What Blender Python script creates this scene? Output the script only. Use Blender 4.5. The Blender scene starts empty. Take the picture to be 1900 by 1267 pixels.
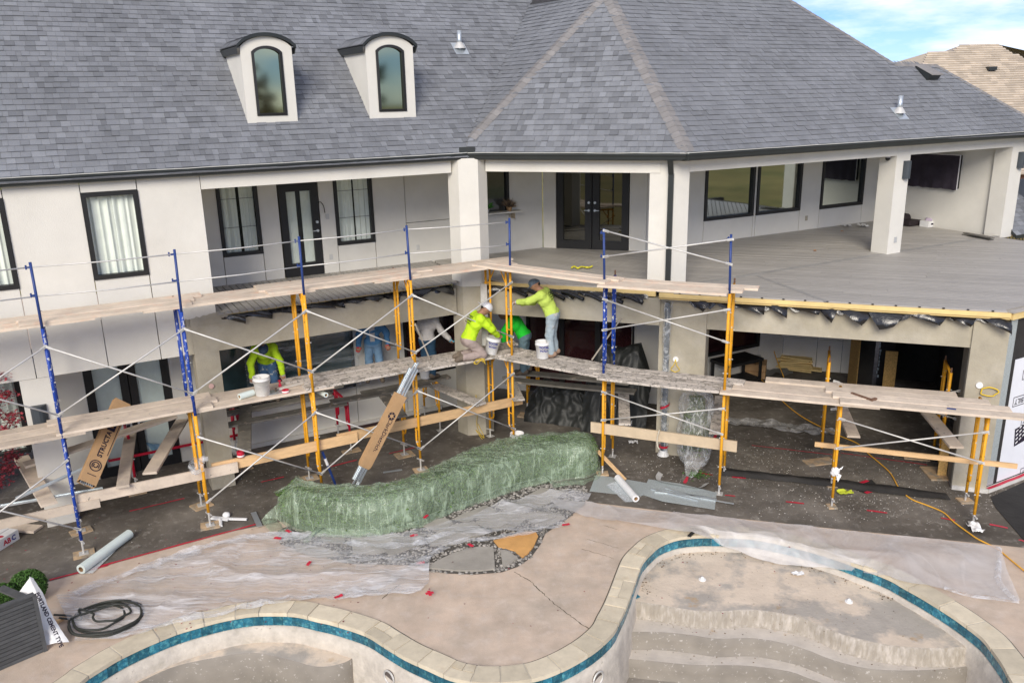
import bpy, bmesh, math, random
import numpy as np
from mathutils import Vector, Matrix, noise
random.seed(7); rnd = random.Random(11)
SC = bpy.context.scene; COL = SC.collection
# ---------------------------------------------------------------- camera
F_PX, PITCH, ROLL, CAMH = 1548.6, .28437, -.02139, 7.5
fw = Vector((0, math.cos(PITCH), -math.sin(PITCH))); up0 = Vector((0, math.sin(PITCH), math.cos(PITCH))); rt0 = Vector((1, 0, 0))
RT = math.cos(ROLL)*rt0 + math.sin(ROLL)*up0; UP = -math.sin(ROLL)*rt0 + math.cos(ROLL)*up0
cd = bpy.data.cameras.new('camera'); cam = bpy.data.objects.new('camera', cd); COL.objects.link(cam)
cd.sensor_width = 36; cd.lens = F_PX/1900*36; cd.clip_start = .1; cd.clip_end = 3000
m = Matrix.Identity(4)
for i in range(3): m[i][0] = RT[i]; m[i][1] = UP[i]; m[i][2] = -fw[i]
m[2][3] = CAMH; cam.matrix_world = m; SC.camera = cam
EYE = Vector((0, 0, CAMH))
# ---------------------------------------------------------------- world, sun, exposure
SUN_EL, SUN_AZ = math.radians(30), math.radians(190)     # azimuth: clockwise from +Y
w = bpy.data.worlds.new('World'); SC.world = w; w.use_nodes = True
nt = w.node_tree; bg = nt.nodes['Background']
sky = nt.nodes.new('ShaderNodeTexSky'); sky.sky_type = 'NISHITA'; sky.sun_disc = False
sky.sun_elevation = SUN_EL; sky.sun_rotation = SUN_AZ; sky.altitude = 200; sky.air_density = .8; sky.dust_density = .1; sky.ozone_density = 3
geo = nt.nodes.new('ShaderNodeTexCoord'); mp = nt.nodes.new('ShaderNodeMapping'); mp.inputs['Scale'].default_value = (2.2, 2.2, 9.0)
mp.inputs['Location'].default_value = (.35, .1, .2); mp.inputs['Rotation'].default_value = (0, -.16, 0)
nz = nt.nodes.new('ShaderNodeTexNoise'); nz.inputs['Scale'].default_value = 2.0; nz.inputs['Detail'].default_value = 7; nz.inputs['Roughness'].default_value = .55
rp = nt.nodes.new('ShaderNodeValToRGB'); rp.color_ramp.elements[0].position = .43; rp.color_ramp.elements[1].position = .66
mx = nt.nodes.new('ShaderNodeMix'); mx.data_type = 'RGBA'; mx.inputs['B'].default_value = (7.6, 7.4, 7.1, 1)
nt.links.new(geo.outputs['Generated'], mp.inputs['Vector']); nt.links.new(mp.outputs[0], nz.inputs['Vector'])
nt.links.new(nz.outputs['Fac'], rp.inputs[0]); nt.links.new(rp.outputs[0], mx.inputs['Factor'])
tn = nt.nodes.new('ShaderNodeMix'); tn.data_type = 'RGBA'; tn.blend_type = 'MULTIPLY'; tn.inputs['Factor'].default_value = 1; tn.inputs['B'].default_value = (.42, .50, .80, 1)
nt.links.new(sky.outputs[0], tn.inputs['A']); nt.links.new(tn.outputs['Result'], mx.inputs['A']); nt.links.new(mx.outputs['Result'], bg.inputs['Color'])
bg.inputs['Strength'].default_value = .09
sl = bpy.data.lights.new('sun', 'SUN'); sl.energy = 1.6; sl.angle = math.radians(28); sl.color = (1, .92, .79)
SC.cycles.diffuse_bounces = 8; SC.cycles.max_bounces = 16; SC.cycles.transparent_max_bounces = 16
so = bpy.data.objects.new('sun', sl); COL.objects.link(so)
sd = Vector((math.sin(SUN_AZ)*math.cos(SUN_EL), math.cos(SUN_AZ)*math.cos(SUN_EL), math.sin(SUN_EL)))
so.rotation_euler = sd.to_track_quat('Z', 'Y').to_euler(); so.location = sd*60
SC.view_settings.view_transform = 'Standard'; SC.view_settings.look = 'None'; SC.view_settings.exposure = 1.13; SC.view_settings.gamma = 1
try: SC.view_settings.use_curve_mapping = False
except Exception: pass
# ---------------------------------------------------------------- frames of the building
AL, AC = math.radians(28.8), math.radians(-20)
uL = Vector((math.cos(AL), math.sin(AL), 0)); nL = Vector((math.sin(AL), -math.cos(AL), 0))
uC = Vector((math.cos(AC), math.sin(AC), 0)); nC = Vector((math.sin(AC), -math.cos(AC), 0))
ZV = Vector((0, 0, 1))
P0 = Vector((-.97, 18.21, 0)); P1G = Vector((3.50, 16.47, 0)); P1W = P1G - .45*nL
class Fr:
    def __init__(s, o, u, n): s.o, s.u, s.n = o, u, n
    def p(s, a, d, z): return s.o + a*s.u + d*s.n + z*ZV
    def sd(s, P): v = Vector((P.x, P.y, 0)) - s.o; return v.dot(s.u), v.dot(s.n)
FL, FC, FR = Fr(P0, uL, nL), Fr(P0, uC, nC), Fr(P1W, uL, nL)
WF = Fr(Vector((0, 0, 0)), Vector((1, 0, 0)), Vector((0, 1, 0)))
def ray(x, y): return ((x-950)*RT - (y-633.5)*UP + F_PX*fw).normalized()
def gp(x, y, z=0.0):                    # where the sight line of a photo pixel meets a level plane
    d = ray(x, y); return EYE + d*((z-CAMH)/d.z)
def vp(x, y, fr, d=0.0):                # ... and a vertical plane parallel to a wall: (along, height)
    r = ray(x, y); q = fr.o + d*fr.n; t = (q-EYE).dot(fr.n)/r.dot(fr.n); P = EYE + r*t
    return (P-fr.o).dot(fr.u), P.z
def pp(x, y, o, n):                     # ... and any plane
    r = ray(x, y); return EYE + r*((o-EYE).dot(n)/r.dot(n))
# ---------------------------------------------------------------- mesh helpers
class MB:
    def __init__(s): s.v = []; s.f = []; s.t = []; s.cur = .5
    def add(s, vs, fs):
        b = len(s.v); s.v += [Vector(q) for q in vs]
        for f in fs: s.f.append([b+i for i in f]); s.t.append(s.cur)
        return s
    def hexa(s, q): return s.add(q, [(0,3,2,1),(4,5,6,7),(0,1,5,4),(1,2,6,5),(2,3,7,6),(3,0,4,7)])
    def box(s, fr, a0, a1, d0, d1, z0, z1):
        q = [fr.p(a, d, z) for z in (z0, z1) for a, d in ((a0,d0),(a1,d0),(a1,d1),(a0,d1))]
        return s.hexa(q)
    def bar(s, p, q, wd, h, upv=ZV):
        p, q = Vector(p), Vector(q); t = (q-p).normalized()
        if abs(t.dot(upv)) > .98: upv = Vector((1, 0, 0))
        r = t.cross(upv).normalized(); u = r.cross(t).normalized()
        return s.hexa([c + a*r*wd/2 + b*u*h/2 for c in (p, q) for a, b in ((-1,-1),(1,-1),(1,1),(-1,1))])
    def tube(s, pts, r, n=7, caps=True, closed=False):
        pts = [Vector(p) for p in pts]; N = len(pts); b = len(s.v); nrm = None
        for i, p in enumerate(pts):
            if closed: t = (pts[(i+1) % N]-pts[i-1]).normalized()
            else: t = (pts[min(i+1, N-1)]-pts[max(i-1, 0)]).normalized()
            if nrm is None:
                nrm = t.cross(ZV if abs(t.z) < .9 else Vector((1, 0, 0))).normalized()
            else:
                nrm = (nrm - t*nrm.dot(t)); nrm = nrm.normalized() if nrm.length > 1e-6 else t.orthogonal().normalized()
            bi = t.cross(nrm); rr = r[i] if isinstance(r, (list, tuple)) else r
            for k in range(n):
                a = 2*math.pi*k/n; s.v.append(p + rr*(math.cos(a)*nrm + math.sin(a)*bi))
        for i in range(N if closed else N-1):
            j = (i+1) % N
            for k in range(n): s.f.append([b+i*n+k, b+i*n+(k+1) % n, b+j*n+(k+1) % n, b+j*n+k]); s.t.append(s.cur)
        if caps and not closed:
            s.f.append([b+k for k in range(n)][::-1]); s.f.append([b+(N-1)*n+k for k in range(n)]); s.t += [s.cur]*2
        return s
    def prism(s, poly, z0, z1):
        n = len(poly); b = len(s.v)
        s.v += [Vector((p[0], p[1], z0)) for p in poly] + [Vector((p[0], p[1], z1)) for p in poly]
        s.f.append([b+i for i in range(n)][::-1]); s.f.append([b+n+i for i in range(n)])
        for i in range(n): s.f.append([b+i, b+(i+1) % n, b+n+(i+1) % n, b+n+i])
        s.t += [s.cur]*(n+2); return s
    def loft(s, rows):
        b = len(s.v); n = len(rows[0])
        for r in rows: s.v += [Vector(p) for p in r]
        for i in range(len(rows)-1):
            for k in range(n-1): s.f.append([b+i*n+k, b+i*n+k+1, b+(i+1)*n+k+1, b+(i+1)*n+k]); s.t.append(s.cur)
        return s
    def lathe(s, prof, c=(0, 0, 0), n=16):
        c = Vector(c); b = len(s.v)
        for r, z in prof:
            for k in range(n):
                a = 2*math.pi*k/n; s.v.append(c + Vector((r*math.cos(a), r*math.sin(a), z)))
        for i in range(len(prof)-1):
            for k in range(n): s.f.append([b+i*n+k, b+i*n+(k+1) % n, b+(i+1)*n+(k+1) % n, b+(i+1)*n+k]); s.t.append(s.cur)
        return s
    def build(s, name, mat, parent=None, smooth=False, tint=False, kind=None, bevel=0):
        off = Vector(parent_loc(parent)) if parent else Vector((0, 0, 0))
        me = bpy.data.meshes.new(name); me.from_pydata([tuple(p-off) for p in s.v], [], s.f)
        if smooth: me.polygons.foreach_set('use_smooth', [True]*len(me.polygons))
        if tint:
            at = me.attributes.new('tint', 'FLOAT', 'FACE'); at.data.foreach_set('value', s.t)
        if mat: me.materials.append(mat)
        o = bpy.data.objects.new(name, me); COL.objects.link(o)
        if parent: o.parent = parent
        if kind: o['kind'] = kind
        if bevel:
            bm = bmesh.new(); bm.from_mesh(me); bmesh.ops.recalc_face_normals(bm, faces=bm.faces)
            bmesh.ops.bevel(bm, geom=bm.edges[:], offset=bevel, segments=1, affect='EDGES'); bm.to_mesh(me); bm.free()
        else:
            bm = bmesh.new(); bm.from_mesh(me); bmesh.ops.recalc_face_normals(bm, faces=bm.faces); bm.to_mesh(me); bm.free()
        return o
def parent_loc(o):
    l = Vector((0, 0, 0))
    while o: l = l + o.location; o = o.parent
    return l
def tag(o, label=None, cat=None, group=None, kind=None):
    if label: o['label'] = label
    if cat: o['category'] = cat
    if group: o['group'] = group
    if kind: o['kind'] = kind
    return o
def thing(name, label, cat, loc=(0, 0, 0), rz=0, group=None):
    o = bpy.data.objects.new(name, None); COL.objects.link(o); o.empty_display_size = .2
    o.location = loc; o.rotation_euler = (0, 0, rz); return tag(o, label, cat, group)
def local(fn, parent):                   # build children of a rotated thing in its own axes
    l, r = parent.location.copy(), parent.rotation_euler.copy()
    parent.location = (0, 0, 0); fn(parent); parent.location = l
def copy_tree(o, parent=None):
    c = o.copy(); COL.objects.link(c); c.parent = parent
    for ch in list(o.children): copy_tree(ch, c)
    return c
def catmull(P, n=8, closed=False):
    P = [Vector(p) for p in P]; out = []; N = len(P)
    for i in range(N if closed else N-1):
        p0 = P[i-1] if (closed or i > 0) else P[0]*2-P[1]; p1 = P[i]; p2 = P[(i+1) % N]
        p3 = P[(i+2) % N] if (closed or i+2 < N) else P[-1]*2-P[-2]
        for k in range(n):
            t = k/n; out.append(.5*((2*p1)+(p2-p0)*t+(2*p0-5*p1+4*p2-p3)*t*t+(3*p1-p0-3*p2+p3)*t**3))
    if not closed: out.append(P[-1])
    return out
def resample(P, step):
    out = [P[0].copy()]; acc = 0
    for a, b in zip(P, P[1:]):
        L = (b-a).length; pos = step-acc
        while pos <= L: out.append(a.lerp(b, pos/L)); pos += step
        acc = L-(pos-step)
    return out
# ---------------------------------------------------------------- materials
def M(name, col, rough=.7, spec=.3, metal=0, var=.12, scale=4, bump=0, bscale=40, tint=0, col2=None, th=(.45, .6), s2=3, detail=6, stretch=None, rndv=0, col3=None, th3=(.6, .7), s3=12):
    m = bpy.data.materials.new(name); m.use_nodes = True; n = m.node_tree.nodes; l = m.node_tree.links
    b = n['Principled BSDF']; b.inputs['Roughness'].default_value = rough; b.inputs['Metallic'].default_value = metal
    b.inputs['Specular IOR Level'].default_value = spec
    tc = n.new('ShaderNodeTexCoord'); vec = tc.outputs['Object']
    if stretch:
        mp = n.new('ShaderNodeMapping'); mp.inputs['Rotation'].default_value = (0, 0, stretch[3]) if len(stretch) > 3 else (0, 0, 0)
        mp.inputs['Scale'].default_value = stretch[:3]; l.new(vec, mp.inputs[0]); vec = mp.outputs[0]
    if rndv:
        oi0 = n.new('ShaderNodeObjectInfo'); va = n.new('ShaderNodeVectorMath'); va.operation = 'MULTIPLY_ADD'; va.inputs[1].default_value = (1, 1, 1)
        cx = n.new('ShaderNodeCombineXYZ'); mm = n.new('ShaderNodeMath'); mm.operation = 'MULTIPLY'; mm.inputs[1].default_value = 53.0; l.new(oi0.outputs['Random'], mm.inputs[0])
        for k_ in range(3): l.new(mm.outputs[0], cx.inputs[k_])
        l.new(vec, va.inputs[0]); l.new(cx.outputs[0], va.inputs[2]); vec = va.outputs[0]
    def nzz(sc, det=detail):
        q = n.new('ShaderNodeTexNoise'); q.inputs['Scale'].default_value = sc; q.inputs['Detail'].default_value = det; q.inputs['Roughness'].default_value = .62
        l.new(vec, q.inputs['Vector']); return q.outputs['Fac']
    cur = None
    rgb = n.new('ShaderNodeRGB'); rgb.outputs[0].default_value = (*col, 1); cur = rgb.outputs[0]
    def mixto(fac, c):
        q = n.new('ShaderNodeMix'); q.data_type = 'RGBA'; l.new(fac, q.inputs['Factor']); l.new(cur, q.inputs['A']); q.inputs['B'].default_value = (*c, 1); return q.outputs['Result']
    def ramp(fac, a, bb):
        q = n.new('ShaderNodeMapRange'); q.inputs['From Min'].default_value = a; q.inputs['From Max'].default_value = bb; l.new(fac, q.inputs['Value']); return q.outputs[0]
    if col2: cur = mixto(ramp(nzz(s2), *th), col2)
    if col3: cur = mixto(ramp(nzz(s3, 9), *th3), col3)
    def valmul(fac, amp):
        mr = n.new('ShaderNodeMapRange'); mr.inputs['To Min'].default_value = 1-amp; mr.inputs['To Max'].default_value = 1+amp; l.new(fac, mr.inputs['Value'])
        q = n.new('ShaderNodeMix'); q.data_type = 'RGBA'; q.blend_type = 'MULTIPLY'; q.inputs['Factor'].default_value = 1
        cb = n.new('ShaderNodeCombineColor')
        for k in range(3): l.new(mr.outputs[0], cb.inputs[k])
        l.new(cur, q.inputs['A']); l.new(cb.outputs[0], q.inputs['B']); return q.outputs['Result']
    if var: 
        q = n.new('ShaderNodeMapRange'); q.inputs['From Min'].default_value = .3; q.inputs['From Max'].default_value = .7; l.new(nzz(scale), q.inputs['Value']); cur = valmul(q.outputs[0], var)
    if tint:
        at = n.new('ShaderNodeAttribute'); at.attribute_name = 'tint'; cur = valmul(at.outputs['Fac'], tint)
    if rndv:
        oi = n.new('ShaderNodeObjectInfo'); cur = valmul(oi.outputs['Random'], rndv)
    l.new(cur, b.inputs['Base Color'])
    if bump:
        bp = n.new('ShaderNodeBump'); bp.inputs['Strength'].default_value = min(1, bump); bp.inputs['Distance'].default_value = .02*max(1, bump); l.new(nzz(bscale), bp.inputs['Height']); l.new(bp.outputs[0], b.inputs['Normal'])
    return m
def film(name, col=(.85, .87, .9), opacity=.35, rough=.25, var=.25, scale=3, bump=.5, bscale=8, stretch=None, streak=.45, sst=None):
    m = bpy.data.materials.new(name); m.use_nodes = True; n = m.node_tree.nodes; l = m.node_tree.links
    b = n['Principled BSDF']; b.inputs['Base Color'].default_value = (*col, 1); b.inputs['Roughness'].default_value = rough; b.inputs['Specular IOR Level'].default_value = .6
    tc = n.new('ShaderNodeTexCoord'); vec = tc.outputs['Object']
    if stretch:
        mp = n.new('ShaderNodeMapping'); mp.inputs['Scale'].default_value = stretch[:3]; mp.inputs['Rotation'].default_value = (0, 0, stretch[3]); l.new(vec, mp.inputs[0]); vec = mp.outputs[0]
    q = n.new('ShaderNodeTexNoise'); q.inputs['Scale'].default_value = scale; q.inputs['Detail'].default_value = 8; q.inputs['Roughness'].default_value = .6; q.inputs['Distortion'].default_value = .6; l.new(vec, q.inputs['Vector'])
    mr = n.new('ShaderNodeMapRange'); mr.inputs['From Min'].default_value = .35; mr.inputs['From Max'].default_value = .7; mr.inputs['To Min'].default_value = max(0, opacity-var); mr.inputs['To Max'].default_value = min(1, opacity+var); l.new(q.outputs['Fac'], mr.inputs['Value'])
    qs = n.new('ShaderNodeTexNoise'); qs.inputs['Scale'].default_value = scale*.8; qs.inputs['Detail'].default_value = 3; qs.inputs['Distortion'].default_value = 1.2 if not sst else .25; sv = vec
    if sst: qs.inputs['Detail'].default_value = 5; mp2 = n.new('ShaderNodeMapping'); mp2.inputs['Scale'].default_value = sst; mp2.inputs['Rotation'].default_value = (.25, .2, .4); l.new(tc.outputs['Object'], mp2.inputs[0]); sv = mp2.outputs[0]
    l.new(sv, qs.inputs['Vector'])
    s1_ = n.new('ShaderNodeMath'); s1_.operation = 'SUBTRACT'; s1_.inputs[1].default_value = .5; l.new(qs.outputs['Fac'], s1_.inputs[0]); s2_ = n.new('ShaderNodeMath'); s2_.operation = 'ABSOLUTE'; l.new(s1_.outputs[0], s2_.inputs[0])
    s3_ = n.new('ShaderNodeMapRange'); s3_.inputs['From Min'].default_value = .035; s3_.inputs['From Max'].default_value = .0; s3_.inputs['To Min'].default_value = 0; s3_.inputs['To Max'].default_value = streak; l.new(s2_.outputs[0], s3_.inputs['Value'])  # thin opaque streaks painted in as bright highlights on folds and creases
    s4_ = n.new('ShaderNodeMath'); s4_.operation = 'ADD'; s4_.use_clamp = True; l.new(mr.outputs[0], s4_.inputs[0]); l.new(s3_.outputs[0], s4_.inputs[1])
    tr = n.new('ShaderNodeBsdfTransparent'); mx = n.new('ShaderNodeMixShader'); l.new(s4_.outputs[0], mx.inputs[0]); l.new(tr.outputs[0], mx.inputs[1]); l.new(b.outputs[0], mx.inputs[2])
    l.new(mx.outputs[0], n['Material Output'].inputs['Surface'])
    if bump:
        q2 = n.new('ShaderNodeTexNoise'); q2.inputs['Scale'].default_value = bscale; q2.inputs['Detail'].default_value = 5; l.new(vec, q2.inputs['Vector'])
        bp = n.new('ShaderNodeBump'); bp.inputs['Strength'].default_value = bump; bp.inputs['Distance'].default_value = .05; l.new(q2.outputs['Fac'], bp.inputs['Height']); l.new(bp.outputs[0], b.inputs['Normal'])
    return m
def glass(name, clear=.6, tintc=(.8, .9, .88), rough=.02, dark=(.015, .02, .02)):
    m = bpy.data.materials.new(name); m.use_nodes = True; n = m.node_tree.nodes; l = m.node_tree.links
    b = n['Principled BSDF']; b.inputs['Base Color'].default_value = (*dark, 1); b.inputs['Roughness'].default_value = rough; b.inputs['Specular IOR Level'].default_value = .9
    b.inputs['IOR'].default_value = 1.7
    tr = n.new('ShaderNodeBsdfTransparent'); tr.inputs[0].default_value = (*tintc, 1)
    mx = n.new('ShaderNodeMixShader'); mx.inputs[0].default_value = 1-clear
    l.new(tr.outputs[0], mx.inputs[1]); l.new(b.outputs[0], mx.inputs[2]); l.new(mx.outputs[0], n['Material Output'].inputs['Surface'])
    return m
stucco = M('white_stucco', (.70, .68, .62), .85, .2, var=.05, scale=1.2, bump=.25, bscale=45, col2=(.65, .63, .57), th=(.48, .75), s2=.9)
mortar = M('fresh_mortar', (.40, .365, .285), .9, .15, var=.16, scale=1.6, bump=.35, bscale=30, col2=(.46, .43, .36), th=(.48, .7), s2=1.1)
blackm = M('black_frame', (.018, .018, .018), .45, .4, var=.1)
gutterm = M('gutter_metal', (.022, .026, .026), .4, .5, var=.1)
shingle = M('asphalt_shingle', (.20, .212, .234), .95, .12, var=.14, scale=.7, bump=.5, bscale=160, tint=.25, col3=(.25, .25, .25), th3=(.5, .62), s3=70)
capm = M('ridge_shingle', (.245, .235, .23), .95, .12, var=.1, bump=.4, bscale=120, rndv=.1)
tanroof = M('tan_shingle', (.50, .43, .345), .95, .1, var=.08, scale=2, bump=.3, bscale=50, tint=.16)
deckm = M('deck_board', (.37, .35, .32), .55, .4, var=.06, scale=3, bump=.1, bscale=80, rndv=.09)
woodm = M('weathered_plank', (.60, .51, .41), .8, .2, var=.14, scale=2.5, bump=.2, bscale=50, rndv=.14, col2=(.48, .40, .33), th=(.5, .75), s2=6, col3=(.16, .15, .13), th3=(.66, .7), s3=9)
topwood = M('upper_plank', (.64, .54, .43), .8, .2, var=.12, scale=3, bump=.2, bscale=50, rndv=.1, col2=(.66, .45, .33), th=(.52, .75), s2=4)
mudwood = M('muddy_plank', (.54, .49, .43), .85, .2, var=.15, scale=3, bump=.3, bscale=40, rndv=.1, col2=(.27, .245, .21), th=(.52, .60), s2=6, col3=(.19, .175, .15), th3=(.56, .61), s3=18)
mudall = M('mud_covered_plank', (.20, .185, .155), .9, .15, var=.25, scale=4, bump=.6, bscale=20, col2=(.42, .36, .29), th=(.6, .66), s2=5)
newwood = M('new_lumber', (.66, .44, .23), .7, .25, var=.15, scale=3, bump=.1, bscale=60, rndv=.12, stretch=(1, 1, 4, .5))
rimwood = M('yellow_lumber', (.74, .56, .25), .7, .25, var=.15, scale=2, rndv=.1)
plywood = M('osb_board', (.55, .35, .13), .8, .2, var=.35, scale=30, bump=.2, bscale=60)
yellowp = M('yellow_scaffold_paint', (.80, .38, .02), .55, .35, var=.16, scale=5, col2=(.55, .5, .42), th=(.60, .64), s2=8, col3=(.22, .12, .05), th3=(.64, .67), s3=16)
bluep = M('blue_scaffold_paint', (.012, .055, .34), .45, .4, var=.1, scale=6, col2=(.55, .57, .6), th=(.57, .60), s2=13)
bluepost = M('blue_post_paint', (.02, .05, .2), .4, .4, var=.1)
redp = M('red_scaffold_paint', (.55, .01, .04), .45, .4, var=.1)
galv = M('galvanised_steel', (.62, .61, .58), .5, .5, metal=.35, var=.12, scale=8)
rust = M('rusty_steel', (.16, .09, .06), .8, .3, var=.3, scale=10)
zinc = M('zinc_studs', (.62, .67, .70), .35, .5, metal=.7, var=.1)
lathm = M('metal_lath', (.45, .50, .50), .5, .5, metal=.3, var=.25, scale=60)
curtain = M('curtain_cloth', (.90, .90, .84), .9, .1, var=.05)
winglass = glass('curtain_window_glass', .9, (.96, 1, .98))
def mirror(name, col, rough=.03):
    m = M(name, col, rough, .5, metal=1, var=0); return m
darkglass = mirror('dark_window_glass', (.13, .13, .12))
clearglass = glass('door_glass', .35, (.7, .85, .85))
bluefilm = M('mint_window_film', (.60, .70, .66), .3, .5, var=.12, scale=2, bump=.4, bscale=6)
blackpoly = M('black_polythene', (.012, .012, .013), .22, .7, var=.2, scale=3, bump=.8, bscale=5)
felt = M('dark_floor_felt', (.115, .101, .084), .9, .15, var=.35, scale=.9, bump=.3, bscale=30, col2=(.19, .172, .148), th=(.42, .66), s2=.5, col3=(.25, .23, .2), th3=(.54, .70), s3=6, detail=10)
feltdark = M('black_paper', (.035, .033, .031), .8, .25, var=.25, scale=2, bump=.3, bscale=12)
concrete = M('pool_deck_concrete', (.57, .455, .355), .85, .2, var=.16, scale=2.2, bump=.25, bscale=50, col2=(.46, .39, .315), th=(.44, .72), s2=.7, col3=(.58, .49, .41), th3=(.5, .72), s3=5, detail=10)
coping = M('coping_stone', (.60, .53, .40), .8, .2, var=.12, scale=5, bump=.15, bscale=40, rndv=.14, col2=(.52, .41, .26), th=(.6, .8), s2=2.2)
mortarjoint = M('coping_joint', (.56, .52, .44), .9, .1, var=.1)
tilem = M('blue_pool_tile', (.02, .13, .19), .25, .6, var=.4, scale=14, rndv=.4, col2=(.10, .32, .34), th=(.5, .7), s2=16)
plaster = M('pool_plaster', (.65, .55, .44), .85, .2, var=.12, scale=2, bump=.5, bscale=14, col2=(.40, .365, .32), th=(.46, .56), s2=1.1, col3=(.44, .30, .16), th3=(.62, .74), s3=2.4)
plasterwall = M('pool_wall_plaster', (.56, .51, .44), .85, .2, var=.18, scale=5, bump=.6, bscale=18, col2=(.46, .42, .35), th=(.55, .7), s2=3, col3=(.22, .2, .16), th3=(.66, .72), s3=5)
streaky = M('streaked_riser', (.36, .32, .265), .85, .2, var=.14, scale=6, bump=.5, bscale=20, col2=(.53, .48, .42), th=(.46, .7), s2=7, col3=(.34, .29, .22), th3=(.58, .76), s3=9, stretch=(2.2, 2.2, .5))
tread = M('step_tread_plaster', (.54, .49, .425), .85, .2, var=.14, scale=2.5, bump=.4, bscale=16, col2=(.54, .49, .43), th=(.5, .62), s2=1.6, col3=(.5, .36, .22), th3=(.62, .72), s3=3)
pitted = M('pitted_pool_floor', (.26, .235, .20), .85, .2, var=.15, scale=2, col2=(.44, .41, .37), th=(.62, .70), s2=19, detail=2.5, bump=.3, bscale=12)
flag = M('flagstone', (.36, .335, .29), .8, .25, var=.15, scale=3, bump=.2, bscale=20, rndv=.12)
flago = M('orange_flagstone', (.62, .34, .12), .8, .25, var=.15, scale=3, bump=.2, bscale=20)
pebble = M('river_pebble', (.30, .28, .25), .7, .3, var=.2, scale=8, tint=.55)
soilm = M('gravel_soil', (.10, .092, .08), .95, .1, var=.3, scale=20)
grassm = M('dry_lawn', (.24, .20, .075), .95, .1, var=.25, scale=.15, col2=(.12, .14, .045), th=(.45, .6), s2=.04)
leafm = M('hedge_leaf', (.085, .15, .035), .6, .3, var=.2, scale=6, tint=.5)
boxm = M('boxwood_leaf', (.05, .12, .02), .6, .3, var=.2, tint=.6)
mapleleaf = M('red_maple_leaf', (.22, .03, .045), .6, .3, var=.3, scale=8, tint=.5)
bark = M('bark', (.09, .07, .055), .9, .1)
tarp = M('black_tarp', (.022, .024, .023), .5, .35, var=.3, scale=2, bump=.5, bscale=5)
clearfilm = film('clear_poly_sheet', (.74, .74, .75), .32, .2, .2, 1.6, .9, 7, stretch=(.35, 1.7, 1, .35), streak=.24, sst=(.5, 2.6, 1))
hedgefilm = film('hedge_poly_sheet', (.42, .53, .38), .36, .18, .16, 1.8, 1.0, 9, stretch=(.6, 1.6, 1, .4), streak=.3, sst=(4, 2.2, .7))
shrubfilm = film('shrub_bag_poly', (.76, .78, .78), .24, .16, .2, 3, 1.0, 9, streak=.4, sst=(3, 3, .9))
bagfilm = film('bag_poly', (.80, .83, .85), .16, .18, .2, 3, .8, 9, streak=.3)
whitepl = M('white_plastic', (.78, .78, .77), .45, .4, var=.08, scale=5, bump=.1, bscale=8)
bucketm = M('dirty_bucket', (.70, .69, .66), .5, .35, var=.1, scale=7, col2=(.5, .47, .42), th=(.58, .64), s2=7)
redtape = M('red_tape', (.55, .02, .05), .45, .4, var=.15, scale=6)
card = M('cardboard', (.46, .29, .15), .85, .15, var=.1, scale=4)
ink = M('dark_print', (.03, .025, .04), .8, .1, var=0)
blueink = M('blue_print', (.05, .06, .28), .8, .1, var=0)
whiteink = M('white_print', (.8, .8, .8), .8, .1, var=0)
wrap = M('house_wrap', (.76, .78, .82), .6, .25, var=.04, scale=2, bump=.3, bscale=5)
yellowcord = M('yellow_cord', (.72, .50, .03), .5, .3, var=.1)
orangecord = M('orange_cord', (.80, .42, .05), .5, .3, var=.1)
hosem = M('black_hose', (.03, .033, .028), .5, .4, var=.2)
rollm = M('white_mesh_roll', (.66, .74, .70), .6, .3, var=.06)
charcoal = M('charcoal_slat', (.08, .083, .085), .6, .3, var=.2, scale=5, rndv=.15)
skinm = M('skin', (.36, .19, .12), .55, .3, var=.08)
limem = M('lime_shirt', (.50, .75, .03), .8, .1, var=.08, bump=.5, bscale=14)
lime2 = M('pale_lime_shirt', (.48, .62, .12), .8, .1, var=.1, bump=.5, bscale=14)
greenm = M('bright_green_shirt', (.03, .68, .05), .8, .1, var=.08, bump=.5, bscale=14)
jeanlight = M('light_jeans', (.33, .40, .44), .9, .1, var=.15, scale=6, bump=.5, bscale=16, col2=(.5, .48, .44), th=(.52, .66), s2=5)
jeanblue = M('splashed_jeans', (.07, .14, .26), .9, .1, var=.2, scale=6, bump=.5, bscale=16, col2=(.5, .5, .48), th=(.56, .62), s2=9)
jeandark = M('dark_jeans', (.03, .07, .12), .9, .1, var=.2, scale=6, bump=.5, bscale=16)
denim = M('denim_jacket', (.08, .20, .36), .85, .1, var=.2, scale=5, bump=.5, bscale=16)
greyshirt = M('grey_shirt', (.50, .48, .46), .85, .1, var=.08, bump=.5, bscale=14)
khaki = M('khaki_work_trousers', (.36, .29, .26), .9, .1, var=.12, bump=.5, bscale=16)
bootm = M('dusty_boot', (.15, .12, .09), .85, .2, var=.25, scale=12)
capmat = M('grey_cap', (.10, .13, .16), .7, .2, var=.4, scale=30)
hatm = M('white_helmet', (.68, .68, .70), .45, .4, var=.08)
hairm = M('black_hair', (.012, .01, .009), .6, .3, var=.1)
glovegrey = M('grey_glove', (.42, .41, .39), .8, .2, var=.15)
glovered = M('red_glove', (.60, .03, .04), .7, .2, var=.1)
gloveblue = M('blue_glove', (.05, .42, .62), .6, .3, var=.05)
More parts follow.
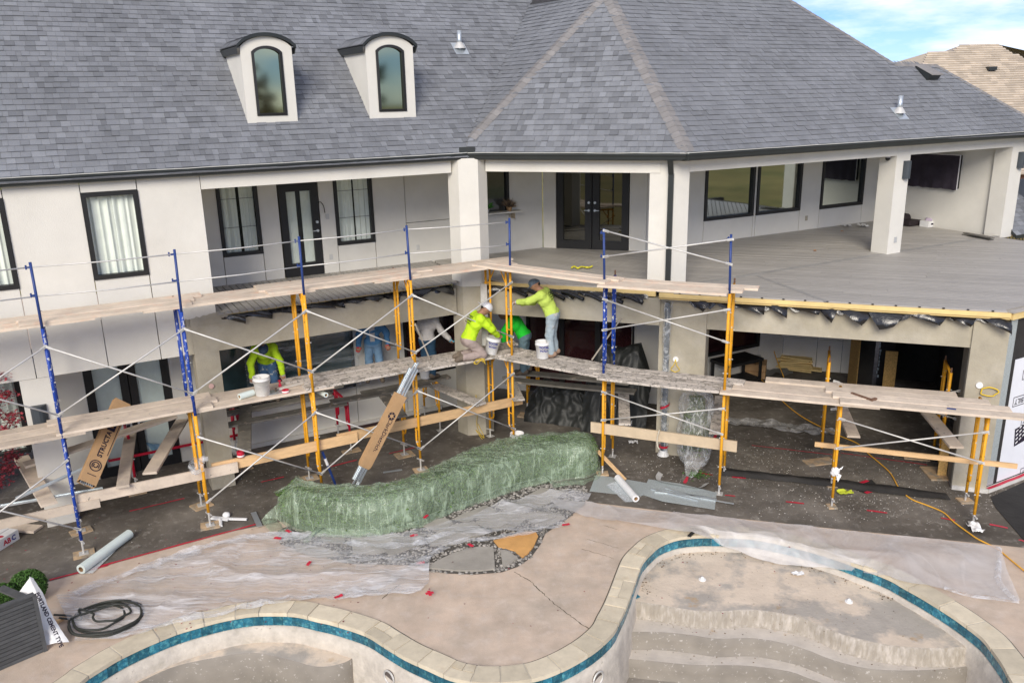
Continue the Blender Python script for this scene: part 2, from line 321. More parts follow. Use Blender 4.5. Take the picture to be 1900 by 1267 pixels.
# ================================================================ SETTING: ground, pool deck
IN = [(146.5,1267),(161.7,1254.5),(192,1235.5),(214.8,1221.6),(252.6,1202.7),(290.6,1186),(328.5,1171),(366.4,1159.7),(404,1149.6),(442,1142),(480,1137.5),(546,1138.5),(590.5,1148.4),(620,1155),(679,1174.2),(715.8,1196.3),(752.6,1218.4),(796.8,1238.7),(833.7,1255),(870.5,1263.7),(903,1266.5),(951.6,1264.4),(995.8,1257),(1032.6,1244),(1069.4,1225.8),(1106.3,1201.8),(1135.7,1174),(1147,1152),(1157.9,1130),(1167.6,1105),(1174.8,1084),(1182.6,1061),(1190,1043),(1203,1027.7),(1224,1009.7),(1255,998),(1286,994),(1317,993),(1384,995),(1430,1002),(1487,1015),(1538.7,1029.5),(1596,1050),(1649.7,1071),(1681,1088.5),(1717.5,1109),(1766,1139.4),(1795,1160),(1824,1183),(1843.6,1207),(1863,1234),(1877.5,1260.5)]
inw = [gp(x, y) for x, y in IN]
d0 = (inw[0]-inw[2]).normalized(); d1 = (inw[-1]-inw[-3]).normalized()
inw = [inw[0]+d0*1.4, inw[0]+d0*.6] + inw + [inw[-1]+d1*.6, inw[-1]+d1*1.4]
rim = resample(catmull(inw, 6), .05)
def rnormal(P, i, k=4):
    t = P[min(i+k, len(P)-1)]-P[max(i-k, 0)]; t.z = 0; t.normalize(); return Vector((-t.y, t.x, 0))
CW = .31
rimo = [p + rnormal(rim, i, 6)*(CW+.012) for i, p in enumerate(rim)]
close = [Vector((6.6, 4.2, 0)), Vector((0, 2.6, 0)), Vector((-5.6, 4.4, 0))]
def filled(name, mat, outer, hole, z, kind='structure', parent=None):
    bm = bmesh.new(); es = []
    for loop in [outer] + ([hole] if hole else []):
        vs = [bm.verts.new((p[0], p[1], z)) for p in loop]
        es += [bm.edges.new((vs[i], vs[(i+1) % len(vs)])) for i in range(len(vs))]
    bmesh.ops.triangle_fill(bm, edges=es, use_beauty=True, use_dissolve=False)
    bmesh.ops.recalc_face_normals(bm, faces=bm.faces)
    if bm.faces and sum(f.normal.z for f in bm.faces) < 0: bmesh.ops.reverse_faces(bm, faces=bm.faces)
    me = bpy.data.meshes.new(name); bm.to_mesh(me); bm.free(); me.materials.append(mat)
    o = bpy.data.objects.new(name, me); COL.objects.link(o)
    if kind: o['kind'] = kind
    if parent: o.parent = parent; me.transform(Matrix.Translation(-parent_loc(parent)))
    return o
RECT = [(-26, 1.2), (26, 1.2), (26, 34), (-26, 34)]
filled('ground', grassm, [(-900, -900), (900, -900), (900, 900), (-900, 900)], RECT, -.03)
deck_edge_px = [(0,1105),(90,1082),(300,1020),(420,990),(520,975),(700,1000),(860,950),(1000,905),(1098,934),(1250,950),(1400,965),(1560,982),(1720,998),(1900,1016)]
pd = filled('pool_deck', concrete, RECT, [p for p in rimo] + close, 0.0)
def strip_sheet(name, mat, near, far, z, kind=None, parent=None, sub=1):
    mb = MB(); mb.loft([[Vector((p.x, p.y, z)) for p in near], [Vector((p.x, p.y, z)) for p in far]]); return mb.build(name, mat, parent, kind=kind)
# dark floor covering laid over the patio
edge = [Vector((-15, 9.6, 0)), Vector((-9.2, 11.1, 0))] + [gp(x, y) for x, y in [(85,1080),(300,1020),(420,988),(520,968),(720,985),(880,925),(1000,905),(1098,932),(1250,950),(1400,965),(1560,982),(1720,998),(1900,1016)]]
edge += [Vector((14, 11.2, 0)), Vector((22, 9.5, 0))]
filled('floor_felt', felt, [(p.x, p.y) for p in edge] + [(22, 30), (-15, 30)], None, .006)
# ---- pool
pool = tag(bpy.data.objects.new('swimming_pool', None), kind='structure'); COL.objects.link(pool)
mb = MB(); mb.loft([[p + Vector((0, 0, z)) for p in rim] for z in (-.03, -.22)]); mb.build('tile_backing', mortarjoint, pool)
lip = [p + rnormal(rim, i)*-.03 for i, p in enumerate(rim)]
mb = MB()
def wob(p, a=.012, s=3): return Vector((noise.noise(p*s), noise.noise(p*s+Vector((9, 1, 4))), 0))*a
mb.loft([[p + Vector((0, 0, -.215)) for p in rim]] + [[p + rnormal(rim, i)*(-.03-.03*k) + wob(p+Vector((0, 0, z))) + Vector((0, 0, z)) for i, p in enumerate(rim)] for k, z in enumerate((-.222, -.4, -.7, -1.0, -1.4, -2.0))])
mb.build('pool_wall', plasterwall, pool, smooth=True)
i = 4; rs = random.Random(3); mj = MB()
inner0 = [p + rnormal(rim, k, 6)*.0 for k, p in enumerate(rim)]
while i < len(rim)-8:
    n = rs.choice([5, 7, 8, 9, 10, 11]); j = min(i+n, len(rim)-5)
    def q(idx, t, sk=0):
        k = max(0, min(len(rim)-1, idx)); return rim[k] + rnormal(rim, k, 6)*t
    sk0, sk1 = rs.choice([-1, 0, 0, 1]), rs.choice([-1, 0, 0, 1])
    g = .012
    def stone(ia, ib, t0, t1):
        ia0, ib0 = ia, ib; A, B = [], []
        for k in range(ia0, ib0+1):
            A.append(q(k, t0)); B.append(q(k, t1))
        ta = (A[-1]-A[0]).normalized()*g
        A[0] = A[0]+ta; A[-1] = A[-1]-ta; B[0] = B[0]+ta; B[-1] = B[-1]-ta
        poly = A + B[::-1]; mb = MB(); h = rs.uniform(.028, .04); mb.prism([(p.x, p.y) for p in poly], -.04, h-.01)
        mb.build('coping_stone', coping, pool)
    if rs.random() < .28 and n >= 7: stone(i, j, -.025, CW*.5-.006); kk = i + n//2; stone(i, kk, CW*.5+.006, CW-.005); stone(kk, j, CW*.5+.006, CW-.005)
    else: stone(i, j, -.025, CW-.005)
    i = j
mj.loft([[p + rnormal(rim, k, 6)*-.01 + Vector((0, 0, .012)) for k, p in enumerate(rim)], [p + rnormal(rim, k, 6)*(CW+.01) + Vector((0, 0, .012)) for k, p in enumerate(rim)]])
mj.loft([[p + rnormal(rim, k, 6)*-.01 + Vector((0, 0, z)) for k, p in enumerate(rim)] for z in (.012, -.05)])
mj.build('coping_joint', mortarjoint, pool)
tile_pts = resample(rim, .152); base = None
for k in range(1, len(tile_pts)-1):
    a, b = tile_pts[k], tile_pts[k+1] if k+1 < len(tile_pts) else tile_pts[k]
    t = (b-a); 
    if t.length < .1: continue
    c = (a+b)/2; n = Vector((t.y, -t.x, 0)).normalized()
    if base is None:
        mb = MB(); mb.box(WF, -.0735, .0735, -.006, .012, -.074, .074); base = mb.build('waterline_tile', tilem, pool); o = base
    else: o = base.copy(); COL.objects.link(o)
    o.location = c + n*.004 + Vector((0, 0, -.128)); o.rotation_euler = (rs.uniform(-.02, .02), 0, math.atan2(t.y, t.x)+math.pi)
# interior floor, shelf and curved steps
E1 = [(1120,1110),(1160,1115),(1180,1115),(1230,1122),(1290,1132),(1340,1133),(1390,1130),(1450,1137),(1500,1150),(1560,1175),(1640,1194),(1720,1201),(1790,1198),(1840,1185),(1900,1160)]
E2 = [(1110,1170),(1164,1171),(1229,1172),(1280,1177),(1332,1184),(1397,1183),(1461,1194),(1500,1206),(1553,1226),(1625,1241),(1722,1242),(1802,1234),(1860,1222),(1900,1210),(1940,1190)]
E3 = [(1100,1222),(1159,1221),(1255,1230),(1300,1233),(1384,1234),(1461,1244),(1502,1258),(1560,1278),(1640,1292),(1730,1292),(1800,1286),(1860,1275),(1900,1262),(1940,1245),(1980,1220)]
def wcurve(px, z, nn=5): return catmull([gp(x, y, z) for x, y in px], nn)
zs = [-.30, -.56, -.82, -1.08]
c1, c2, c3 = wcurve(E1, zs[0]), wcurve(E2, zs[1]), wcurve(E3, zs[2])
def dropz(c, z, fwd=0.0): return [Vector((p.x, p.y-fwd + noise.noise(p*2.5)*.01, z)) for p in c]
filled('shelf_floor', plaster, [(p.x, p.y) for p in c1] + [(11.5, 11), (9, 13.2), (5, 14.4), (1.4, 13.6), (1.0, 11.4)], None, zs[0], None, pool)
mb = MB(); mb.loft([c1] + [dropz(c1, z, f) for z, f in ((zs[0]-.02, .03), (zs[0]-.14, .05), (zs[1]+.03, .06), (zs[1], .10))]); mb.build('step_riser', streaky, pool, smooth=True)
mb = MB(); mb.loft([dropz(c1, zs[1], .095), c2]); mb.build('step_tread', tread, pool)
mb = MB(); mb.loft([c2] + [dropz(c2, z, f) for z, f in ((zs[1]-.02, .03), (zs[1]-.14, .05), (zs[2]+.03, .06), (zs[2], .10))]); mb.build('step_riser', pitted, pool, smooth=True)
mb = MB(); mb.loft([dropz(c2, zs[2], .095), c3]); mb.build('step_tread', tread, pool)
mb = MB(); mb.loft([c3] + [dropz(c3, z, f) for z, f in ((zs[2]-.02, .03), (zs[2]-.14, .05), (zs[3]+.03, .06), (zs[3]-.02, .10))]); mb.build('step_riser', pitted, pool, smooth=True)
filled('pool_floor', pitted, [(-12, 1.5), (12, 1.5), (12, 13), (-12, 13)], None, -1.09, None, pool)
LE = [(120,1330),(200,1295),(260,1264),(330,1234),(430,1214),(480,1211),(540,1224),(590,1236),(640,1228),(670,1205)]
cl = wcurve(LE, -.47)
filled('bench_floor', plaster, [(p.x, p.y) for p in cl] + [(-1.6, 11.2), (-3.2, 12.0), (-5, 10.9), (-6.6, 9.2)], None, -.47, None, pool)
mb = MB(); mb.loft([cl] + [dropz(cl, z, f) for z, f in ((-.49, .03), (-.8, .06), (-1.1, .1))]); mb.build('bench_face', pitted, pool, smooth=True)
def fitting(px, z, label):
    c = gp(*px, z); t = thing('return_fitting', label, 'pool fitting', c, group='pool floor return fittings')
    mb = MB(); mb.lathe([(0, .012), (.06, .012), (.062, 0)], c, 14); mb.build('flange', whitepl, t)
    mb = MB(); mb.lathe([(0, .06), (.018, .055), (.03, .035), (.034, .01)], c, 12); mb.build('nozzle', whitepl, t, smooth=True)
fitting((1303,1075), zs[0], 'white return fitting in the middle of the shallow pool shelf'); fitting((1575,1116), zs[0], 'white return fitting nearer the right edge of the pool shelf')
def niche(px, label):
    best = min(range(len(rim)), key=lambda k: abs((rim[k]-gp(*px, -.42)).length))
    p = rim[best]; n = -rnormal(rim, best); c = p + n*.06 + Vector((0, 0, -.44)); t = thing('light_niche', label, 'light niche', c, group='empty pool light niches')
    sidev = Vector((-n.y, n.x, 0)); out = [c + .105*(math.cos(a)*sidev + math.sin(a)*ZV) for a in [k*math.pi/9 for k in range(18)]]
    mb = MB(); mb.tube([q+n*.02 for q in out], .014, 6, closed=True); mb.build('rim_ring', galv, t)
    mb = MB(); mb.loft([[q+n*.03 for q in out+out[:1]], [q-n*.01 for q in out+out[:1]]]); b0 = len(mb.v); mb.add([q+n*.004 for q in out], [tuple(range(18))]); mb.build('bowl', M('niche_bowl', (.12,.10,.09), .7), t)
niche((722,1253), 'round empty light niche in the pool wall left of the deck peninsula'); niche((1106,1256), 'round empty light niche in the pool wall below the steps')
# ---- deck details: joints and cracks
def ribbon(pts, wd, z): 
    L = []; R = []
    for k, p in enumerate(pts):
        t = (pts[min(k+1, len(pts)-1)]-pts[max(k-1, 0)]).normalized(); n = Vector((-t.y, t.x, 0)); ww = wd[k] if isinstance(wd, list) else wd
        L.append(Vector((p.x, p.y, 0))+n*ww/2+Vector((0, 0, z))); R.append(Vector((p.x, p.y, 0))-n*ww/2+Vector((0, 0, z)))
    return L, R
crackm = M('crack_dirt', (.11, .095, .07), .95, .1, var=.3, scale=30)
def crack(px, wmax, seed):
    r = random.Random(seed); P = resample([gp(x, y) for x, y in px], .04); P = [p + Vector((r.uniform(-.012, .012), r.uniform(-.012, .012), 0)) for p in P]
    mb = MB(); mb.loft(list(ribbon(P, [wmax*r.uniform(.2, 1) for _ in P], .003))); mb.build('crack', crackm, pd)
crack([(955,1061),(970,1070),(985,1078),(1000,1093),(1020,1113),(1045,1132),(1075,1155),(1100,1172)], .02, 1)
crack([(740,1085),(725,1095),(708,1112)], .018, 2); crack([(1090,1000),(1125,1010),(1150,1018)], .01, 3); crack([(1080,1018),(1120,1030),(1140,1036)], .01, 4); crack([(1120,975),(1150,983)], .01, 5)
mb = MB(); P = [p + rnormal(rim, k, 6)*(CW+.022) for k, p in enumerate(rim)]; mb.loft(list(ribbon(P, .018, .002))); mb.build('coping_seam', crackm, pd)
# gravel bed with flagstones
bed = [(785,1058),(790,1050),(640,1045),(520,1010),(515,985),(560,965),(700,985),(850,935),(1000,885),(1090,905),(1085,935),(1050,965),(1012,990),(1003,1010),(985,1035),(960,1052),(930,1062),(880,1066),(830,1064)]
gb = filled('gravel_bed', soilm, [gp(x, y)[:2] for x, y in bed], None, .008)
def poly(px, sc=3.958, ox=700, oy=940): return [(ox+x/sc, oy+y/sc) for x, y in px]
stones = [(poly([(352,458),(440,405),(560,348),(650,318),(740,303),(855,304),(862,380),(866,466),(740,480),(600,478)]), flag),
          (poly([(905,328),(932,324),(985,350),(1036,385),(980,425),(922,456)]), flag),
          (poly([(852,256),(960,225),(1090,190),(1165,192),(1183,225),(1150,300),(1110,350),(1068,382),(1005,330),(940,312),(892,305)]), flago),
          (poly([(340,150),(430,100),(500,88),(560,130),(500,172),(440,190)]), flag), (poly([(590,175),(660,145),(740,170),(770,195),(690,222),(620,200)]), flag),
          (poly([(720,120),(830,60),(960,55),(1010,95),(900,165),(780,155)]), flag), (poly([(870,5),(960,-25),(1090,-25),(1160,0),(1050,25),(930,30)]), flag),
          (poly([(1030,60),(1200,40),(1340,55),(1230,150),(1150,130)]), flag), (poly([(560,95),(640,50),(760,45),(700,100),(640,120)]), flag),
          (poly([(40,120),(170,80),(300,60),(330,95),(250,160),(80,190)]), flag), (poly([(20,300),(150,240),(300,200),(360,215),(280,300),(100,370)]), flag), (poly([(420,250),(520,205),(600,225),(560,260),(450,295)]), flag),
          ([(650,1000),(735,990),(765,1008),(700,1030),(655,1028)], flag), ([(790,1000),(835,975),(880,968),(905,990),(840,1012),(800,1014)], flag), ([(905,960),(950,942),(985,958),(955,980),(915,982)], flag), ([(850,958),(900,938),(925,948),(895,962)], flag), ([(960,930),(1005,905),(1050,912),(1020,935),(985,945)], flag), ([(590,985),(640,990),(640,1010),(600,1008)], flag), ([(1000,965),(1035,950),(1050,962),(1015,978)], flag),
          ([(545,1010),(600,1015),(640,1032),(590,1036),(550,1024)], flag)]
stp = [[gp(x, y) for x, y in p] for p, _ in stones]
for P, (_, mt) in zip(stp, stones):
    c = sum(P, Vector())/len(P); mb = MB(); Q = [c+(p-c)*.99 for p in P]; mb.prism([(p.x, p.y) for p in Q], .004+.0003*stp.index(P), .034-.0011*stp.index(P))
    mb.build('flagstone', mt, gb)
def inside(p, poly):
    r = False; j = len(poly)-1
    for i in range(len(poly)):
        a, b = poly[i], poly[j]
        if (a[1] > p[1]) != (b[1] > p[1]) and p[0] < (b[0]-a[0])*(p[1]-a[1])/(b[1]-a[1])+a[0]: r = not r
        j = i
    return r
bedw = [gp(x, y) for x, y in bed]; xs = [p.x for p in bedw]; ys = [p.y for p in bedw]; mb = MB(); r = random.Random(5)
def pebble_at(mb, c, s, r):
    a = r.uniform(0, 6.28); e = [s*r.uniform(.7, 1.2) for _ in range(3)]; mb.cur = r.random()
    R = Matrix.Rotation(a, 3, 'Z'); v = []
    for k in range(6):
        t = k*math.pi/3; v.append(R @ Vector((e[0]*math.cos(t), e[1]*math.sin(t), 0)))
    v2 = [R @ Vector((.62*e[0]*math.cos(k*math.pi/3), .62*e[1]*math.sin(k*math.pi/3), e[2]*.55)) for k in range(6)]
    mb.add([c+q for q in v+v2], [(6,7,8,9,10,11)] + [(k, (k+1) % 6, 6+(k+1) % 6, 6+k) for k in range(6)])
for _ in range(9000):
    p = Vector((r.uniform(min(xs), max(xs)), r.uniform(min(ys), max(ys)), .006))
    if not inside(p, bedw) or any(inside(p, q) for q in stp): continue
    pebble_at(mb, p, r.uniform(.018, .032), r)
tag(mb.build('pebbles', pebble, None, tint=True), 'grey river pebbles filling the joints between the flagstones', 'pebbles', kind='stuff')
# splashed mortar crumbs and fallen leaves on the dark floor
crumbm = M('mortar_crumb', (.36, .34, .305), .9, .1, tint=.5)
mb = MB(); r = random.Random(8); zones = [((1500,900),230,60,900),((1300,860),200,60,700),((1650,930),220,45,800),((1720,880),120,40,500),((1850,915),60,35,250),((700,870),180,40,300),((480,900),160,50,200),((1180,880),90,40,200),((1450,840),120,40,350),((250,990),230,60,80)]
for (cx, cy), rx, ry, n in zones:
    for _ in range(int(n*.7)):
        x, y = r.gauss(cx, rx*.5), r.gauss(cy, ry*.5); P = gp(x, y, .008)
        if P.y > 19 or P.y < 9: continue
        s = r.choice([.004, .006, .008, .010, .013, .018]) ; mb.cur = r.random(); a = r.uniform(0, 6.28); h = s*.6
        q = [P + s*Vector((math.cos(a+k*2.1+r.uniform(-.3, .3)), math.sin(a+k*2.1), 0)) for k in range(3)]
        mb.add(q + [sum(q, Vector())/3 + Vector((0, 0, h))], [(0,1,3),(1,2,3),(2,0,3)])
tag(mb.build('mortar_crumbs', crumbm, None, tint=True), 'pale mortar crumbs scattered over the dark floor covering', 'debris', kind='stuff')
mb = MB(); r = random.Random(9)
for _ in range(150):
    x, y = r.uniform(0, 700), r.uniform(960, 1180)
    if r.random() < .25: x, y = r.uniform(100, 1500), r.uniform(980, 1180)
    P = gp(x, y, .05 if y > 1040 and x > 110 else .02); s = r.uniform(.010, .024); a = r.uniform(0, 6.28); mb.cur = r.random()
    ring = [P + s*(1 if k % 2 else .45)*Vector((math.cos(a+k*math.pi/5), math.sin(a+k*math.pi/5), r.uniform(0, .5))) for k in range(10)]
    mb.add(ring, [tuple(range(10))])
tag(mb.build('fallen_leaves', mapleleaf, None, tint=True), 'small dark red leaves fallen over the patio and the plastic sheet', 'leaves', kind='stuff')

mb = MB(); r = random.Random(21); debm = M('pool_debris', (.16, .11, .065), .95, .1, tint=.6)
def bit(P, s):
    mb.cur = r.random(); a = r.uniform(0, 6.28); q = [P + s*Vector((math.cos(a+k*1.57)*r.uniform(.5, 1.3), math.sin(a+k*1.57)*r.uniform(.4, 1), 0)) for k in range(4)]; mb.add(q + [sum(q, Vector())/4 + Vector((0, 0, s*.5))], [(0,1,4),(1,2,4),(2,3,4),(3,0,4)])
for k in range(len(rim)):
    x = rim[k]
    zf = zs[0] if (x.x > 1.4) else None
    if zf is None: continue
    n = rnormal(rim, k)
    if x.y < 11.6: continue
    for _ in range(int(max(0, 9*noise.noise(Vector((k*.11, 0, 3)))+3))): 
        d = abs(r.gauss(0, .10)) + .05; bit(Vector((x.x+r.uniform(-.03, .03), x.y+r.uniform(-.03, .03), zf+.004)) - n*d, r.choice([.004, .005, .006, .008, .012, .02]))
for c_, z_, dn in ((c1, zs[1], .12), (c2, zs[2], .12), (c3, zs[3], .12)):
    for p in c_:
        if 1.6 < p.x < 7 and r.random() < .55: bit(Vector((p.x+r.gauss(0, .05), p.y-dn-abs(r.gauss(0, .06)), z_+.004)), r.uniform(.006, .018))
for _ in range(260): 
    P = gp(r.uniform(1200, 1800), r.uniform(1030, 1180), zs[0]+.004); bit(P, r.uniform(.004, .012))
tag(mb.build('pool_debris', debm, None, tint=True), 'brown leaf crumbs and grit gathered along the pool shelf edge', 'debris', kind='stuff')
# ================================================================ THE HOUSE
house = thing('white_house', 'two storey white stucco house with grey shingle roof and mortar coated ground floor', 'house', P0)
ZD, ZL, ZT, ZE = 3.63, 2.88, 3.47, 6.24
def hb(name, mat, fr, a0, a1, d0, d1, z0, z1, parent=None, bevel=0):
    mb = MB(); mb.box(fr, a0, a1, d0, d1, z0, z1); return mb.build(name, mat, parent or house, bevel=bevel)
def panel(fr, a0, a1, z0, z1, d=0.0, th=.14, mat=None, g=.008):
    return hb('wall_panel', mat or stucco, fr, a0+g, a1-g, d-th, d, z0+g, z1-g)
def window(fr, a0, a1, z0, z1, d, fw_=.075, glassm=None, cloth=True, muntins=0, proud=.03, gap=0):
    mb = MB(); 
    for q in ((a0, a0+fw_, z0, z1), (a1-fw_, a1, z0, z1), (a0+fw_, a1-fw_, z0, z0+fw_), (a0+fw_, a1-fw_, z1-fw_, z1)): mb.box(fr, q[0], q[1], d-.1, d+proud, q[2], q[3])
    f = mb.build('window', blackm, house)
    mb = MB(); mb.add([fr.p(a0+fw_-.004, d-.04, z0+fw_-.004), fr.p(a1-fw_+.004, d-.04, z0+fw_-.004), fr.p(a1-fw_+.004, d-.04, z1-fw_+.004), fr.p(a0+fw_-.004, d-.04, z1-fw_+.004)], [(0,1,2,3)]); mb.build('pane', glassm or winglass, f)
    if cloth:
        n = 70; rs = random.Random(int(a0*100)); ph = [rs.uniform(0, 6) for _ in range(4)]
        mid = (a0+a1)/2 + .02
        for lo, hi in ((a0, mid-gap/2), (mid+gap/2, a1)):
            rows = []
            for z in (z0-.05, z1+.05):
                rows.append([fr.p(lo+(hi-lo)*k/n, d-.11 + .018*math.sin(k/n*(hi-lo)*52+ph[0]+.6*math.sin(k*.3+ph[1])) + .012*math.sin(k*.21+ph[2]), z) for k in range(n+1)])
            mb = MB(); mb.loft(rows); mb.build('curtain', curtain, f, smooth=True)
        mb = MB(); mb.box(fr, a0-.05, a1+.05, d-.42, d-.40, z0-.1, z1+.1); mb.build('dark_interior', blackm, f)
    for k in range(muntins):
        z = z0 + (z1-z0)*(k+1)/(muntins+1); mb = MB(); mb.box(fr, a0+fw_, a1-fw_, d-.058, d-.05, z-.004, z+.004); mb.build('muntin', blackm, f)
    return f
def lpx(x, y, fr=FL, d=0.0): return vp(x, y, fr, d)
# ---------------------------------------------------------------- upper left wall
w1l, w1zt = lpx(149, 359); w1r, _ = lpx(254.5, 351); _, w1zb = lpx(275, 506)
w1r2, _ = lpx(276, 506); w1a, w1b = w1l, (w1r+w1r2)/2; w1zb -= .03
w0r, _ = lpx(35, 528); w0r2, _ = lpx(5, 370); w0b = (w0r+w0r2)/2; w0a = w0b-(w1b-w1a)
sp = (lpx(371.6, 343)[0]+lpx(392, 500)[0])/2        # left jamb of the upper porch
TOP = 6.30
panel(FL, w0b, w1a, ZL, TOP); panel(FL, w1b, sp, ZT+.1, TOP)
slm = lpx(345, 620)[0]
panel(FL, w1b, slm, ZL, ZT+.116)
for a, b in ((w1a, w1b), (w0a, w0b)): panel(FL, a, b, ZL, w1zb); panel(FL, a, b, w1zt, TOP); window(FL, a, b, w1zb, w1zt, 0, muntins=0)
panel(FL, w0a-2.6, w0a, ZL, TOP); panel(FL, w0a-7, w0a-2.6, ZL, TOP)
DB = -2.55
sc1 = FL.sd(Vector((-1.0, 18.2, 0)))[0]
# porch: return wall, back wall with door and two windows, beam and ceiling
hb('return_wall', stucco, FL, sp-.14, sp, DB-.1, -.145, ZD-.05, TOP)
p1a, p1b = lpx(399, 345, FL, DB)[0], lpx(489, 470, FL, DB)[0]; p1z0 = lpx(450, 474, FL, DB)[1]
p2a, p2b = lpx(617, 330, FL, DB)[0], lpx(696, 440, FL, DB)[0]; p2z0 = lpx(660, 452, FL, DB)[1]
da, db = lpx(513, 345, FL, DB)[0], lpx(602, 500, FL, DB)[0]; dzt = lpx(550, 341, FL, DB)[1]
z1w = 6.12
pz = (p1z0+p2z0)/2
panel(FL, sp-.05, p1a, ZD-.05, TOP, DB); panel(FL, p1b, da, ZD-.05, TOP, DB); panel(FL, db, p2a, ZD-.05, TOP, DB)
panel(FL, p1a, p1b, ZD-.05, pz, DB); panel(FL, p2a, p2b, ZD-.05, pz, DB); panel(FL, p1a, p1b, z1w, TOP, DB); panel(FL, p2a, p2b, z1w, TOP, DB); panel(FL, da, db, dzt, TOP, DB)
cwl = FL.sd(Vector((-.55, 21.36, 0)))[0]; cwr = FL.sd(Vector((.89, 22.12, 0)))[0]
panel(FL, p2b, -.35, ZD-.05, TOP, DB)
window(FL, p1a, p1b, pz, z1w, DB, muntins=2, gap=.07); window(FL, p2a, p2b, pz, z1w, DB, muntins=2, gap=.05)
def glass_door(fr, a0, a1, z0, z1, d, fwid=.16, low=.3, leaf=1, cloth=False, gl=None, side='r', knob=True):
    t = hb('door', blackm, fr, a0, a1, d-.12, d-.10, z0, z1)
    wdt = (a1-a0)/leaf
    for k in range(leaf):
        b0, b1 = a0+k*wdt, a0+(k+1)*wdt; mb = MB()
        for q in ((b0+.01, b0+fwid, z0, z1), (b1-fwid, b1-.01, z0, z1), (b0+fwid, b1-fwid, z0, z0+low), (b0+fwid, b1-fwid, z1-fwid, z1)): mb.box(fr, q[0], q[1], d-.095, d+.02, q[2], q[3])
        mb.build('door_leaf', blackm, t)
        mb = MB(); mb.add([fr.p(b0+fwid, d-.04, z0+low), fr.p(b1-fwid, d-.04, z0+low), fr.p(b1-fwid, d-.04, z1-fwid), fr.p(b0+fwid, d-.04, z1-fwid)], [(0,1,2,3)]); mb.build('pane', gl or clearglass, t)
        if cloth:
            n = 50
            for lo, hi in ((b0+fwid, (b0+b1)/2-.05), ((b0+b1)/2+.06, b1-fwid)):
                rows = [[fr.p(lo+(hi-lo)*i/n, d-.08+.01*math.sin(i*.9), z) for i in range(n+1)] for z in (z0+low, z1-fwid)]
                mb = MB(); mb.loft(rows); mb.build('curtain', curtain, t, smooth=True)
        sgn = 1 if (side == 'r') ^ (k == 1) else -1
        kx = (b1-.08) if sgn > 0 else (b0+.08)
        if knob:
            for zz, rr in ((z0+1.02, .03), (z0+1.22, .032)):
                P = fr.p(kx, d+.02, zz); mb = MB(); mb.tube([P, P+fr.n*.05], rr, 10); 
                if rr == .03: mb.bar(P+fr.n*.05, P+fr.n*.05-fr.u*.12*sgn, .018, .018)
                mb.build('handle', zinc, t)
    return t
glass_door(FL, da+.01, db-.01, ZD, dzt, DB, fwid=.17, low=.3, cloth=True, gl=winglass)
for x, y, dd in ((607.5, 402, DB), (614, 477, DB), (775.5, 459, DB)):
    a, z = lpx(x, y, FL, dd); hb('outlet_cover', M('grey_cover', (.55, .55, .53), .6), FL, a-.04, a+.04, dd-.01, dd+.012, z-.06, z+.06)
a, z = lpx(590, 376, FL, DB); mb = MB(); mb.tube(catmull([FL.p(a, DB, z), FL.p(a+.05, DB+.03, z+.01), FL.p(a+.11, DB+.04, z-.08), FL.p(a+.13, DB+.04, z-.24)], 5), .009, 5); mb.build('loose_wire', blackm, house)
zbm = lpx(600, 321)[1]
hb('porch_beam', stucco, FL, sp+.004, sc1-.25, -.30, 0, 5.985, TOP)
def ceil(name, pts, z): return filled(name, stucco, [(p.x, p.y) for p in pts], None, z, None, house)
ceil('porch_ceiling', [FL.p(sp, -.05, 0), FL.p(sp, DB-.05, 0), FL.p(cwr, DB-.05, 0), FC.p(4.9, -4.5, 0), FR.p(.3, -3.9, 0), FR.p(11.5, -3.9, 0), FR.p(11.5, -.05, 0), FR.p(0, -.05, 0), FC.p(.2, -.2, 0)], 6.26)
# ---------------------------------------------------------------- columns
bis = (nL+nC).normalized(); bu = Vector((-bis.y, bis.x, 0)); bu = bu if bu.x > 0 else -bu
cA, cB = gp(869, 808), gp(902, 806.4); cm = (cA+cB)/2
def column_pts(w2, back): return [cm - bu*w2/2, cm + bu*w2/2, cm + bu*(w2/2+.20) - bis*.28, cm + bu*(w2/2+.14) - bis*back, cm - bu*(w2/2+.14) - bis*back, cm - bu*(w2/2+.22) - bis*.28]
mb = MB(); mb.prism([(p.x, p.y) for p in column_pts(.42, .55)], 0, 3.52); mb.build('corner_column', mortar, house)
mb = MB(); mb.prism([(p.x, p.y) for p in [q - bis*.02 for q in column_pts(.42, .6)]], 3.52, 6.28); mb.build('corner_column', stucco, house)
# column at the outer corner of the centre bay (upper)
mb = MB(); c0 = FR.o; q = [c0 - .47*uC, c0, c0+.42*uL, c0+.42*uL-.42*nL, c0-.47*uC-.42*nC]; mb.prism([(p.x, p.y) for p in q], ZD-.06, 6.28); mb.build('porch_column', stucco, house)
sB = FR.sd(gp(1644, 472, ZD))[0]
hb('porch_column', stucco, FR, sB, sB+.50, -.46, 0, ZD-.05, 6.28)
sE = FR.sd(gp(1857, 438.8, ZD))[0]
hb('porch_column', stucco, FR, sE, sE+.52, -.46, 0, ZD-.05, 6.28)
hb('end_wall', stucco, FR, sE+.1, sE+.28, -3.9, -.44, ZD-.05, 6.28)
hb('porch_beam', stucco, FC, .45, 4.20, -.45, -.17, 5.985, TOP)
hb('porch_beam', stucco, FR, .40, sB-.005, -.30, 0, 5.985, TOP); hb('porch_beam', stucco, FR, sB+.505, sE-.005, -.30, 0, 5.985, TOP)
hb('porch_beam', stucco, FR, sE+.525, sE+3, -.30, 0, 5.985, TOP)
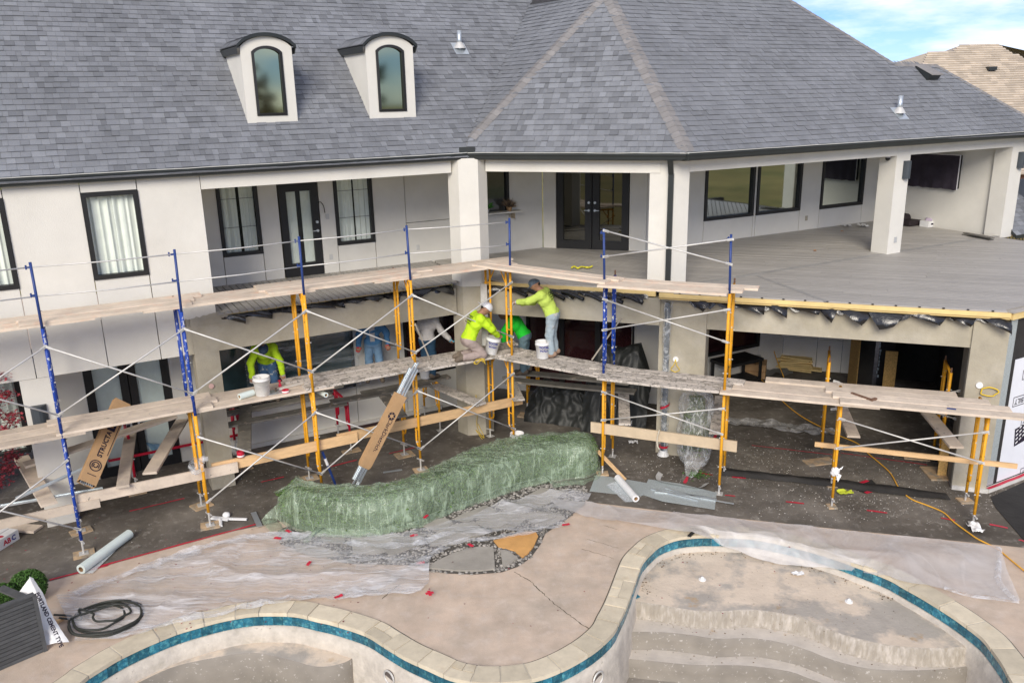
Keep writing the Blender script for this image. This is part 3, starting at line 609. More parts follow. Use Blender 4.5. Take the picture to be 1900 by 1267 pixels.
# centre porch: left wall with shelf window, double door, right wall
window(FL, cwl-.75, cwl+.62, 4.62, 6.1, DB+.002, glassm=glass('shelf_window_glass', .45, (.8,.82,.78)), cloth=False)
hb('mullion', blackm, FL, cwl-.13, cwl-.04, DB-.08, DB+.03, 4.68, 6.03)
panel(FL, -.35, cwl+.62, ZD-.05, 4.62, DB); panel(FL, cwl-.75, cwl+.62, 6.1, TOP, DB); panel(FL, -.35, cwl-.75, 4.62, TOP, DB); panel(FL, cwl+.62, cwr, ZD-.05, TOP, DB)
hb('room_back', M('room_wall', (.42, .41, .38), .9), FL, -.4, cwr-.2, DB-1.4, DB-1.3, ZD, TOP)
FD = Fr(Vector((.89, 22.12, 0)), (Vector((3.85, 21.10, 0))-Vector((.89, 22.12, 0))).normalized(), Vector((-.326, -.945, 0)))
FD.n = Vector((FD.u.y, -FD.u.x, 0))
dd0, dd1 = FD.sd(gp(1034.5, 459, ZD))[0], FD.sd(gp(1167.5, 464, ZD))[0]; dend = FD.sd(gp(1199, 465.4, ZD))[0]
panel(FD, 0, dd0, ZD-.05, TOP); panel(FD, dd1, dend, ZD-.05, TOP)
glass_door(FD, dd0, dd1, ZD, 6.2, .0, fwid=.19, low=.22, leaf=2, gl=darkglass)
DR = -3.84
so_ = FR.sd(FD.p(dend, 0, 0)); 
def rw(x, y): return vp(x, y, FR, DR)
wN = (rw(1210, 340)[0], rw(1226, 340)[0]); zr = rw(1217, 419)[1]
W3 = (rw(1310, 330)[0], rw(1398, 380)[0]); W4 = (rw(1406, 330)[0], rw(1485, 370)[0]); W5 = (rw(1525, 330)[0], rw(1601, 360)[0])
zw = (rw(1355, 405)[1] + rw(1440, 393)[1])/2 - .02; zw5 = rw(1560, 384)[1]
cur = FR.sd(FD.p(dend, 0, 0))[0]
refl = mirror('living_room_glass', (.40, .44, .43))
for k, (a, b, zz) in enumerate(((wN[0], wN[0]+.75, zw), (W3[0]-.02, W3[1], zw), (W4[0], W4[1], zw), (W5[0], W5[1], zw5))):
    panel(FR, cur, a, ZD-.05, TOP, DR); panel(FR, a, b, ZD-.05, zz, DR); panel(FR, a, b, 6.2, TOP, DR); window(FR, a, b, zz, 6.2, DR, glassm=refl, cloth=False, fw_=.085)
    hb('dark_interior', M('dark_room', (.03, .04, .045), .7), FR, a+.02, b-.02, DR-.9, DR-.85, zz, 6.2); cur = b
panel(FR, cur, sE+.1, ZD-.05, TOP, DR)
a, z = rw(1496, 405); hb('outlet_cover', M('tan_cover', (.4, .36, .28), .6), FR, a-.05, a+.05, DR-.01, DR+.012, z-.07, z+.07)
a, z = vp(1671-10, 445, FR, 0); hb('outlet_cover', M('steel_cover', (.45, .46, .46), .5), FR, a-.05, a+.05, -.01, .012, z-.07, z+.07)
a, z = FD.sd(gp(1188, 440, ZD+.3)); hb('outlet_cover', stucco, FD, dd1+.25, dd1+.33, -.01, .015, ZD+.38, ZD+.52)
# ---------------------------------------------------------------- decking
def hint(poly, v):
    xs = []
    for i in range(len(poly)):
        a, b = poly[i], poly[(i+1) % len(poly)]
        if (a[1] <= v) != (b[1] <= v): xs.append(a[0]+(b[0]-a[0])*(v-a[1])/(b[1]-a[1]))
    return (min(xs), max(xs)) if len(xs) >= 2 else None
def decking(name, poly, dirv, width=.142, gap=.022, ztop=ZD, seed=1, rag=0, cuts=None):
    r = random.Random(seed); u = dirv.normalized(); v = Vector((-u.y, u.x, 0)); P2 = [(p.dot(u), p.dot(v)) for p in poly]
    v0 = min(p[1] for p in P2); v1 = max(p[1] for p in P2); k = v0
    while k < v1-.02:
        e = min(k+width-gap, v1-1e-4); A, B = hint(P2, k+1e-4), hint(P2, e)
        if A and not B: B = A
        if B and not A: A = B
        if A:
            rg = r.uniform(0, rag)
            segs = [(A[0]-rg, A[1], B[0]-rg, B[1])]
            if cuts is not None and A[1]-A[0] > 4:
                t = r.uniform(.3, .7); ca = A[0]+(A[1]-A[0])*t; segs = [(A[0]-rg, ca-.003, B[0]-rg, ca-.003), (ca+.003, A[1], ca+.003, B[1])]
            for s in segs:
                mb = MB(); zt = ztop + r.uniform(-.0015, .0015)
                q = [u*s[0]+v*k, u*s[1]+v*k, u*s[3]+v*e, u*s[2]+v*e]
                mb.hexa([p+ZV*(zt-.032) for p in q]+[p+ZV*zt for p in q]); mb.build('deck_board', deckm, dk)
        k += width
dk = hb('deck_frame', M('deck_underside', (.06, .055, .05), .9), FL, sp+.02, -.5, DB-.02, -.12, ZT+.03, ZD-.03)
mb = MB(); 
mb.prism([(p.x, p.y) for p in [FC.p(.3, -.18, 0), FC.p(5.0, -.18, 0), FR.p(.4, -3.7, 0), FD.p(.05, .05, 0), FL.p(.2, DB+.05, 0)]], ZT+.031, ZD-.031)
Rc = gp(1866, 577, ZD); Rcs = FC.sd(Rc)[0]
mb.prism([(p.x, p.y) for p in [FC.p(4.3, -.18, 0), FC.p(Rcs-.15, -.18, 0), FC.p(Rcs-.15, -.18, 0)+uL*7.5, FR.p(sE+.1, -3.8, 0), FR.p(.4, -3.8, 0)]], ZT+.029, ZD-.033)
mb.build('joist_block', M('deck_joists', (.06, .05, .04), .9), dk)
decking('l', [FL.p(sp+.01, .06, 0), FL.p(sc1-.05, .06, 0), FL.p(sc1+.3, DB+.01, 0), FL.p(sp+.01, DB+.01, 0)], nL, seed=2)
cd_dir = Vector((math.cos(math.radians(-42)), math.sin(math.radians(-42)), 0))
decking('c', [FL.p(.25, -.45, 0), FC.p(.75, -.06, 0), FC.p(4.1, -.06, 0), FC.p(4.2, -.6, 0), FD.p(dend+.15, .0, 0), FD.p(.0, .0, 0), FL.p(.30, DB+.01, 0)], cd_dir, seed=3, rag=.0)
endR = Rc + uL*7.0
decking('r', [FC.p(4.25, .02, 0), FC.p(Rcs, .02, 0), endR, FR.p(sE+.2, DR+.02, 0), FR.p(.5, DR+.02, 0)], uC, seed=4, ztop=ZD, cuts=1)
hb('picture_frame_board', M('pale_deck_strip', (.34, .33, .31), .6), FR, .45, sE, -.16, -.02, ZD+.0025, ZD+.005, dk)
mb = MB(); A, B = gp(1405, 512, ZD), gp(1535, 560, ZD); mb.bar(A+ZV*.004, B+ZV*.004, .10, .003); mb.build('seam_board', M('seam_board', (.31, .30, .28), .6), dk)
# border boards and yellow rim joists
mb = MB(); mb.box(FC, 4.6, Rcs+.02, .024, .15, ZD-.02, ZD+.004); mb.build('border_board', deckm, dk)
FRR = Fr(Vector((Rc.x, Rc.y, 0)), uL, nL); mb = MB(); mb.box(FRR, .0, 7, .02, .15, ZD-.02, ZD+.004); mb.build('border_board', M('pale_border', (.40, .37, .33), .6), dk)
for k in range(60): 
    a = 4.7 + k*.4
    if a < Rcs: hb('clip', blackm, FC, a, a+.04, .15, .165, ZD-.012, ZD+.01, dk)
    else: break
hb('rim_joist', rimwood, FC, .35, 4.2, -.10, -.02, 3.49, 3.60, dk); hb('rim_joist', rimwood, FC, 4.3, Rcs+.08, .06, .12, 3.475, 3.605, dk)
hb('rim_joist', rimwood, FC, 4.3, Rcs+.09, .121, .155, 3.52, 3.606, dk)
hb('rim_joist', rimwood, FRR, .06, 7, .03, .12, 3.475, 3.605, dk)
hb('rim_joist', rimwood, FL, sp+.05, sc1-.4, -.14, -.03, 3.52, 3.60, dk)
r = random.Random(4)
for (x, y), (x2, y2) in (((905, 500), (960, 517)), ((935, 495), (1000, 516)), ((985, 503), (1060, 524)), ((1030, 512), (1090, 526)), ((1060, 516), (1115, 528))):   # loose board ends
    mb = MB(); mb.bar(gp(x, y, ZD+.012), gp(x2, y2, ZD-.02), .14, .024); mb.build('loose_board', deckm, dk)
# ---------------------------------------------------------------- ground floor: mortar lintels, pillars, recess
m2a, m2b = lpx(395, 913)[0], lpx(438, 903)[0]
hb('lintel', mortar, FL, slm, -.28, -.45, -.004, ZL, ZT)
hb('lintel', mortar, FC, .42, 4.30, -.45, -.02, ZL, ZT-.01)
s3a = FC.sd(gp(1765, 907))[0]; s3b = FC.sd(gp(1830, 918))[0]
hb('lintel', mortar, FC, 4.94, s3a+.0, -.45, -.06, ZL-.02, ZT-.02)
hb('pillar', mortar, FL, m2a, m2b, -.45, -.008, 0, ZL+.002)
c2a, c2b = FC.sd(gp(1213, 846))[0], FC.sd(gp(1229, 849))[0]; c2e = FC.sd(gp(1297, 858))[0]
hb('pillar', mortar, FC, c2b, c2e, -.55, .0, 0, ZT+.02); hb('pillar', mortar, FC, c2a, c2b+.01, -.5, -.06, 0, ZT-.01)
hb('pillar', mortar, FC, s3a, s3b, -.6, -.01, .09, ZT); hb('pillar_return', M('darker_mortar', (.19, .18, .15), .9, .15, var=.2), FC, s3a-.012, s3a, -.6, -.06, .05, ZL-.03)  # thin return skin, darker than the mortar on the pillar front
hb('pillar_foot', M('white_footing', (.6, .58, .54), .9, var=.15), FC, s3a, s3b+.03, -.6, .03, 0, .09)
pA, pB = lpx(89, 980)[0], lpx(141, 971.6)[0]+.05
hb('pillar', stucco, FL, pA, pB, -.45, -.01, 0, ZL)
jr = M('ragged_mortar', (.33, .31, .25), .95, .1, var=.2, scale=6)
mb = MB(); r = random.Random(2); top = []; bot = []
for k in range(26):
    t = k/25; a = slm - .0 + (sp+.2-slm)*t; top.append(FL.p(a, .004, ZT+.10 + .05*noise.noise(Vector((k*.5, 0, 0))) + .10*t)); bot.append(FL.p(a, .004, ZT-.03))
mb.loft([top, bot]); top = []; bot = []
for k in range(26):
    t = k/25; z = ZT+.1 - (ZT-ZL+.08)*t; top.append(FL.p(slm-.02 + .03*noise.noise(Vector((k*.6, 3, 0))), .004, z)); bot.append(FL.p(slm+.1, .004, z))
mb.loft([top, bot]); mb.build('mortar_edge', mortar, house)
# corner column ragged top of mortar
# back wall of the left recess, french doors, sheeted windows
DW = -1.8
def lw(x, y): return vp(x, y, FL, DW)
fd0, fd1 = lw(165, 760)[0], lw(318, 720)[0]
wl = [(lw(405, 720)[0], lw(658, 680)[0]), (lw(750, 640)[0], lw(850, 640)[0])]
panel(FL, -12, lw(-60, 800)[0], 0, ZL, DW); panel(FL, lw(60, 800)[0], fd0, 0, ZL, DW); panel(FL, fd1, wl[0][0], 0, ZL, DW)
for a, b in wl: panel(FL, a, b, 0, 1.0, DW)
panel(FL, wl[0][1], wl[1][0], 0, 2.95, DW); panel(FL, wl[1][1], .6, 0, 2.95, DW)
glass_door(FL, fd0, fd1, .02, 2.85, DW, fwid=.16, low=.2, leaf=2, gl=bluefilm, side='r', knob=False)
hb('dark_interior', M('dull_room', (.40, .46, .44), .9), FL, fd0, fd1, DW-.5, DW-.45, 0, 2.9)
mid = (fd0+fd1)/2
for s in (-1, 1):
    P = FL.p(mid+s*.075, DW+.03, 1.12); mb = MB(); mb.bar(P-ZV*.13, P+ZV*.13, .04, .02, nL); mb.bar(P+nL*.03, P+nL*.03+uL*.13*s, .02, .02); mb.build('door_handle', zinc, house)
maroon = M('maroon_reflection_glass', (.035, .012, .014), .08, .8, var=.3, scale=1.5); teal = M('teal_dark_glass', (.025, .05, .055), .12, .7, var=.3, scale=2)  # first is dark glass, its maroon reflection put into the base colour
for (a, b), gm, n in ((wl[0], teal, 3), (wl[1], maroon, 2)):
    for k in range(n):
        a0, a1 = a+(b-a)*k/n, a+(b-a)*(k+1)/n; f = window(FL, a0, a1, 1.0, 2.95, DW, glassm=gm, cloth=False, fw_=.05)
window(FL, lw(-60, 760)[0], lw(60, 760)[0]-.15, .9, 2.9, DW, glassm=winglass, cloth=True)
ceil('recess_ceiling', [FL.p(-13, 0, 0), FL.p(-13, DW-.1, 0), FL.p(.6, DW-.1, 0), FL.p(-.3, -.02, 0)], 2.955)
hb('sill_band', stucco, FL, m2b, 0, DW, DW+.08, .0, .10)
# centre recess: dark glass with its maroon reflection painted in, white pier; right patio room
FB = Fr(FC.p(0, -3.0, 0), uC, nC)
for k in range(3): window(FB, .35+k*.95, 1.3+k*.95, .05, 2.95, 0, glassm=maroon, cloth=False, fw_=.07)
panel(FB, 3.2, 3.95, 0, 2.95); panel(FB, -1.2, .35, 0, 2.95); hb('door_frame', blackm, FB, 3.96, 4.15, -.1, .02, 0, 2.95)
LWd = vp(1450, 683, FL, 0)
lo = gp(1450, 683); FW2 = Fr(lo, uL, nL)
aw = [FW2.sd(pp(x, y, lo, nL))[0] for x, y in ((1290, 640), (1408, 640))]; zsill = FW2.p(0, 0, 0)
z0w = pp(1305, 664, lo, nL).z; z1w_ = pp(1400, 643, lo, nL).z; zs_ = (z0w+z1w_)/2
panel(FW2, -5.2, aw[0], 0, 2.95); panel(FW2, aw[0], aw[1], 0, zs_); panel(FW2, aw[1], 0, 0, 2.95)
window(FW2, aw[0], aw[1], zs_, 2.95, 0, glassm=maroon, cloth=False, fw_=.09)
FW3 = Fr(lo, uC, nC)
for a, b in ((0, .9), (.9, 1.55), (1.55, 2.1)): panel(FW3, a, b, 0, .92); panel(FW3, a, b, .92, 2.95)
hb('dark_band', blackm, FW3, 1.0, 1.6, 0, .02, 2.0, 2.08)
dark_back = M('dark_backing', (.028, .027, .025), .8, .2, var=.2)  # near-black panels closing the back and right side of the patio
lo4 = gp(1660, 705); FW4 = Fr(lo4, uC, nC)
hb('dark_backing', dark_back, FW4, -.1, 5.2, -.10, -.05, 0, 2.95); hb('dark_backing', dark_back, Fr(FC.p(s3b, -.2, 0), nC, uC), -6.5, -.4, -.14, -.1, 0, 2.95)
for px in (1590, 1626):
    q = gp(px, 712+(px-1590)*.22); fr = Fr(q, uC, nC); hb('wrapped_post', feltdark, fr, -.0, .36, -.3, 0, 0, 2.93)
mb = MB(); fr = Fr(gp(1626, 720), uC, nC)
rr = random.Random(6)
for k in range(26): z = .3+k*.1; a = rr.uniform(-.03, .01); mb.box(fr, a-.015, a+rr.uniform(.0, .03), .001, .008, z, z+rr.uniform(.04, .1))
mb.build('white_residue', M('pale_residue', (.5, .6, .66), .8), house)
ceil('patio_ceiling', [FC.p(.2, -.3, 0), FC.p(s3b, -.3, 0), FC.p(s3b+.1, -.3, 0)+uL*9, FC.p(0, -9, 0), FL.p(.5, DW-.05, 0)], 2.957)
# side wall with house wrap, running back to the right
FS = Fr(FC.p(s3b, -.012, 0), uL, nL)
hb('side_wall', feltdark, FS, .0, 9, -.2, -.03, .10, 3.45); hb('side_footing', M('side_footing', (.62, .60, .56), .9, var=.1), FS, .02, 9, -.25, .05, 0, .10)
sw0 = [FS.sd(pp(x, y, FS.o, nL))[0] for x, y in ((1895, 640), (1850, 880))]
hw = hb('house_wrap', wrap, FS, sum(sw0)/2, 9, -.029, -.022, .13, 2.62)
mb = MB(); mesh_rows = [[FS.p(a, -.026, z) for z in [.12+.11*k for k in range(31)]] for a in (.0, .06, .13, .19, .25)]
mb.loft(mesh_rows); mb.build('lath_strip', lathm, house)
# ---------------------------------------------------------------- gutters, downspout
gm = lambda n, fr, a, b, d0, d1, z0, z1: hb(n, gutterm, fr, a, b, d0, d1, z0, z1)
gx = (FL.p(0, .2, 0)-FC.p(0, .12, 0)); 
den = uL.x*uC.y-uL.y*uC.x; dq = FC.p(0, .12, 0)-FL.p(0, .2, 0); sLC = (dq.x*uC.y-dq.y*uC.x)/den; sCL = (dq.x*uL.y-dq.y*uL.x)/den
sCR = FC.sd(P1G)[0]
def gutter(fr, a, b, d):
    prof = [(d-.14, ZE+.03), (d-.14, ZE+.14), (d-.135, ZE+.145), (d-.13, ZE+.05), (d-.06, ZE+.012), (d-.02, ZE+.03), (d-.012, ZE+.13), (d, ZE+.14), (d, ZE+.11), (d-.02, ZE+.07), (d-.03, ZE+.02), (d-.07, ZE), (d-.13, ZE)]
    mb = MB(); mb.loft([[fr.p(s, q[0], q[1]) for q in prof+prof[:1]] for s in (a, b)]); g = mb.build('gutter', gutterm, house)
    hb('fascia', gutterm, fr, a, b, d-.17, d-.142, ZE+.005, ZE+.15)
    mb = MB(); r = random.Random(int(abs(a*10))); n = int((b-a)/.35); mb.tube([fr.p(a+(b-a)*k/n, d-.012, ZE+.152+r.uniform(-.004, .004)) for k in range(n+1)], .008, 4); mb.build('light_cable', M('pale_cable', (.6, .6, .55), .6), house)
gutter(FL, -14, sLC, .2); gutter(FC, sCL, sCR, .12); gutter(FR, 0-.06, sE+4, .45)
hb('soffit', stucco, FL, -14, 0, 0.002, .06, TOP-.03, TOP); hb('soffit', stucco, FC, .3, sCR-.1, -.2, -.02, TOP-.03, TOP); hb('soffit', stucco, FR, .1, sE+4, 0.002, .31, TOP-.03, TOP)
Pg = FC.p(sCL, .12, 0); fr = Fr(Pg, bu, bis); hb('splash_guard', gutterm, fr, -.17, .17, -.05, -.03, ZE+.1, ZE+.27)
xu = vp(1243, 400, FC, -.13)[0]-.05; xd = vp(1232, 800, FC, .06)[0]-.05
dsp = tag(hb('downspout', gutterm, FC, xu, xu+.105, -.165, -.08, ZD-.05, 5.98)); mb = MB(); mb.bar(FC.p(xu+.05, -.12, 5.97), FC.p(xu+.05, .06, 6.28), .1, .08, nC); mb.build('elbow', gutterm, dsp)
hb('tape_band', redtape, FC, xu-.003, xu+.108, -.168, -.077, ZD-.02, ZD+.07, dsp)
hb('downspout', M('covered_pipe', (.06, .075, .09), .35, .5, var=.3), FC, xd, xd+.10, .02, .10, .12, 3.40)
# ================================================================ ROOF
ZR = ZE + .155
mC, mL = 1.1, .9
eC = FC.p(0, .02, ZR); eL = FL.p(0, .10, ZR)
def slopev(n, m): return (-n + m*ZV).normalized()
vC, vL = slopev(nC, mC), slopev(nL, mL)
NC, NL = uC.cross(vC).normalized(), uL.cross(vL).normalized()
NC = NC if NC.z > 0 else -NC; NL = NL if NL.z > 0 else -NL
apex = pp(1125, -15, eC, NC)
cR = FC.p(sCR-.02, .02, ZR)                      # eave corner under the right hip
dR = (apex-cR); run = -(Vector((dR.x, dR.y, 0)).dot(nL)); mR = (apex.z-ZR)/run
eR = cR; vR = slopev(nL, mR); NR = uL.cross(vR).normalized(); NR = NR if NR.z > 0 else -NR
cLe = pp(868, 262, eC, NC)
vb = pp(872, 240, eL, NL); vt = pp(985, 0, eL, NL); vdir = (vt-vb).normalized(); vtop = vb + vdir*9
hdir = (apex-cLe).normalized()
NS = hdir.cross(vdir).normalized(); NS = NS if NS.z > 0 else -NS
uS = Vector((-NS.y, NS.x, 0)).normalized(); uS = uS if uS.x < 0 else -uS; vS = uS.cross(NS); vS = vS if vS.z > 0 else -vS
rid = Vector((.16, 1, 0)).normalized()
apex2 = apex + rid*7
s1 = pp(1465, 0, eR, NR); s2 = pp(1658, 118, eR, NR); s3 = pp(1738, 122, eR, NR); s4 = pp(1900, 214, eR, NR)
s0 = s1 + (s1-s2).normalized()*5
apexR = apex + (pp(1133, -200, eR, NR)-apex)*1.0
s5 = s4 + (s4-s3).normalized()*1.5
aL, aLt = FL.p(-14, .10, ZR), FL.p(-14, .10, ZR) + vL*9.5
joinL = eL + uL*(sLC+.25)
vlow = FL.p(sLC+.1, .10, ZR)
polyL = [aL, vlow, vb, vtop + uL*.0, vtop+(-uL)*1 + vL*0.0, aLt + vL*0]
polyL = [aL, vlow, vb+uL*.3, vtop+uL*.5, FL.p(-14, .1, ZR) + vL*((vtop-eL).dot(vL))]
polyC = [FC.p(sCL-.08, .02, ZR), cR, apex, cLe]
NS = (apex-cLe).cross(vtop-cLe).normalized(); NS = NS if NS.z > 0 else -NS
uS = Vector((-NS.y, NS.x, 0)).normalized(); uS = uS if uS.x < 0 else -uS; vS = uS.cross(NS); vS = vS if vS.z > 0 else -vS
back_ = uS if uS.y > 0 else -uS
polyS = [cLe, apex, apex + back_*9, vtop]
kR = (s5-eR).dot(uL)
polyR = [cR, eR + uL*(kR+.6), s5, s3, s2, s1, s0, apex]
roof_under = M('roof_underlay', (.10, .10, .105), .95)
mb = MB()
for P, N in ((polyL, NL), (polyC, NC), (polyS, NS), (polyR, NR)): mb.add([p-N*.02 for p in P], [tuple(range(len(P)))])
bk = lambda p: Vector((p.x, p.y, p.z)) + Vector((.25, 1, -.9))*6      # rear slopes
rearL = [polyL[4], vtop]; 
mb.add([polyL[4], vtop, vtop - nL*7 - ZV*6, polyL[4] - nL*7 - ZV*6], [(0,1,2,3)])
rb = lambda p, L: Vector((p.x, p.y, 6.45)) - nL*L
for a_, b_, la, lb in ((s0, s1, 9, 8), (s1, s2, 8, 5), (s2, s3, 5, 4.5), (s3, s5, 4.5, 1.5)): mb.add([a_, b_, rb(b_, lb), rb(a_, la)], [(0,1,2,3)])
roof = mb.build('roof', roof_under, house)
SH = []
def shingles(P, u, v, N, org, seed, emph=1.0, exp=.143):
    r = random.Random(seed); Q = [((p-org).dot(u), (p-org).dot(v)) for p in P]; v1 = max(q[1] for q in Q); k = min(q[1] for q in Q)
    k = math.floor(k/exp)*exp
    while k < v1:
        e = k+exp; lo = max(k, min(q[1] for q in Q)+1e-4); hi = min(e, v1-1e-4)
        A, B = hint(Q, lo), hint(Q, hi)
        if A and B:
            L, R = min(A[0], B[0]), max(A[1], B[1]); x = L - r.uniform(0, .3)
            while x < R:
                wd = r.choice([.09, .11, .13, .14, .15, .16, .18, .22]); x2 = x+wd; dark = r.random()
                tn = .5 + emph*(r.uniform(-.14, .14) - (.30 if dark < .22 else 0) + (.20 if dark > .80 else 0))
                a0, b0 = max(x+.0015, A[0]), min(x2-.0015, A[1]); a1, b1 = max(x+.0015, B[0]), min(x2-.0015, B[1])
                if b0 > a0+.004 or b1 > a1+.004:
                    b0, b1 = max(a0, b0), max(a1, b1); th = r.choice([.013, .018, .025]); dv = .02
                    q = [org+u*a0+v*k, org+u*b0+v*k, org+u*b1+v*(k+exp+dv), org+u*a1+v*(k+exp+dv)]
                    SH.append((q, N*th, tn, ((q[0]+q[2])/2-EYE).length))
                x = x2
        k = e
shingles(polyL, uL, vL, NL, eL, 1, 1.0); shingles(polyC, uC, vC, NC, eC, 2, 1.25); shingles(polyS, uS, vS, NS, cLe, 3, .6); shingles(polyR, uL, vR, NR, eR, 4, .55)
def inframe(p):
    d = p-EYE; z = d.dot(fw); 
    if z <= 0: return False
    x, y = 950+F_PX*d.dot(RT)/z, 633.5-F_PX*d.dot(UP)/z; return -5 < x < 1905 and -5 < y < 1272
SH.sort(key=lambda s: s[3] + (0 if inframe(sum(s[0], Vector())/4) else 100))
rest = MB()
for i, (q, n, tn, _) in enumerate(SH):
    mb = MB() if i < 300 else rest; mb.cur = tn
    mb.add([q[0], q[1], q[2], q[3], q[0]+n, q[1]+n, q[2]+n*.12, q[3]+n*.12], [(4,5,6,7),(0,1,5,4),(1,2,6,5),(3,0,4,7)])
    if i < 300: mb.build('shingle', shingle, roof, tint=True)
rest.build('shingles', shingle, roof, tint=True, kind='stuff')
# hip caps
def caps(a, b, n1, n2, wd=.15, step=.145):
    L = (b-a).length; t = (b-a)/L; up = (n1+n2).normalized(); k = 0.0; r = random.Random(int(L*100))
    s1_ = t.cross(n1).normalized(); s2_ = t.cross(n2).normalized()
    if s1_.dot(s2_) > 0: s2_ = -s2_
    if s1_.dot(n2-up*n2.dot(up)) < 0: s1_, s2_ = (-s1_, -s2_)
    # each wing leans down its own slope
    w1 = t.cross(n1).normalized(); w1 = w1 if w1.dot(n2) < 0 else -w1; w2 = t.cross(n2).normalized(); w2 = w2 if w2.dot(n1) < 0 else -w2
    while k < L:
        p = a+t*k; e = a+t*min(k+step+.05, L+.05); h = .035; h2 = .018
        q = [p+w1*wd+n1*.02, p+up*h*.8, p+w2*wd+n2*.02, e+w1*wd+n1*.012, e+up*h2, e+w2*wd+n2*.012, p+w1*wd-n1*.0, p-up*.01, p+w2*wd]
        mb = MB(); mb.add(q, [(0,1,4,3),(1,2,5,4),(6,7,1,0),(7,8,2,1)]); mb.build('ridge_cap', capm, roof); k += step
caps(cLe + hdir*.1, apex, NS, NC); caps(cR + (apex-cR).normalized()*.02, apex, NC, NR, .16)
tb = -nL; NB = Vector((.3, .7, .6)).normalized()
caps(s2, s1 + (s1-s2).normalized()*.6, NR, NB, .12); caps(s3, s2, NR, NB, .12); caps(s5, s3, NR, NB, .12)
# dormers
def dormer(bl, br, topy, arch, seed):
    # bl/br photo pixels of the lower front corners on the roof
    A, B = pp(*bl, eL, NL), pp(*br, eL, NL); dA = FL.sd((A+B)/2)[1]; fr = Fr(FL.p(0, dA, 0), uL, nL)
    a0, a1 = FL.sd(A)[0], FL.sd(B)[0]; zb = (A.z+B.z)/2 - .03; c = (a0+a1)/2; w = (a1-a0)/2
    _, zt = vp((bl[0]+br[0])/2-8, topy, fr, 0); zs = zt - w*arch; m_ = mL
    wall = MB(); n = 14
    def arc(t, rr, zt_): return c + rr*t, zt_ - (1-math.cos(math.asin(max(-1, min(1, t*.86)))))*rr*arch/ (1-math.cos(math.asin(.86)))
    arcp = [arc(-1+2*k/n, w, zt) for k in range(n+1)]
    ww = w*.60; wb = zb+.17; wt = zt - .17
    arcw = [arc(-1+2*k/n, ww, wt) for k in range(n+1)]
    # front face round the window opening
    def v3(p, d=0): return fr.p(p[0], d, p[1])
    wall.loft([[v3(p) for p in arcp], [v3(p) for p in arcw]]); 
    wall.add([v3((a0, zb)), v3(arcp[0]), v3(arcw[0]), v3((c-ww, wb))], [(0,1,2,3)]); wall.add([v3((a1, zb)), v3(arcp[-1]), v3(arcw[-1]), v3((c+ww, wb))], [(0,1,2,3)])
    wall.add([v3((a0, zb)), v3((a1, zb)), v3((c+ww, wb)), v3((c-ww, wb))], [(0,1,2,3)])
    wall.loft([[v3(p) for p in [(c-ww, wb)]+arcw+[(c+ww, wb), (c-ww, wb)]], [v3(p, -.1) for p in [(c-ww, wb)]+arcw+[(c+ww, wb), (c-ww, wb)]]])
    hz = arcp[0][1]; back = (hz-zb)/m_
    for s, e in ((a0, 0), (a1, 0)): wall.add([fr.p(s, 0, zb), fr.p(s, 0, hz), fr.p(s, -back, hz)], [(0,1,2)])
    dm = wall.build('dormer', stucco, house)
    ro = [(p[0] + (p[0]-c)*.09, p[1]+.03 + .02) for p in arcp]; ro[0] = (ro[0][0]-.03, ro[0][1]-.03); ro[-1] = (ro[-1][0]+.03, ro[-1][1]-.03)
    def bd(z): return -(z-zb)/m_ - .05
    mb = MB(); mb.loft([[fr.p(p[0], .07, p[1]) for p in ro], [fr.p(p[0], bd(p[1]), p[1]) for p in ro]]); 
    mb.cur = .5; o = mb.build('dormer_roof', shingle, dm, tint=True)
    r = random.Random(seed); mb = MB()
    for k in range(n):                                        # shingle courses on the curved roof
        p, q = ro[k], ro[k+1]; x = .08
        while x > bd(min(p[1], q[1])):
            x2 = x - r.choice([.2, .26, .3]); e = max(x2, bd(min(p[1], q[1]))); mb.cur = .5+r.uniform(-.4, .3)
            up_ = .016; mb.add([fr.p(p[0], x, p[1]+up_), fr.p(q[0], x, q[1]+up_), fr.p(q[0], e+.004, q[1]+up_*.6), fr.p(p[0], e+.004, p[1]+up_*.6)], [(0,1,2,3)]); x = x2
    mb.build('dormer_shingles', shingle, dm, tint=True, kind='stuff')
    mb = MB(); mb.loft([[fr.p(p[0], .075, p[1]+.018) for p in ro], [fr.p(p[0], .075, p[1]-.045) for p in ro], [fr.p(p[0], -.02, p[1]-.05) for p in ro]])
    for sx in (0, -1): 
        s = ro[sx][0]; z = ro[sx][1]-.02; sg = -1 if sx == 0 else 1
        mb.add([fr.p(s, .07, z), fr.p(s, bd(z), z), fr.p(s-sg*.02, bd(z)+.02, z-.13), fr.p(s-sg*.02, .0, z-.13)], [(0,1,2,3)])
    mb.build('fascia', gutterm, dm)
    ring = [(c-ww, wb)]+arcw+[(c+ww, wb)]; ring2 = [(c-ww+.05, wb+.05)]+[arc(-1+2*k/n, ww-.05, wt-.05) for k in range(n+1)]+[(c+ww-.05, wb+.05)]
    mb = MB(); R1 = ring+ring[:1]; R2 = ring2+ring2[:1]; mb.loft([[v3(p, .02) for p in R1], [v3(p, .03) for p in R2], [v3(p, -.06) for p in R2]]); mb.loft([[v3(p, .02) for p in R1], [v3(p, -.05) for p in R1]]); mb.build('window_frame', blackm, dm)
    mb = MB(); mb.add([v3(p, -.04) for p in ring2], [tuple(range(len(ring2)))]); mb.build('pane', bpy.data.materials.get('dormer_glass') or mirror('dormer_glass', (.34, .36, .25), .05), dm)
    mb = MB(); mb.box(fr, a0-.01, a1+.01, -.02, .015, zb-.03, zb-.0); mb.build('base_flashing', whitepl, dm)
dormer((460, 230), (553, 227), 68, .38, 1); dormer((687, 222), (772, 218), 67, .38, 2)
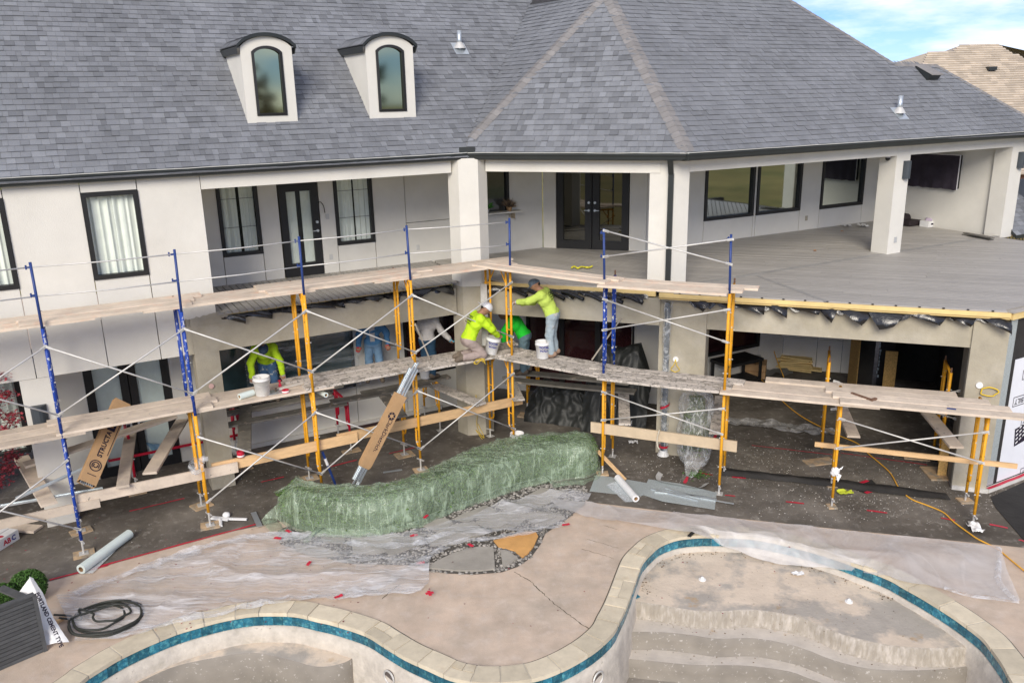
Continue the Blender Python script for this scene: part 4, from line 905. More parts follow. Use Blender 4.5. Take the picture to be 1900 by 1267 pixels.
# vents
def pipe_vent(px, label, hgt=.42):
    N, e = (NL, eL) if px[0] < 1000 else (NR, eR); p = pp(*px, e, N); t = thing('pipe_vent', label, 'vent pipe', p, group='galvanised pipe vents on the roof')
    mb = MB(); mb.tube([p, p+ZV*hgt], .055, 12); mb.build('pipe', zinc, t, smooth=True)
    mb = MB(); mb.lathe([(.15, .02), (.09, .12), (.062, .16)], p, 14); mb.build('collar', galv, t, smooth=True)
    u = uL; v = (ZV - N*N.z).normalized(); mb = MB(); mb.hexa([p+u*a*.17+v*b*.2+N*h for h in (.014, .026) for a, b in ((-1,-1),(1,-1),(1,1),(-1,1))]); mb.build('flashing', zinc, t)
pipe_vent((853, 92), 'short galvanised pipe vent on the roof to the right of the dormers'); pipe_vent((1668, 212), 'galvanised pipe vent low on the right roof slope below the box vent')
p = pp(1720, 140, eR, NR); t = thing('box_vent', 'black box shaped roof vent near the right end of the ridge', 'roof vent', p); v = (ZV - NR*NR.z).normalized()
mb = MB(); mb.hexa([p-uL*.22-v*.2+NR*.02, p+uL*.22-v*.2+NR*.02, p+uL*.22+v*.3+NR*.02, p-uL*.22+v*.3+NR*.02, p-uL*.2-v*.2+NR*.2, p+uL*.2-v*.2+NR*.2, p+uL*.2+v*.3+NR*.05, p-uL*.2+v*.3+NR*.05]); mb.build('housing', gutterm, t)
mb = MB(); mb.hexa([p-uL*.22-v*.24+NR*.20, p+uL*.22-v*.24+NR*.20, p+uL*.22+v*.33+NR*.05, p-uL*.22+v*.33+NR*.05, p-uL*.2-v*.22+NR*.225, p+uL*.2-v*.22+NR*.225, p+uL*.2+v*.3+NR*.07, p-uL*.2+v*.3+NR*.07]); mb.build('hood', capm, t)
# ---------------------------------------------------------------- neighbours beyond
nh = thing('neighbour_house', 'neighbouring house with a broad tan shingled hip roof beyond the right roof end', 'house', (30, 48, 0))
def far(x, y, Y): r = ray(x, y); return EYE + r*(Y/r.y)
q = lambda x, y, Y: far(x, y, Y)
A = Vector((24, 43, 3.2)); B = Vector((52, 43, 3.2)); nn = Vector((0, -.85, 1)).normalized(); zlow = 3.2
npx = [(1722, 98), (1768, 96.5), (1785, 83.5), (1850, 82.5), (1880, 102), (1887, 101.5), (1925, 127)]
NP = [pp(x, y, A, nn) for x, y in npx]; polyN = [pp(1700, 150, A, nn), *NP, B, A]
mb = MB(); mb.add(polyN, [tuple(range(len(polyN)))])
mb.add([NP[0], polyN[0], polyN[0]+Vector((-2.2, 3.5, .4)), NP[0]+Vector((-1.6, 3.2, -1.1))], [(0,1,2,3)]); mb.add([NP[2], NP[1], NP[1]+Vector((-.2, 2, -.2)), NP[2]+Vector((-1.0, 3, -.75))], [(0,1,2,3)])
mb.add([NP[0], NP[1], NP[1]+Vector((0, 6, -5)), NP[0]+Vector((0, 6, -5))], [(0,1,2,3)]); mb.add([NP[2], NP[3], NP[3]+Vector((0, 9, -7)), NP[2]+Vector((0, 9, -7))], [(0,1,2,3)]); mb.add([NP[3], B, B+Vector((2, 12, 0)), NP[3]+Vector((0, 9, -7))], [(0,1,2,3)])
nr = mb.build('roof', tanroof, nh)
r = random.Random(3); mb = MB(); vv = (ZV-nn*nn.z).normalized()
Q = [((p-A).x, (p-A).dot(vv)) for p in polyN]; k = .05; ux = Vector((1, 0, 0))
while k < max(z[1] for z in Q):
    I = hint(Q, k+1e-3)
    if I:
        x = I[0]
        while x < I[1]:
            x2 = min(I[1], x+r.choice([.3, .45, .6])); mb.cur = r.random(); a = A+ux*x+vv*k; b = A+ux*x2+vv*k; o_ = vv*.2
            mb.add([a+nn*.05, b+nn*.05, b+o_+nn*.004, a+o_+nn*.004, a, b], [(0,1,2,3),(4,5,1,0)]); x = x2
    k += .19
mb.build('shingles', tanroof, nr, tint=True, kind='stuff')
mb = MB(); p = pp(1838, 131, A, nn); mb.bar(p+Vector((-.22, 0, .1)), p+Vector((.22, 0, .1)), .5, .2); mb.build('roof_vent', gutterm, nh)
mb = MB(); mb.box(WF, A.x+1, B.x-1, 43.6, 43.9, 0, zlow); mb.build('wall', M('neighbour_brick', (.30, .16, .11), .9, var=.2, scale=8), nh)
# low side roof and fence beyond the end column
t = thing('side_roof', 'small grey shingled lean-to roof beside the end column of the upper porch', 'roof', FR.p(sE+.9, -.5, ZD))
mb = MB(); P = [gp(1886, 437, ZD+.0), gp(1886, 437, ZD)+uL*3.0, gp(1886, 437, ZD)+uL*3.0-nL*1.5+ZV*1.25, gp(1886, 437, ZD)-nL*1.5+ZV*1.25]; mb.add(P+[p-ZV*.1 for p in P], [(0,1,2,3),(4,5,1,0),(0,4,7,3)]); mb.build('roof_deck', gutterm, t)
sv = (P[3]-P[0]).normalized(); r = random.Random(8)
for k in range(13):
    x = -r.uniform(0, .15)
    while x < 1.6:
        x2 = x+.25; mb = MB(); mb.cur = r.random(); a = P[0]+sv*(k*.15)+uL*max(0, x); b = P[0]+sv*(k*.15)+uL*x2; N = uL.cross(sv); N = N if N.z > 0 else -N
        mb.add([a, b, b+sv*.16, a+sv*.16, a+N*.014, b+N*.014, b+sv*.16+N*.003, a+sv*.16+N*.003], [(4,5,6,7),(0,1,5,4),(3,0,4,7)]); mb.build('shingle', shingle, t, tint=True); x = x2
fe = thing('iron_fence', 'dark iron picket fence far behind the end column', 'fence', (25, 40, 0)); fy = 40
mb = MB()
for k in range(60): x = 20+k*.16; mb.box(WF, x, x+.03, fy, fy+.03, 0, 1.6)
mb.build('picket', blackm, fe); mb = MB(); mb.box(WF, 20, 30, fy, fy+.04, .2, .26); mb.box(WF, 20, 30, fy, fy+.04, 1.5, 1.56); mb.build('rail', blackm, fe)
def far_tree(name, label, c, h, rad, mat, seed, n=900, ls=.35):
    t = thing(name, label, 'tree', c); r = random.Random(seed)
    mb = MB(); mb.tube([c, c+Vector((.1, 0, h*.4)), c+Vector((0, .1, h*.85))], [.16, .12, .04], 6); mb.build('trunk', bark, t)
    mb = MB()
    for _ in range(n):
        d = Vector((r.gauss(0, 1), r.gauss(0, 1), r.gauss(0, 1))).normalized()*rad*r.random()**.4; d.z *= 1.25; p = c+Vector((0, 0, h*.68))+d
        if noise.noise(p*.9) < -.18: continue
        mb.cur = r.random(); a = Vector((r.gauss(0, 1), r.gauss(0, 1), r.gauss(0, 1))).normalized(); b = a.orthogonal().normalized(); s = ls*r.uniform(.5, 1)
        mb.add([p-a*s, p+b*s*.5, p+a*s, p-b*s*.5], [(0,1,2,3)])
    mb.build('crown', mat, t, tint=True)
ytree = M('yellow_tree_leaf', (.45, .32, .10), .7, .2, tint=.5)
c = far(1680, 116, 60); far_tree('autumn_tree', 'yellow autumn treetop showing behind the right end of the ridge', Vector((c.x, 60, 0)), c.z+1.2, 1.6, ytree, 4)
c = far(1896, 320, 46); far_tree('russet_tree', 'russet tree beyond the iron fence at the right edge', Vector((c.x+1.5, 45, 0)), 5, 2, M('russet_leaf', (.22, .09, .05), .8, .2, tint=.5), 5)
# golf course trees opposite the house, seen only in the window glass
gt = M('dull_green_leaf', (.07, .085, .03), .8, .2, tint=.5)
for i, (x, y, h) in enumerate(((-40, -75, 11), (-22, -90, 13), (0, -80, 10), (25, -85, 12), (48, -70, 13), (63, -44, 14), (58, -58, 10.5))):
    far_tree('lawn_tree', ['broad green tree far across the lawn on the left', 'tall tree across the lawn left of centre', 'green tree straight across the lawn', 'tree across the lawn right of centre', 'broad tree on the right of the lawn', 'tallest tree far right across the lawn', 'smaller green tree beside the tallest one far right'][i], Vector((x, y, 0)), h, 5, gt if i % 2 else M('autumn_leaf', (.20, .13, .04), .8, .2, tint=.5), 20+i, 500, 1.2)
# ================================================================ SCAFFOLD
def frame_proto(mat, H=1.9, W=.95, jack=0.0, name='scaffold_lift'):
    t = thing(name, 'x', 'scaffold frame'); r_ = .027
    for x in (0, W):
        sg = 1 if x == 0 else -1
        mb = MB(); mb.tube([(x, 0, 0), (x, 0, H)], r_, 8); mb.build('leg', mat, t, smooth=True)
        xi = x+sg*.16; mb = MB(); mb.tube([(x, 0, .26), (x+sg*.05, 0, .25), (xi-sg*.02, 0, .30), (xi, 0, .36), (xi, 0, H-.02)], r_*.85, 7); mb.build('ladder_tube', mat, t, smooth=True)
        for k in range(3): 
            z = .62+k*.45
            if z < H-.1: mb = MB(); mb.tube([(x, 0, z), (xi, 0, z)], .013, 6); mb.build('rung', mat, t)
        mb = MB(); mb.tube([(xi, 0, H-.30), (xi+sg*.2, 0, H-.02)], .014, 6); mb.build('knee_brace', mat, t)
        if not jack: mb = MB(); mb.tube([(x, 0, H), (x, 0, H+.10)], .017, 6); mb.build('coupling_pin', rust, t)
        if jack:
            mb = MB(); mb.tube([(x, 0, 0), (x, 0, -jack+.01)], .018, 7); mb.build('jack_screw', galv, t)
            mb = MB(); mb.bar((x-.10, -.03, -.03), (x+.10, .03, -.03), .03, .02); mb.build('jack_handle', galv, t)
            mb = MB(); mb.box(WF, x-.075, x+.075, -.075, .075, -jack+.002, -jack+.012); mb.build('base_plate', galv, t)
        mb = MB()
        for z in (.38, .98, 1.55):
            if z < H: mb.bar((x, -.05, z), (x, .05, z), .016, .016)
        mb.build('brace_studs', galv, t, kind='stuff')
    mb = MB(); mb.tube([(0, 0, H-.02), (W, 0, H-.02)], r_, 8); mb.build('header', mat, t, smooth=True)
    return t
protos = {}
def place_frame(key, mat, fr, s, d, z, label, H=1.9, W=.92, jack=0.0, group='scaffold frames along the house', yaw=None):
    k = (key, H, W, jack)
    if k not in protos: protos[k] = frame_proto(mat, H, W, jack); o = protos[k]
    else: o = copy_tree(protos[k])
    o.location = fr.p(s, d, z); o.rotation_euler = (0, 0, math.atan2(-fr.n.y, -fr.n.x) if yaw is None else yaw); return tag(o, label, 'scaffold frame', group)
DO = 1.43
ZB, ZJ, ZTP = .29, 2.19, 4.09; ZB2, ZJ2, ZTP2 = .20, 2.10, 4.0
SL = [-8.28, -6.18, -4.03, -1.89]
nm = ['leftmost', 'second from the left', 'third from the left', 'fourth from the left']
for k, s in enumerate(SL):
    lowm, lk = (bluep, 'b') if k == 0 else (yellowp, 'y'); upm, uk = (bluep, 'b') if k < 2 else (yellowp, 'y')
    c1_, c2_ = ('blue' if lk == 'b' else 'yellow'), ('blue' if uk == 'b' else 'yellow')
    dk_ = [1.42, 1.52, 1.44, 1.36][k]
    place_frame(lk, lowm, FL, s, dk_, ZB, f'{c1_} lower scaffold frame standing on screw jacks, {nm[k]} along the house', jack=ZB-.03)
    place_frame(uk, upm, FL, s, dk_, ZJ, f'{c2_} upper scaffold frame between the two plank decks, {nm[k]} along the house')
kq = Fr(FL.p(.30, 1.45, 0), (uL+uC).normalized(), (nL+nC).normalized())
ky = math.atan2(-nL.y, -nL.x)+.12
place_frame('y', yellowp, FL, .30, 1.45, ZB2+.03, 'yellow lower scaffold frame at the inner corner behind the wrapped hedge', jack=ZB2, yaw=ky)
place_frame('y', yellowp, FL, .30, 1.45, ZJ2+.03, 'yellow upper scaffold frame at the inner corner beside the kneeling person', yaw=ky)
for k, (s, d) in enumerate(((3.45, 1.36), (5.82, 1.56))):
    place_frame('y', yellowp, FC, s, d, ZB2, ['yellow lower scaffold frame at the right end of the wrapped hedge', 'yellow lower scaffold frame beside the plastic wrapped shrub'][k], jack=ZB2-.01)
    place_frame('b' if k == 0 else 'y', bluep if k == 0 else yellowp, FC, s, d, ZJ2, ['paint chipped blue upper scaffold frame left of the wrapped downspout', 'yellow upper scaffold frame right of the wrapped downspout'][k])
place_frame('y', yellowp, FC, 7.88, 1.48, ZB2, 'single height yellow scaffold frame with a white rag tied on its leg', jack=ZB2-.01)
place_frame('y', yellowp, FC, 10.25, 1.42, ZB2, 'single height yellow scaffold frame at the far right by the house wrap', jack=ZB2-.01)
# inner trestles under the low work planks
for (x, y), key, mt, lab in (((255, 914), 'r', redp, 'red scaffold trestle under the low planks by the french doors'), ((455, 870), 'r', redp, 'red scaffold trestle beside the left mortar pillar'), ((652, 838), 'r', redp, 'red scaffold trestle in the middle of the left recess'),
                             ((817, 800), 'y', yellowp, 'low yellow trestle left of the corner column'), ((979, 772), 'y', yellowp, 'low yellow trestle right of the corner column')):
    P = gp(x, y); fr = FL if x < 900 else FC; s, d = fr.sd(P)
    place_frame(key, mt, fr, s, d, .35, lab, H=.85, W=.9, jack=.33, group='low trestles inside the recesses')
for (x, y), lab in (((1523, 851), 'yellow trestle with bare pins at the left of the open patio'), ((1740, 878), 'yellow trestle with bare pins beside the right mortar pillar')):
    s, d = FC.sd(gp(x, y)); place_frame('y', yellowp, FC, s, d, .25, lab, H=1.9, W=.85, group='low trestles inside the patio')
# guard posts and rails
def guard_post(fr, s, d, z, label):
    P = fr.p(s, d, z); t = thing('guard_post', label, 'guard post', P, group='blue guard posts above the upper planks')
    lean = Vector((rnd.uniform(-.03, .03), rnd.uniform(-.03, .03), 0)); mb = MB(); mb.tube([P-ZV*.08, P+ZV*1.08+lean], .023, 8); mb.build('post', bluepost, t, smooth=True)
    for zz in (.55, 1.0):
        mb = MB(); mb.bar(P+ZV*zz+lean*zz, P+ZV*zz+fr.u*-.07+lean*zz, .02, .03); mb.bar(P+ZV*(zz-.03)+fr.u*-.07, P+ZV*(zz+.04)+fr.u*-.07, .02, .02); mb.build('clamp', bluepost, t)
    return P+lean
GP = [guard_post(FL, s, [1.42, 1.52, 1.44, 1.36][k], ZTP, f'blue guard post, {nm[k]} in the row') for k, s in enumerate(SL)]
GP.append(guard_post(FL, .30, 1.45, ZTP2+.05, 'blue guard post above the inner corner of the scaffold'))
G1 = guard_post(FC, 3.45, 1.36, ZTP2, 'blue guard post left of the black downspout'); G2 = guard_post(FC, 5.82, 1.56, ZTP2, 'blue guard post at the right end of the upper planks')
left = FL.p(-13, 1.42, ZTP)
for j, zz in enumerate((1.0, .53)):
    pts = [left] + GP
    for k in range(len(pts)-1):
        a, b = pts[k]+ZV*zz, pts[k+1]+ZV*zz; mb = MB(); mid = (a+b)/2-ZV*.015
        mb.tube([a, mid, b], .012, 6); o = mb.build('guard_rail', galv, None, smooth=True)
        tag(o, f"thin grey {'top' if j == 0 else 'middle'} guard rail " + ['running off the left edge of the photo', 'in front of the upper left window', 'in front of the left porch window', 'in front of the porch door', 'in front of the corner column'][k], 'guard rail', 'thin guard rails above the upper planks')
def brace(pa, pb, za0, za1, zb0, zb1, label, off=None):
    off = off or Vector((0, 0, 0)); c = (pa+pb)/2; c.z = min(za0, za1); t = thing('cross_brace', label, 'cross brace', c, group='steel cross braces of the scaffold')
    for (z0, z1), o in (((za1, zb0), 0), ((za0, zb1), .02)):
        a = Vector((pa.x, pa.y, z0)) + off*(1+o); b = Vector((pb.x, pb.y, z1)) + off*(1+o); d = (b-a).normalized(); mb = MB(); mb.tube([a, b], .015, 6); mb.build('brace_bar', galv, t, smooth=True)
        for e_, q_ in ((a, d), (b, -d)): mb = MB(); mb.bar(e_-q_*.03, e_+q_*.09, .012, .045); mb.build('flat_end', galv, t)
LP_ = [FL.p(-10.4, 1.4, 0)] + [FL.p(s, [1.42, 1.52, 1.44, 1.36][k], 0) for k, s in enumerate(SL)] + [FL.p(.3, 1.45, 0)]
of = nL*.05
bn = ['in the bay cut by the left edge', 'in front of the french doors', 'in front of the left bent over person', 'in front of the person in the blue jacket', 'next to the inner corner']
for k in range(5):
    brace(LP_[k], LP_[k+1], 2.62, 3.80, 2.62, 3.80, f'upper pair of crossed steel braces {bn[k]}', of)
    if k != 1: brace(LP_[k], LP_[k+1], .52, 1.80, .52, 1.80, f'lower pair of crossed steel braces {bn[k]}', of)
c1_, c2_ = FC.p(3.45, 1.36, 0), FC.p(5.82, 1.56, 0); of = nC*.05
brace(c1_, c2_, 4.55, 5.05, 4.55, 5.0, 'crossed steel braces used as a guard above the upper right planks', of); brace(c1_, c2_, 3.1, 3.72, 3.1, 3.72, 'upper pair of crossed braces in front of the wrapped downspout', of)
brace(c1_, c2_, 1.22, 1.82, 1.28, 1.80, 'lower pair of crossed braces in front of the wrapped shrub', of)
brace(FC.p(7.88, 1.48, 0), FC.p(10.25, 1.42, 0), 1.22, 1.80, 1.22, 1.80, 'crossed braces of the single height bay at the far right', of)
brace(FC.p(7.8, -.3, 0), FC.p(10.1, -.4, 0), 1.3, 1.9, 1.3, 1.9, 'crossed braces behind the planks in the open patio', of*0)
# ---- planks
def plank(p, q, wd, z, mat, label, group, th=.042, name='scaffold_plank', tilt=0, z2=None):
    p, q = Vector((p.x, p.y, z)), Vector((q.x, q.y, z if z2 is None else z2)); mb = MB(); t = (q-p).normalized(); r = Vector((-t.y, t.x, 0)).normalized()
    u = t.cross(r); u = u if u.z > 0 else -u; e = .022; prof = [(-wd/2, 0), (-wd/2+.004, th-.004), (-wd/2+.008, th), (wd/2-.008, th), (wd/2-.004, th-.004), (wd/2, 0)]
    L = (q-p).length; n = 6; rows = []
    bend = rnd.uniform(-.012, .004); tw = rnd.uniform(-.012, .012)
    for k in range(n+1):
        f = k/n; c = p.lerp(q, f) + u*bend*math.sin(f*math.pi)
        ww = 1.0
        rows.append([c + r*a + u*(b + a*tw*(f-.5)) for a, b in prof])
    b0 = len(mb.v); m_ = len(prof)
    for rw_ in rows: mb.v += rw_
    for i in range(n):
        for k in range(m_): mb.f.append([i*m_+k, i*m_+(k+1) % m_, (i+1)*m_+(k+1) % m_, (i+1)*m_+k]); mb.t.append(.5)
    mb.f.append(list(range(m_))); mb.f.append(list(range(n*m_, n*m_+m_))[::-1]); mb.t += [.5, .5]
    o = mb.build(name, mat, None); return tag(o, label, 'plank' if 'board' not in name else 'board', group)
rowname = {0: 'inner', 1: 'middle', 2: 'outer'}
GL, GU = 'planks of the lower scaffold deck', 'planks of the upper scaffold deck'
for k, (a, b, z, mt, nm_) in enumerate(((-13, -7.75, 2.20, woodm, 'left of the french doors'), (-8.35, -5.75, 2.243, woodm, 'in front of the french doors'), (-6.25, -3.55, 2.20, woodm, 'in front of the left bent over person'), (-4.25, -1.45, 2.243, mudwood, 'in front of the person in the blue jacket'), (-2.0, .72, 2.20, mudwood, 'under the kneeling person'))):
    for j, d in enumerate((.74, 1.03, 1.31)):
        plank(FL.p(a+rnd.uniform(-.15, .15), d, 0), FL.p(b+rnd.uniform(-.2, .15), d, 0), .272, z, mt, f'{rowname[j]} lower deck plank {nm_}', GL)
for k, (a, b, z, nm_) in enumerate(((-13, -7.6, 4.10, 'running off the left edge'), (-8.5, -5.7, 4.143, 'below the left upper window'), (-6.6, -3.55, 4.10, 'in front of the left porch window'), (-4.6, -1.4, 4.143, 'in front of the porch door'), (-2.4, .75, 4.10, 'reaching the inner corner'))):
    for j, d in enumerate((.62, .91, 1.19)):
        plank(FL.p(a+rnd.uniform(-.25, .25), d, 0), FL.p(b+rnd.uniform(-.3, .15), d, 0), .272, z, topwood, f'{rowname[j]} upper deck plank {nm_}', GU)
for j in range(3):
    o = .28*(2-j)
    plank(FC.p(.75, .78-o, 0), FC.p(3.9, 1.48-o, 0), .27, 2.20-.03, mudwood, f'{rowname[j]} lower deck plank under the standing person in lime', GL, z2=2.13)
    plank(FC.p(3.1+.15*j, 1.55-o, 0), FC.p(6.15-.2*j, 1.68-o, 0), .27, 2.115+.045, mudwood, f'{rowname[j]} lower deck plank in front of the wrapped downspout', GL)
    plank(FC.p(5.55+.1*j, 1.60-o, 0), FC.p(8.5, 1.60-o, 0), .27, 2.115, woodm, f'{rowname[j]} lower deck plank left of the rusty hammer', GL)
    plank(FC.p(7.6+.12*j, 1.64-o, 0), FC.p(10.3+.28*j, 1.60-o, 0), .27, 2.16, woodm, f'{rowname[j]} lower deck plank at the far right end', GL)
    if j: plank(FC.p(.75-.1*j, .80-o, 0), FC.p(3.95-.2*j, 1.50-o, 0), .27, 4.13, topwood, f'{rowname[j]} upper deck plank above the standing person in lime', GU, z2=4.06)
    plank(FC.p(3.2+.1*j, 1.60-o, 0), FC.p(6.3-.25*j, 1.72-o, 0), .27, 4.02, topwood, f'{rowname[j]} upper deck plank in front of the black downspout', GU)
LG = 'boards tied on edge along the scaffold legs'
def edge_board(p, q, z0, h, mat, label, th=.042):
    mb = MB(); a, b = Vector((p.x, p.y, z0+h/2)), Vector((q.x, q.y, z0+h/2)); mb.bar(a, b, th, h); o = mb.build('ledger_board', mat, None); return tag(o, label, 'board', LG)
edge_board(FL.p(-13, 1.36, 0), FL.p(-7.9, 1.36, 0), .80, .16, woodm, 'weathered ledger board below the cardboard box at left')
edge_board(FL.p(-8.3, 1.33, 0), FL.p(-5.55, 1.40, 0), .90, .20, woodm, 'grey ledger board left of the first mortar pillar')
edge_board(FL.p(-6.0, 1.34, 0), FL.p(-3.2, 1.33, 0), .95, .20, newwood, 'fresh orange ledger board crossing the first mortar pillar')
edge_board(FL.p(-3.6, 1.28, 0), FL.p(.62, 1.30, 0), .98, .20, newwood, 'fresh orange ledger board ending at the inner corner')
edge_board(FC.p(3.18, 1.28, 0), FC.p(6.1, 1.44, 0), .88, .22, M('pale_lumber', (.56, .45, .31), .75, .2, var=.12), 'pale ledger board tied with rope in front of the wrapped shrub')
edge_board(FC.p(7.5, .95, 0), FC.p(10.9, .95, 0), .97, .09, newwood, 'long thin ledger board across the far right bay')
GX = 'short planks laid from the ledger boards to the inner trestles'
def cross(a, b, z0, z1, wd, mat, label):
    A, B = gp(*a, z0), gp(*b, z1); plank(A, B, wd, z0, mat, label, GX, name='cross_plank', z2=z1)
cross((278, 880), (338, 781), 1.12, 1.16, .25, woodm, 'dirty short plank sloping back from the grey ledger board')
cross((228, 905), (243, 800), 1.10, 1.14, .22, woodm, 'short plank behind the long cardboard carton')
cross((92, 938), (40, 850), .97, 1.0, .26, woodm, 'white dusted short plank at the far left behind the maple')
cross((453, 838), (456, 748), 1.18, 1.2, .26, mudall, 'mud covered short plank carrying a roll of red tape')
cross((745, 775), (706, 724), 1.2, 1.22, .26, mudall, 'short plank with a metal sheet end left of the cardboard tube')
cross((893, 752), (806, 716), 1.2, 1.22, .28, mudwood, 'short plank leading past the corner column')
cross((963, 744), (942, 700), 1.2, 1.22, .26, mudwood, 'short plank right of the corner column')
cross((1159, 789), (1157, 728), 1.12, 1.15, .24, mudwood, 'short plank standing out above the bucket on the floor')
cross((1327, 806), (1337, 738), 1.12, 1.15, .24, mudwood, 'short plank beside the wrapped shrub')
cross((1584, 812), (1556, 745), 1.08, 1.15, .24, woodm, 'clean round cornered short plank at the left of the far bay')
cross((1775, 832), (1708, 752), 1.08, 1.15, .26, woodm, 'round cornered mud spotted short plank at the far right')
GI = 'muddy planks on the low inner trestles'
for k, (a, b, d) in enumerate(((-5.7, -2.9, -.28), (-3.2, -.9, -.34), (-5.6, -3.0, -.95), (-6.0, -2.6, -1.42), (-3.0, -.6, -1.46), (-2.4, -.25, -.62))):
    plank(FL.p(a, d, 0), FL.p(b, d+rnd.uniform(-.05, .05), 0), .27, 1.2 + (.045 if k in (1, 4) else 0), mudall, ['mud coated low plank nearest the left pillar', 'mud coated low plank left of the corner column', 'mud coated low plank under the left recess windows', 'low plank under the left bent over person', 'low plank under the person in the grey shirt', 'short low plank ending at the corner column'][k], GI)
for k, (a, b, d) in enumerate(((.75, 3.75, -.42), (.7, 3.5, -.98))):
    plank(FC.p(a, d, 0), FC.p(b, d, 0), .29, 1.2, mudall, ['mud coated low plank in front of the black tarpaulin', 'low plank under the person in the bright green shirt'][k], GI)
plank(FC.p(6.5, .35, 0), FC.p(9.9, .30, 0), .28, 2.0, woodm, 'grey plank behind the far right lower deck planks', GI)
plank(FL.p(-9, -.2, 0), FL.p(-6.3, -.6, 0), .28, 1.22, woodm, 'sloping grey plank behind the long cardboard carton', GI, z2=1.5)
# wooden pads
GPp = 'wooden pads under the screw jacks'
def pad(P, sz, yaw, label, mat=None):
    mb = MB(); mb.box(Fr(P, Vector((math.cos(yaw), math.sin(yaw), 0)), Vector((-math.sin(yaw), math.cos(yaw), 0))), -sz[0]/2, sz[0]/2, -sz[1]/2, sz[1]/2, .007, .034); tag(mb.build('wood_pad', mat or M('pad_ply', (.50, .34, .19), .85, .2, var=.2, scale=8, col2=(.34, .29, .23), th=(.5, .6)), None), label, 'pad', GPp)
padm = M('pad_plywood', (.50, .36, .22), .85, .2, var=.2, scale=8, col2=(.32, .28, .22), th=(.48, .62), s2=6)
for P, sz, yw, lab in ((FL.p(-8.28, 1.42, 0), (.34, .26), .5, 'wooden pad under the leftmost outer blue leg'), (FL.p(-8.28, .5, 0), (.36, .24), .7, 'wooden pad under the leftmost inner blue leg'), (FL.p(-6.18, 1.52, 0), (.34, .28), .35, 'clean wooden pad beside the white tool on the floor'), (FL.p(-6.18, .6, 0), (.36, .3), .8, 'muddy wooden pad in front of the first mortar pillar'),
        (gp(255, 914), (.34, .28), .5, 'wooden pad under the red trestle'), (gp(455, 870), (.3, .2), .6, 'mud covered pad behind the first mortar pillar'), (gp(652, 838), (.4, .2), .5, 'narrow wooden pad in the middle of the left recess'), (FL.p(-1.89, .44, 0), (.4, .3), .5, 'stained pad right of the cardboard tube'), (FL.p(-4.03, .5, 0), (.36, .26), .5, 'muddy pad behind the left end of the wrapped hedge'), (FL.p(-1.89, 1.36, 0), (.3, .26), .4, 'wooden pad behind the wrapped hedge'), (gp(979, 772), (.45, .3), -.3, 'muddy pad right of the corner column'),
        (FC.p(3.45, 1.36, 0), (.24, .2), 0, 'small pad at the right end of the wrapped hedge'), (gp(1520, 858), (.62, .3), .2, 'large tilted plywood pad at the left of the open patio'), (gp(1738, 880), (.45, .62), -.1, 'large plywood pad beside the right mortar pillar'), (gp(1700, 850), (.5, .25), -.3, 'plywood scrap pad deep in the open patio'), (FC.p(10.25, .5, 0), (.26, .22), 0, 'small pad in front of the right mortar pillar'), (FC.p(7.88, 1.48, 0), (.16, .18), 0, 'small pad under the leg with the white rag'), (FC.p(7.88, .55, 0), (.2, .18), 0, 'small pad beside the black felt patch')):
    pad(P, sz, yw, lab, padm)
# label stickers are part of the blue frames
# ================================================================ SMALL THINGS
def textmesh(txt, size, mat, parent, o, u, v, name='lettering', bold=0.0, wrapf=None):
    c = bpy.data.curves.new(name, 'FONT'); c.body = txt; c.size = size; c.align_x = 'CENTER'; c.align_y = 'CENTER'; c.offset = bold; c.resolution_u = 2
    ob = bpy.data.objects.new(name, c); COL.objects.link(ob); dg = bpy.context.evaluated_depsgraph_get(); dg.update()
    me = bpy.data.meshes.new_from_object(ob.evaluated_get(dg)); bpy.data.objects.remove(ob); bpy.data.curves.remove(c)
    off = parent_loc(parent) if parent else Vector()
    for vtx in me.vertices:
        x, y = vtx.co.x, vtx.co.y; vtx.co = (wrapf(x, y) if wrapf else o + u*x + v*y) - off
    me.materials.clear(); me.materials.append(mat); r = bpy.data.objects.new(name, me); COL.objects.link(r); r.parent = parent; return r
def grid(rows, nu, nv):
    # rows: list of rows of points -> resampled nu x nv bilinear grid with smooth rows
    R = []
    for rw_ in rows:
        s = catmull(rw_, 6); L = [0]
        for a, b in zip(s, s[1:]): L.append(L[-1]+(b-a).length)
        out = []; j = 0
        for k in range(nu+1):
            t = L[-1]*k/nu
            while j < len(L)-2 and L[j+1] < t: j += 1
            f = (t-L[j])/max(1e-9, L[j+1]-L[j]); out.append(s[j].lerp(s[j+1], min(1, f)))
        R.append(out)
    G = [[None]*(nu+1) for _ in range(nv+1)]
    for k in range(nu+1):
        col = [r_[k] for r_ in R]; n = len(col)-1
        for i in range(nv+1):
            t = i/nv*n; j = min(int(t), n-1); G[i][k] = col[j].lerp(col[j+1], t-j)
    return G
def ridged(p): return 1-abs(noise.noise(p))*2
def wrinkle(G, amp, sc, dirv=ZV, stretch=(1, 1, 1), seed=0):
    o = Vector((seed*7.3, seed*3.1, seed*1.7))
    return [[p + dirv*amp*(max(0, ridged(Vector((p.x*stretch[0], p.y*stretch[1], p.z*stretch[2]))*sc+o))**2 + .5*max(0, ridged(Vector((p.x*stretch[1], p.y*stretch[0], p.z))*sc*2.3+o))**2) for p in rw_] for rw_ in G]
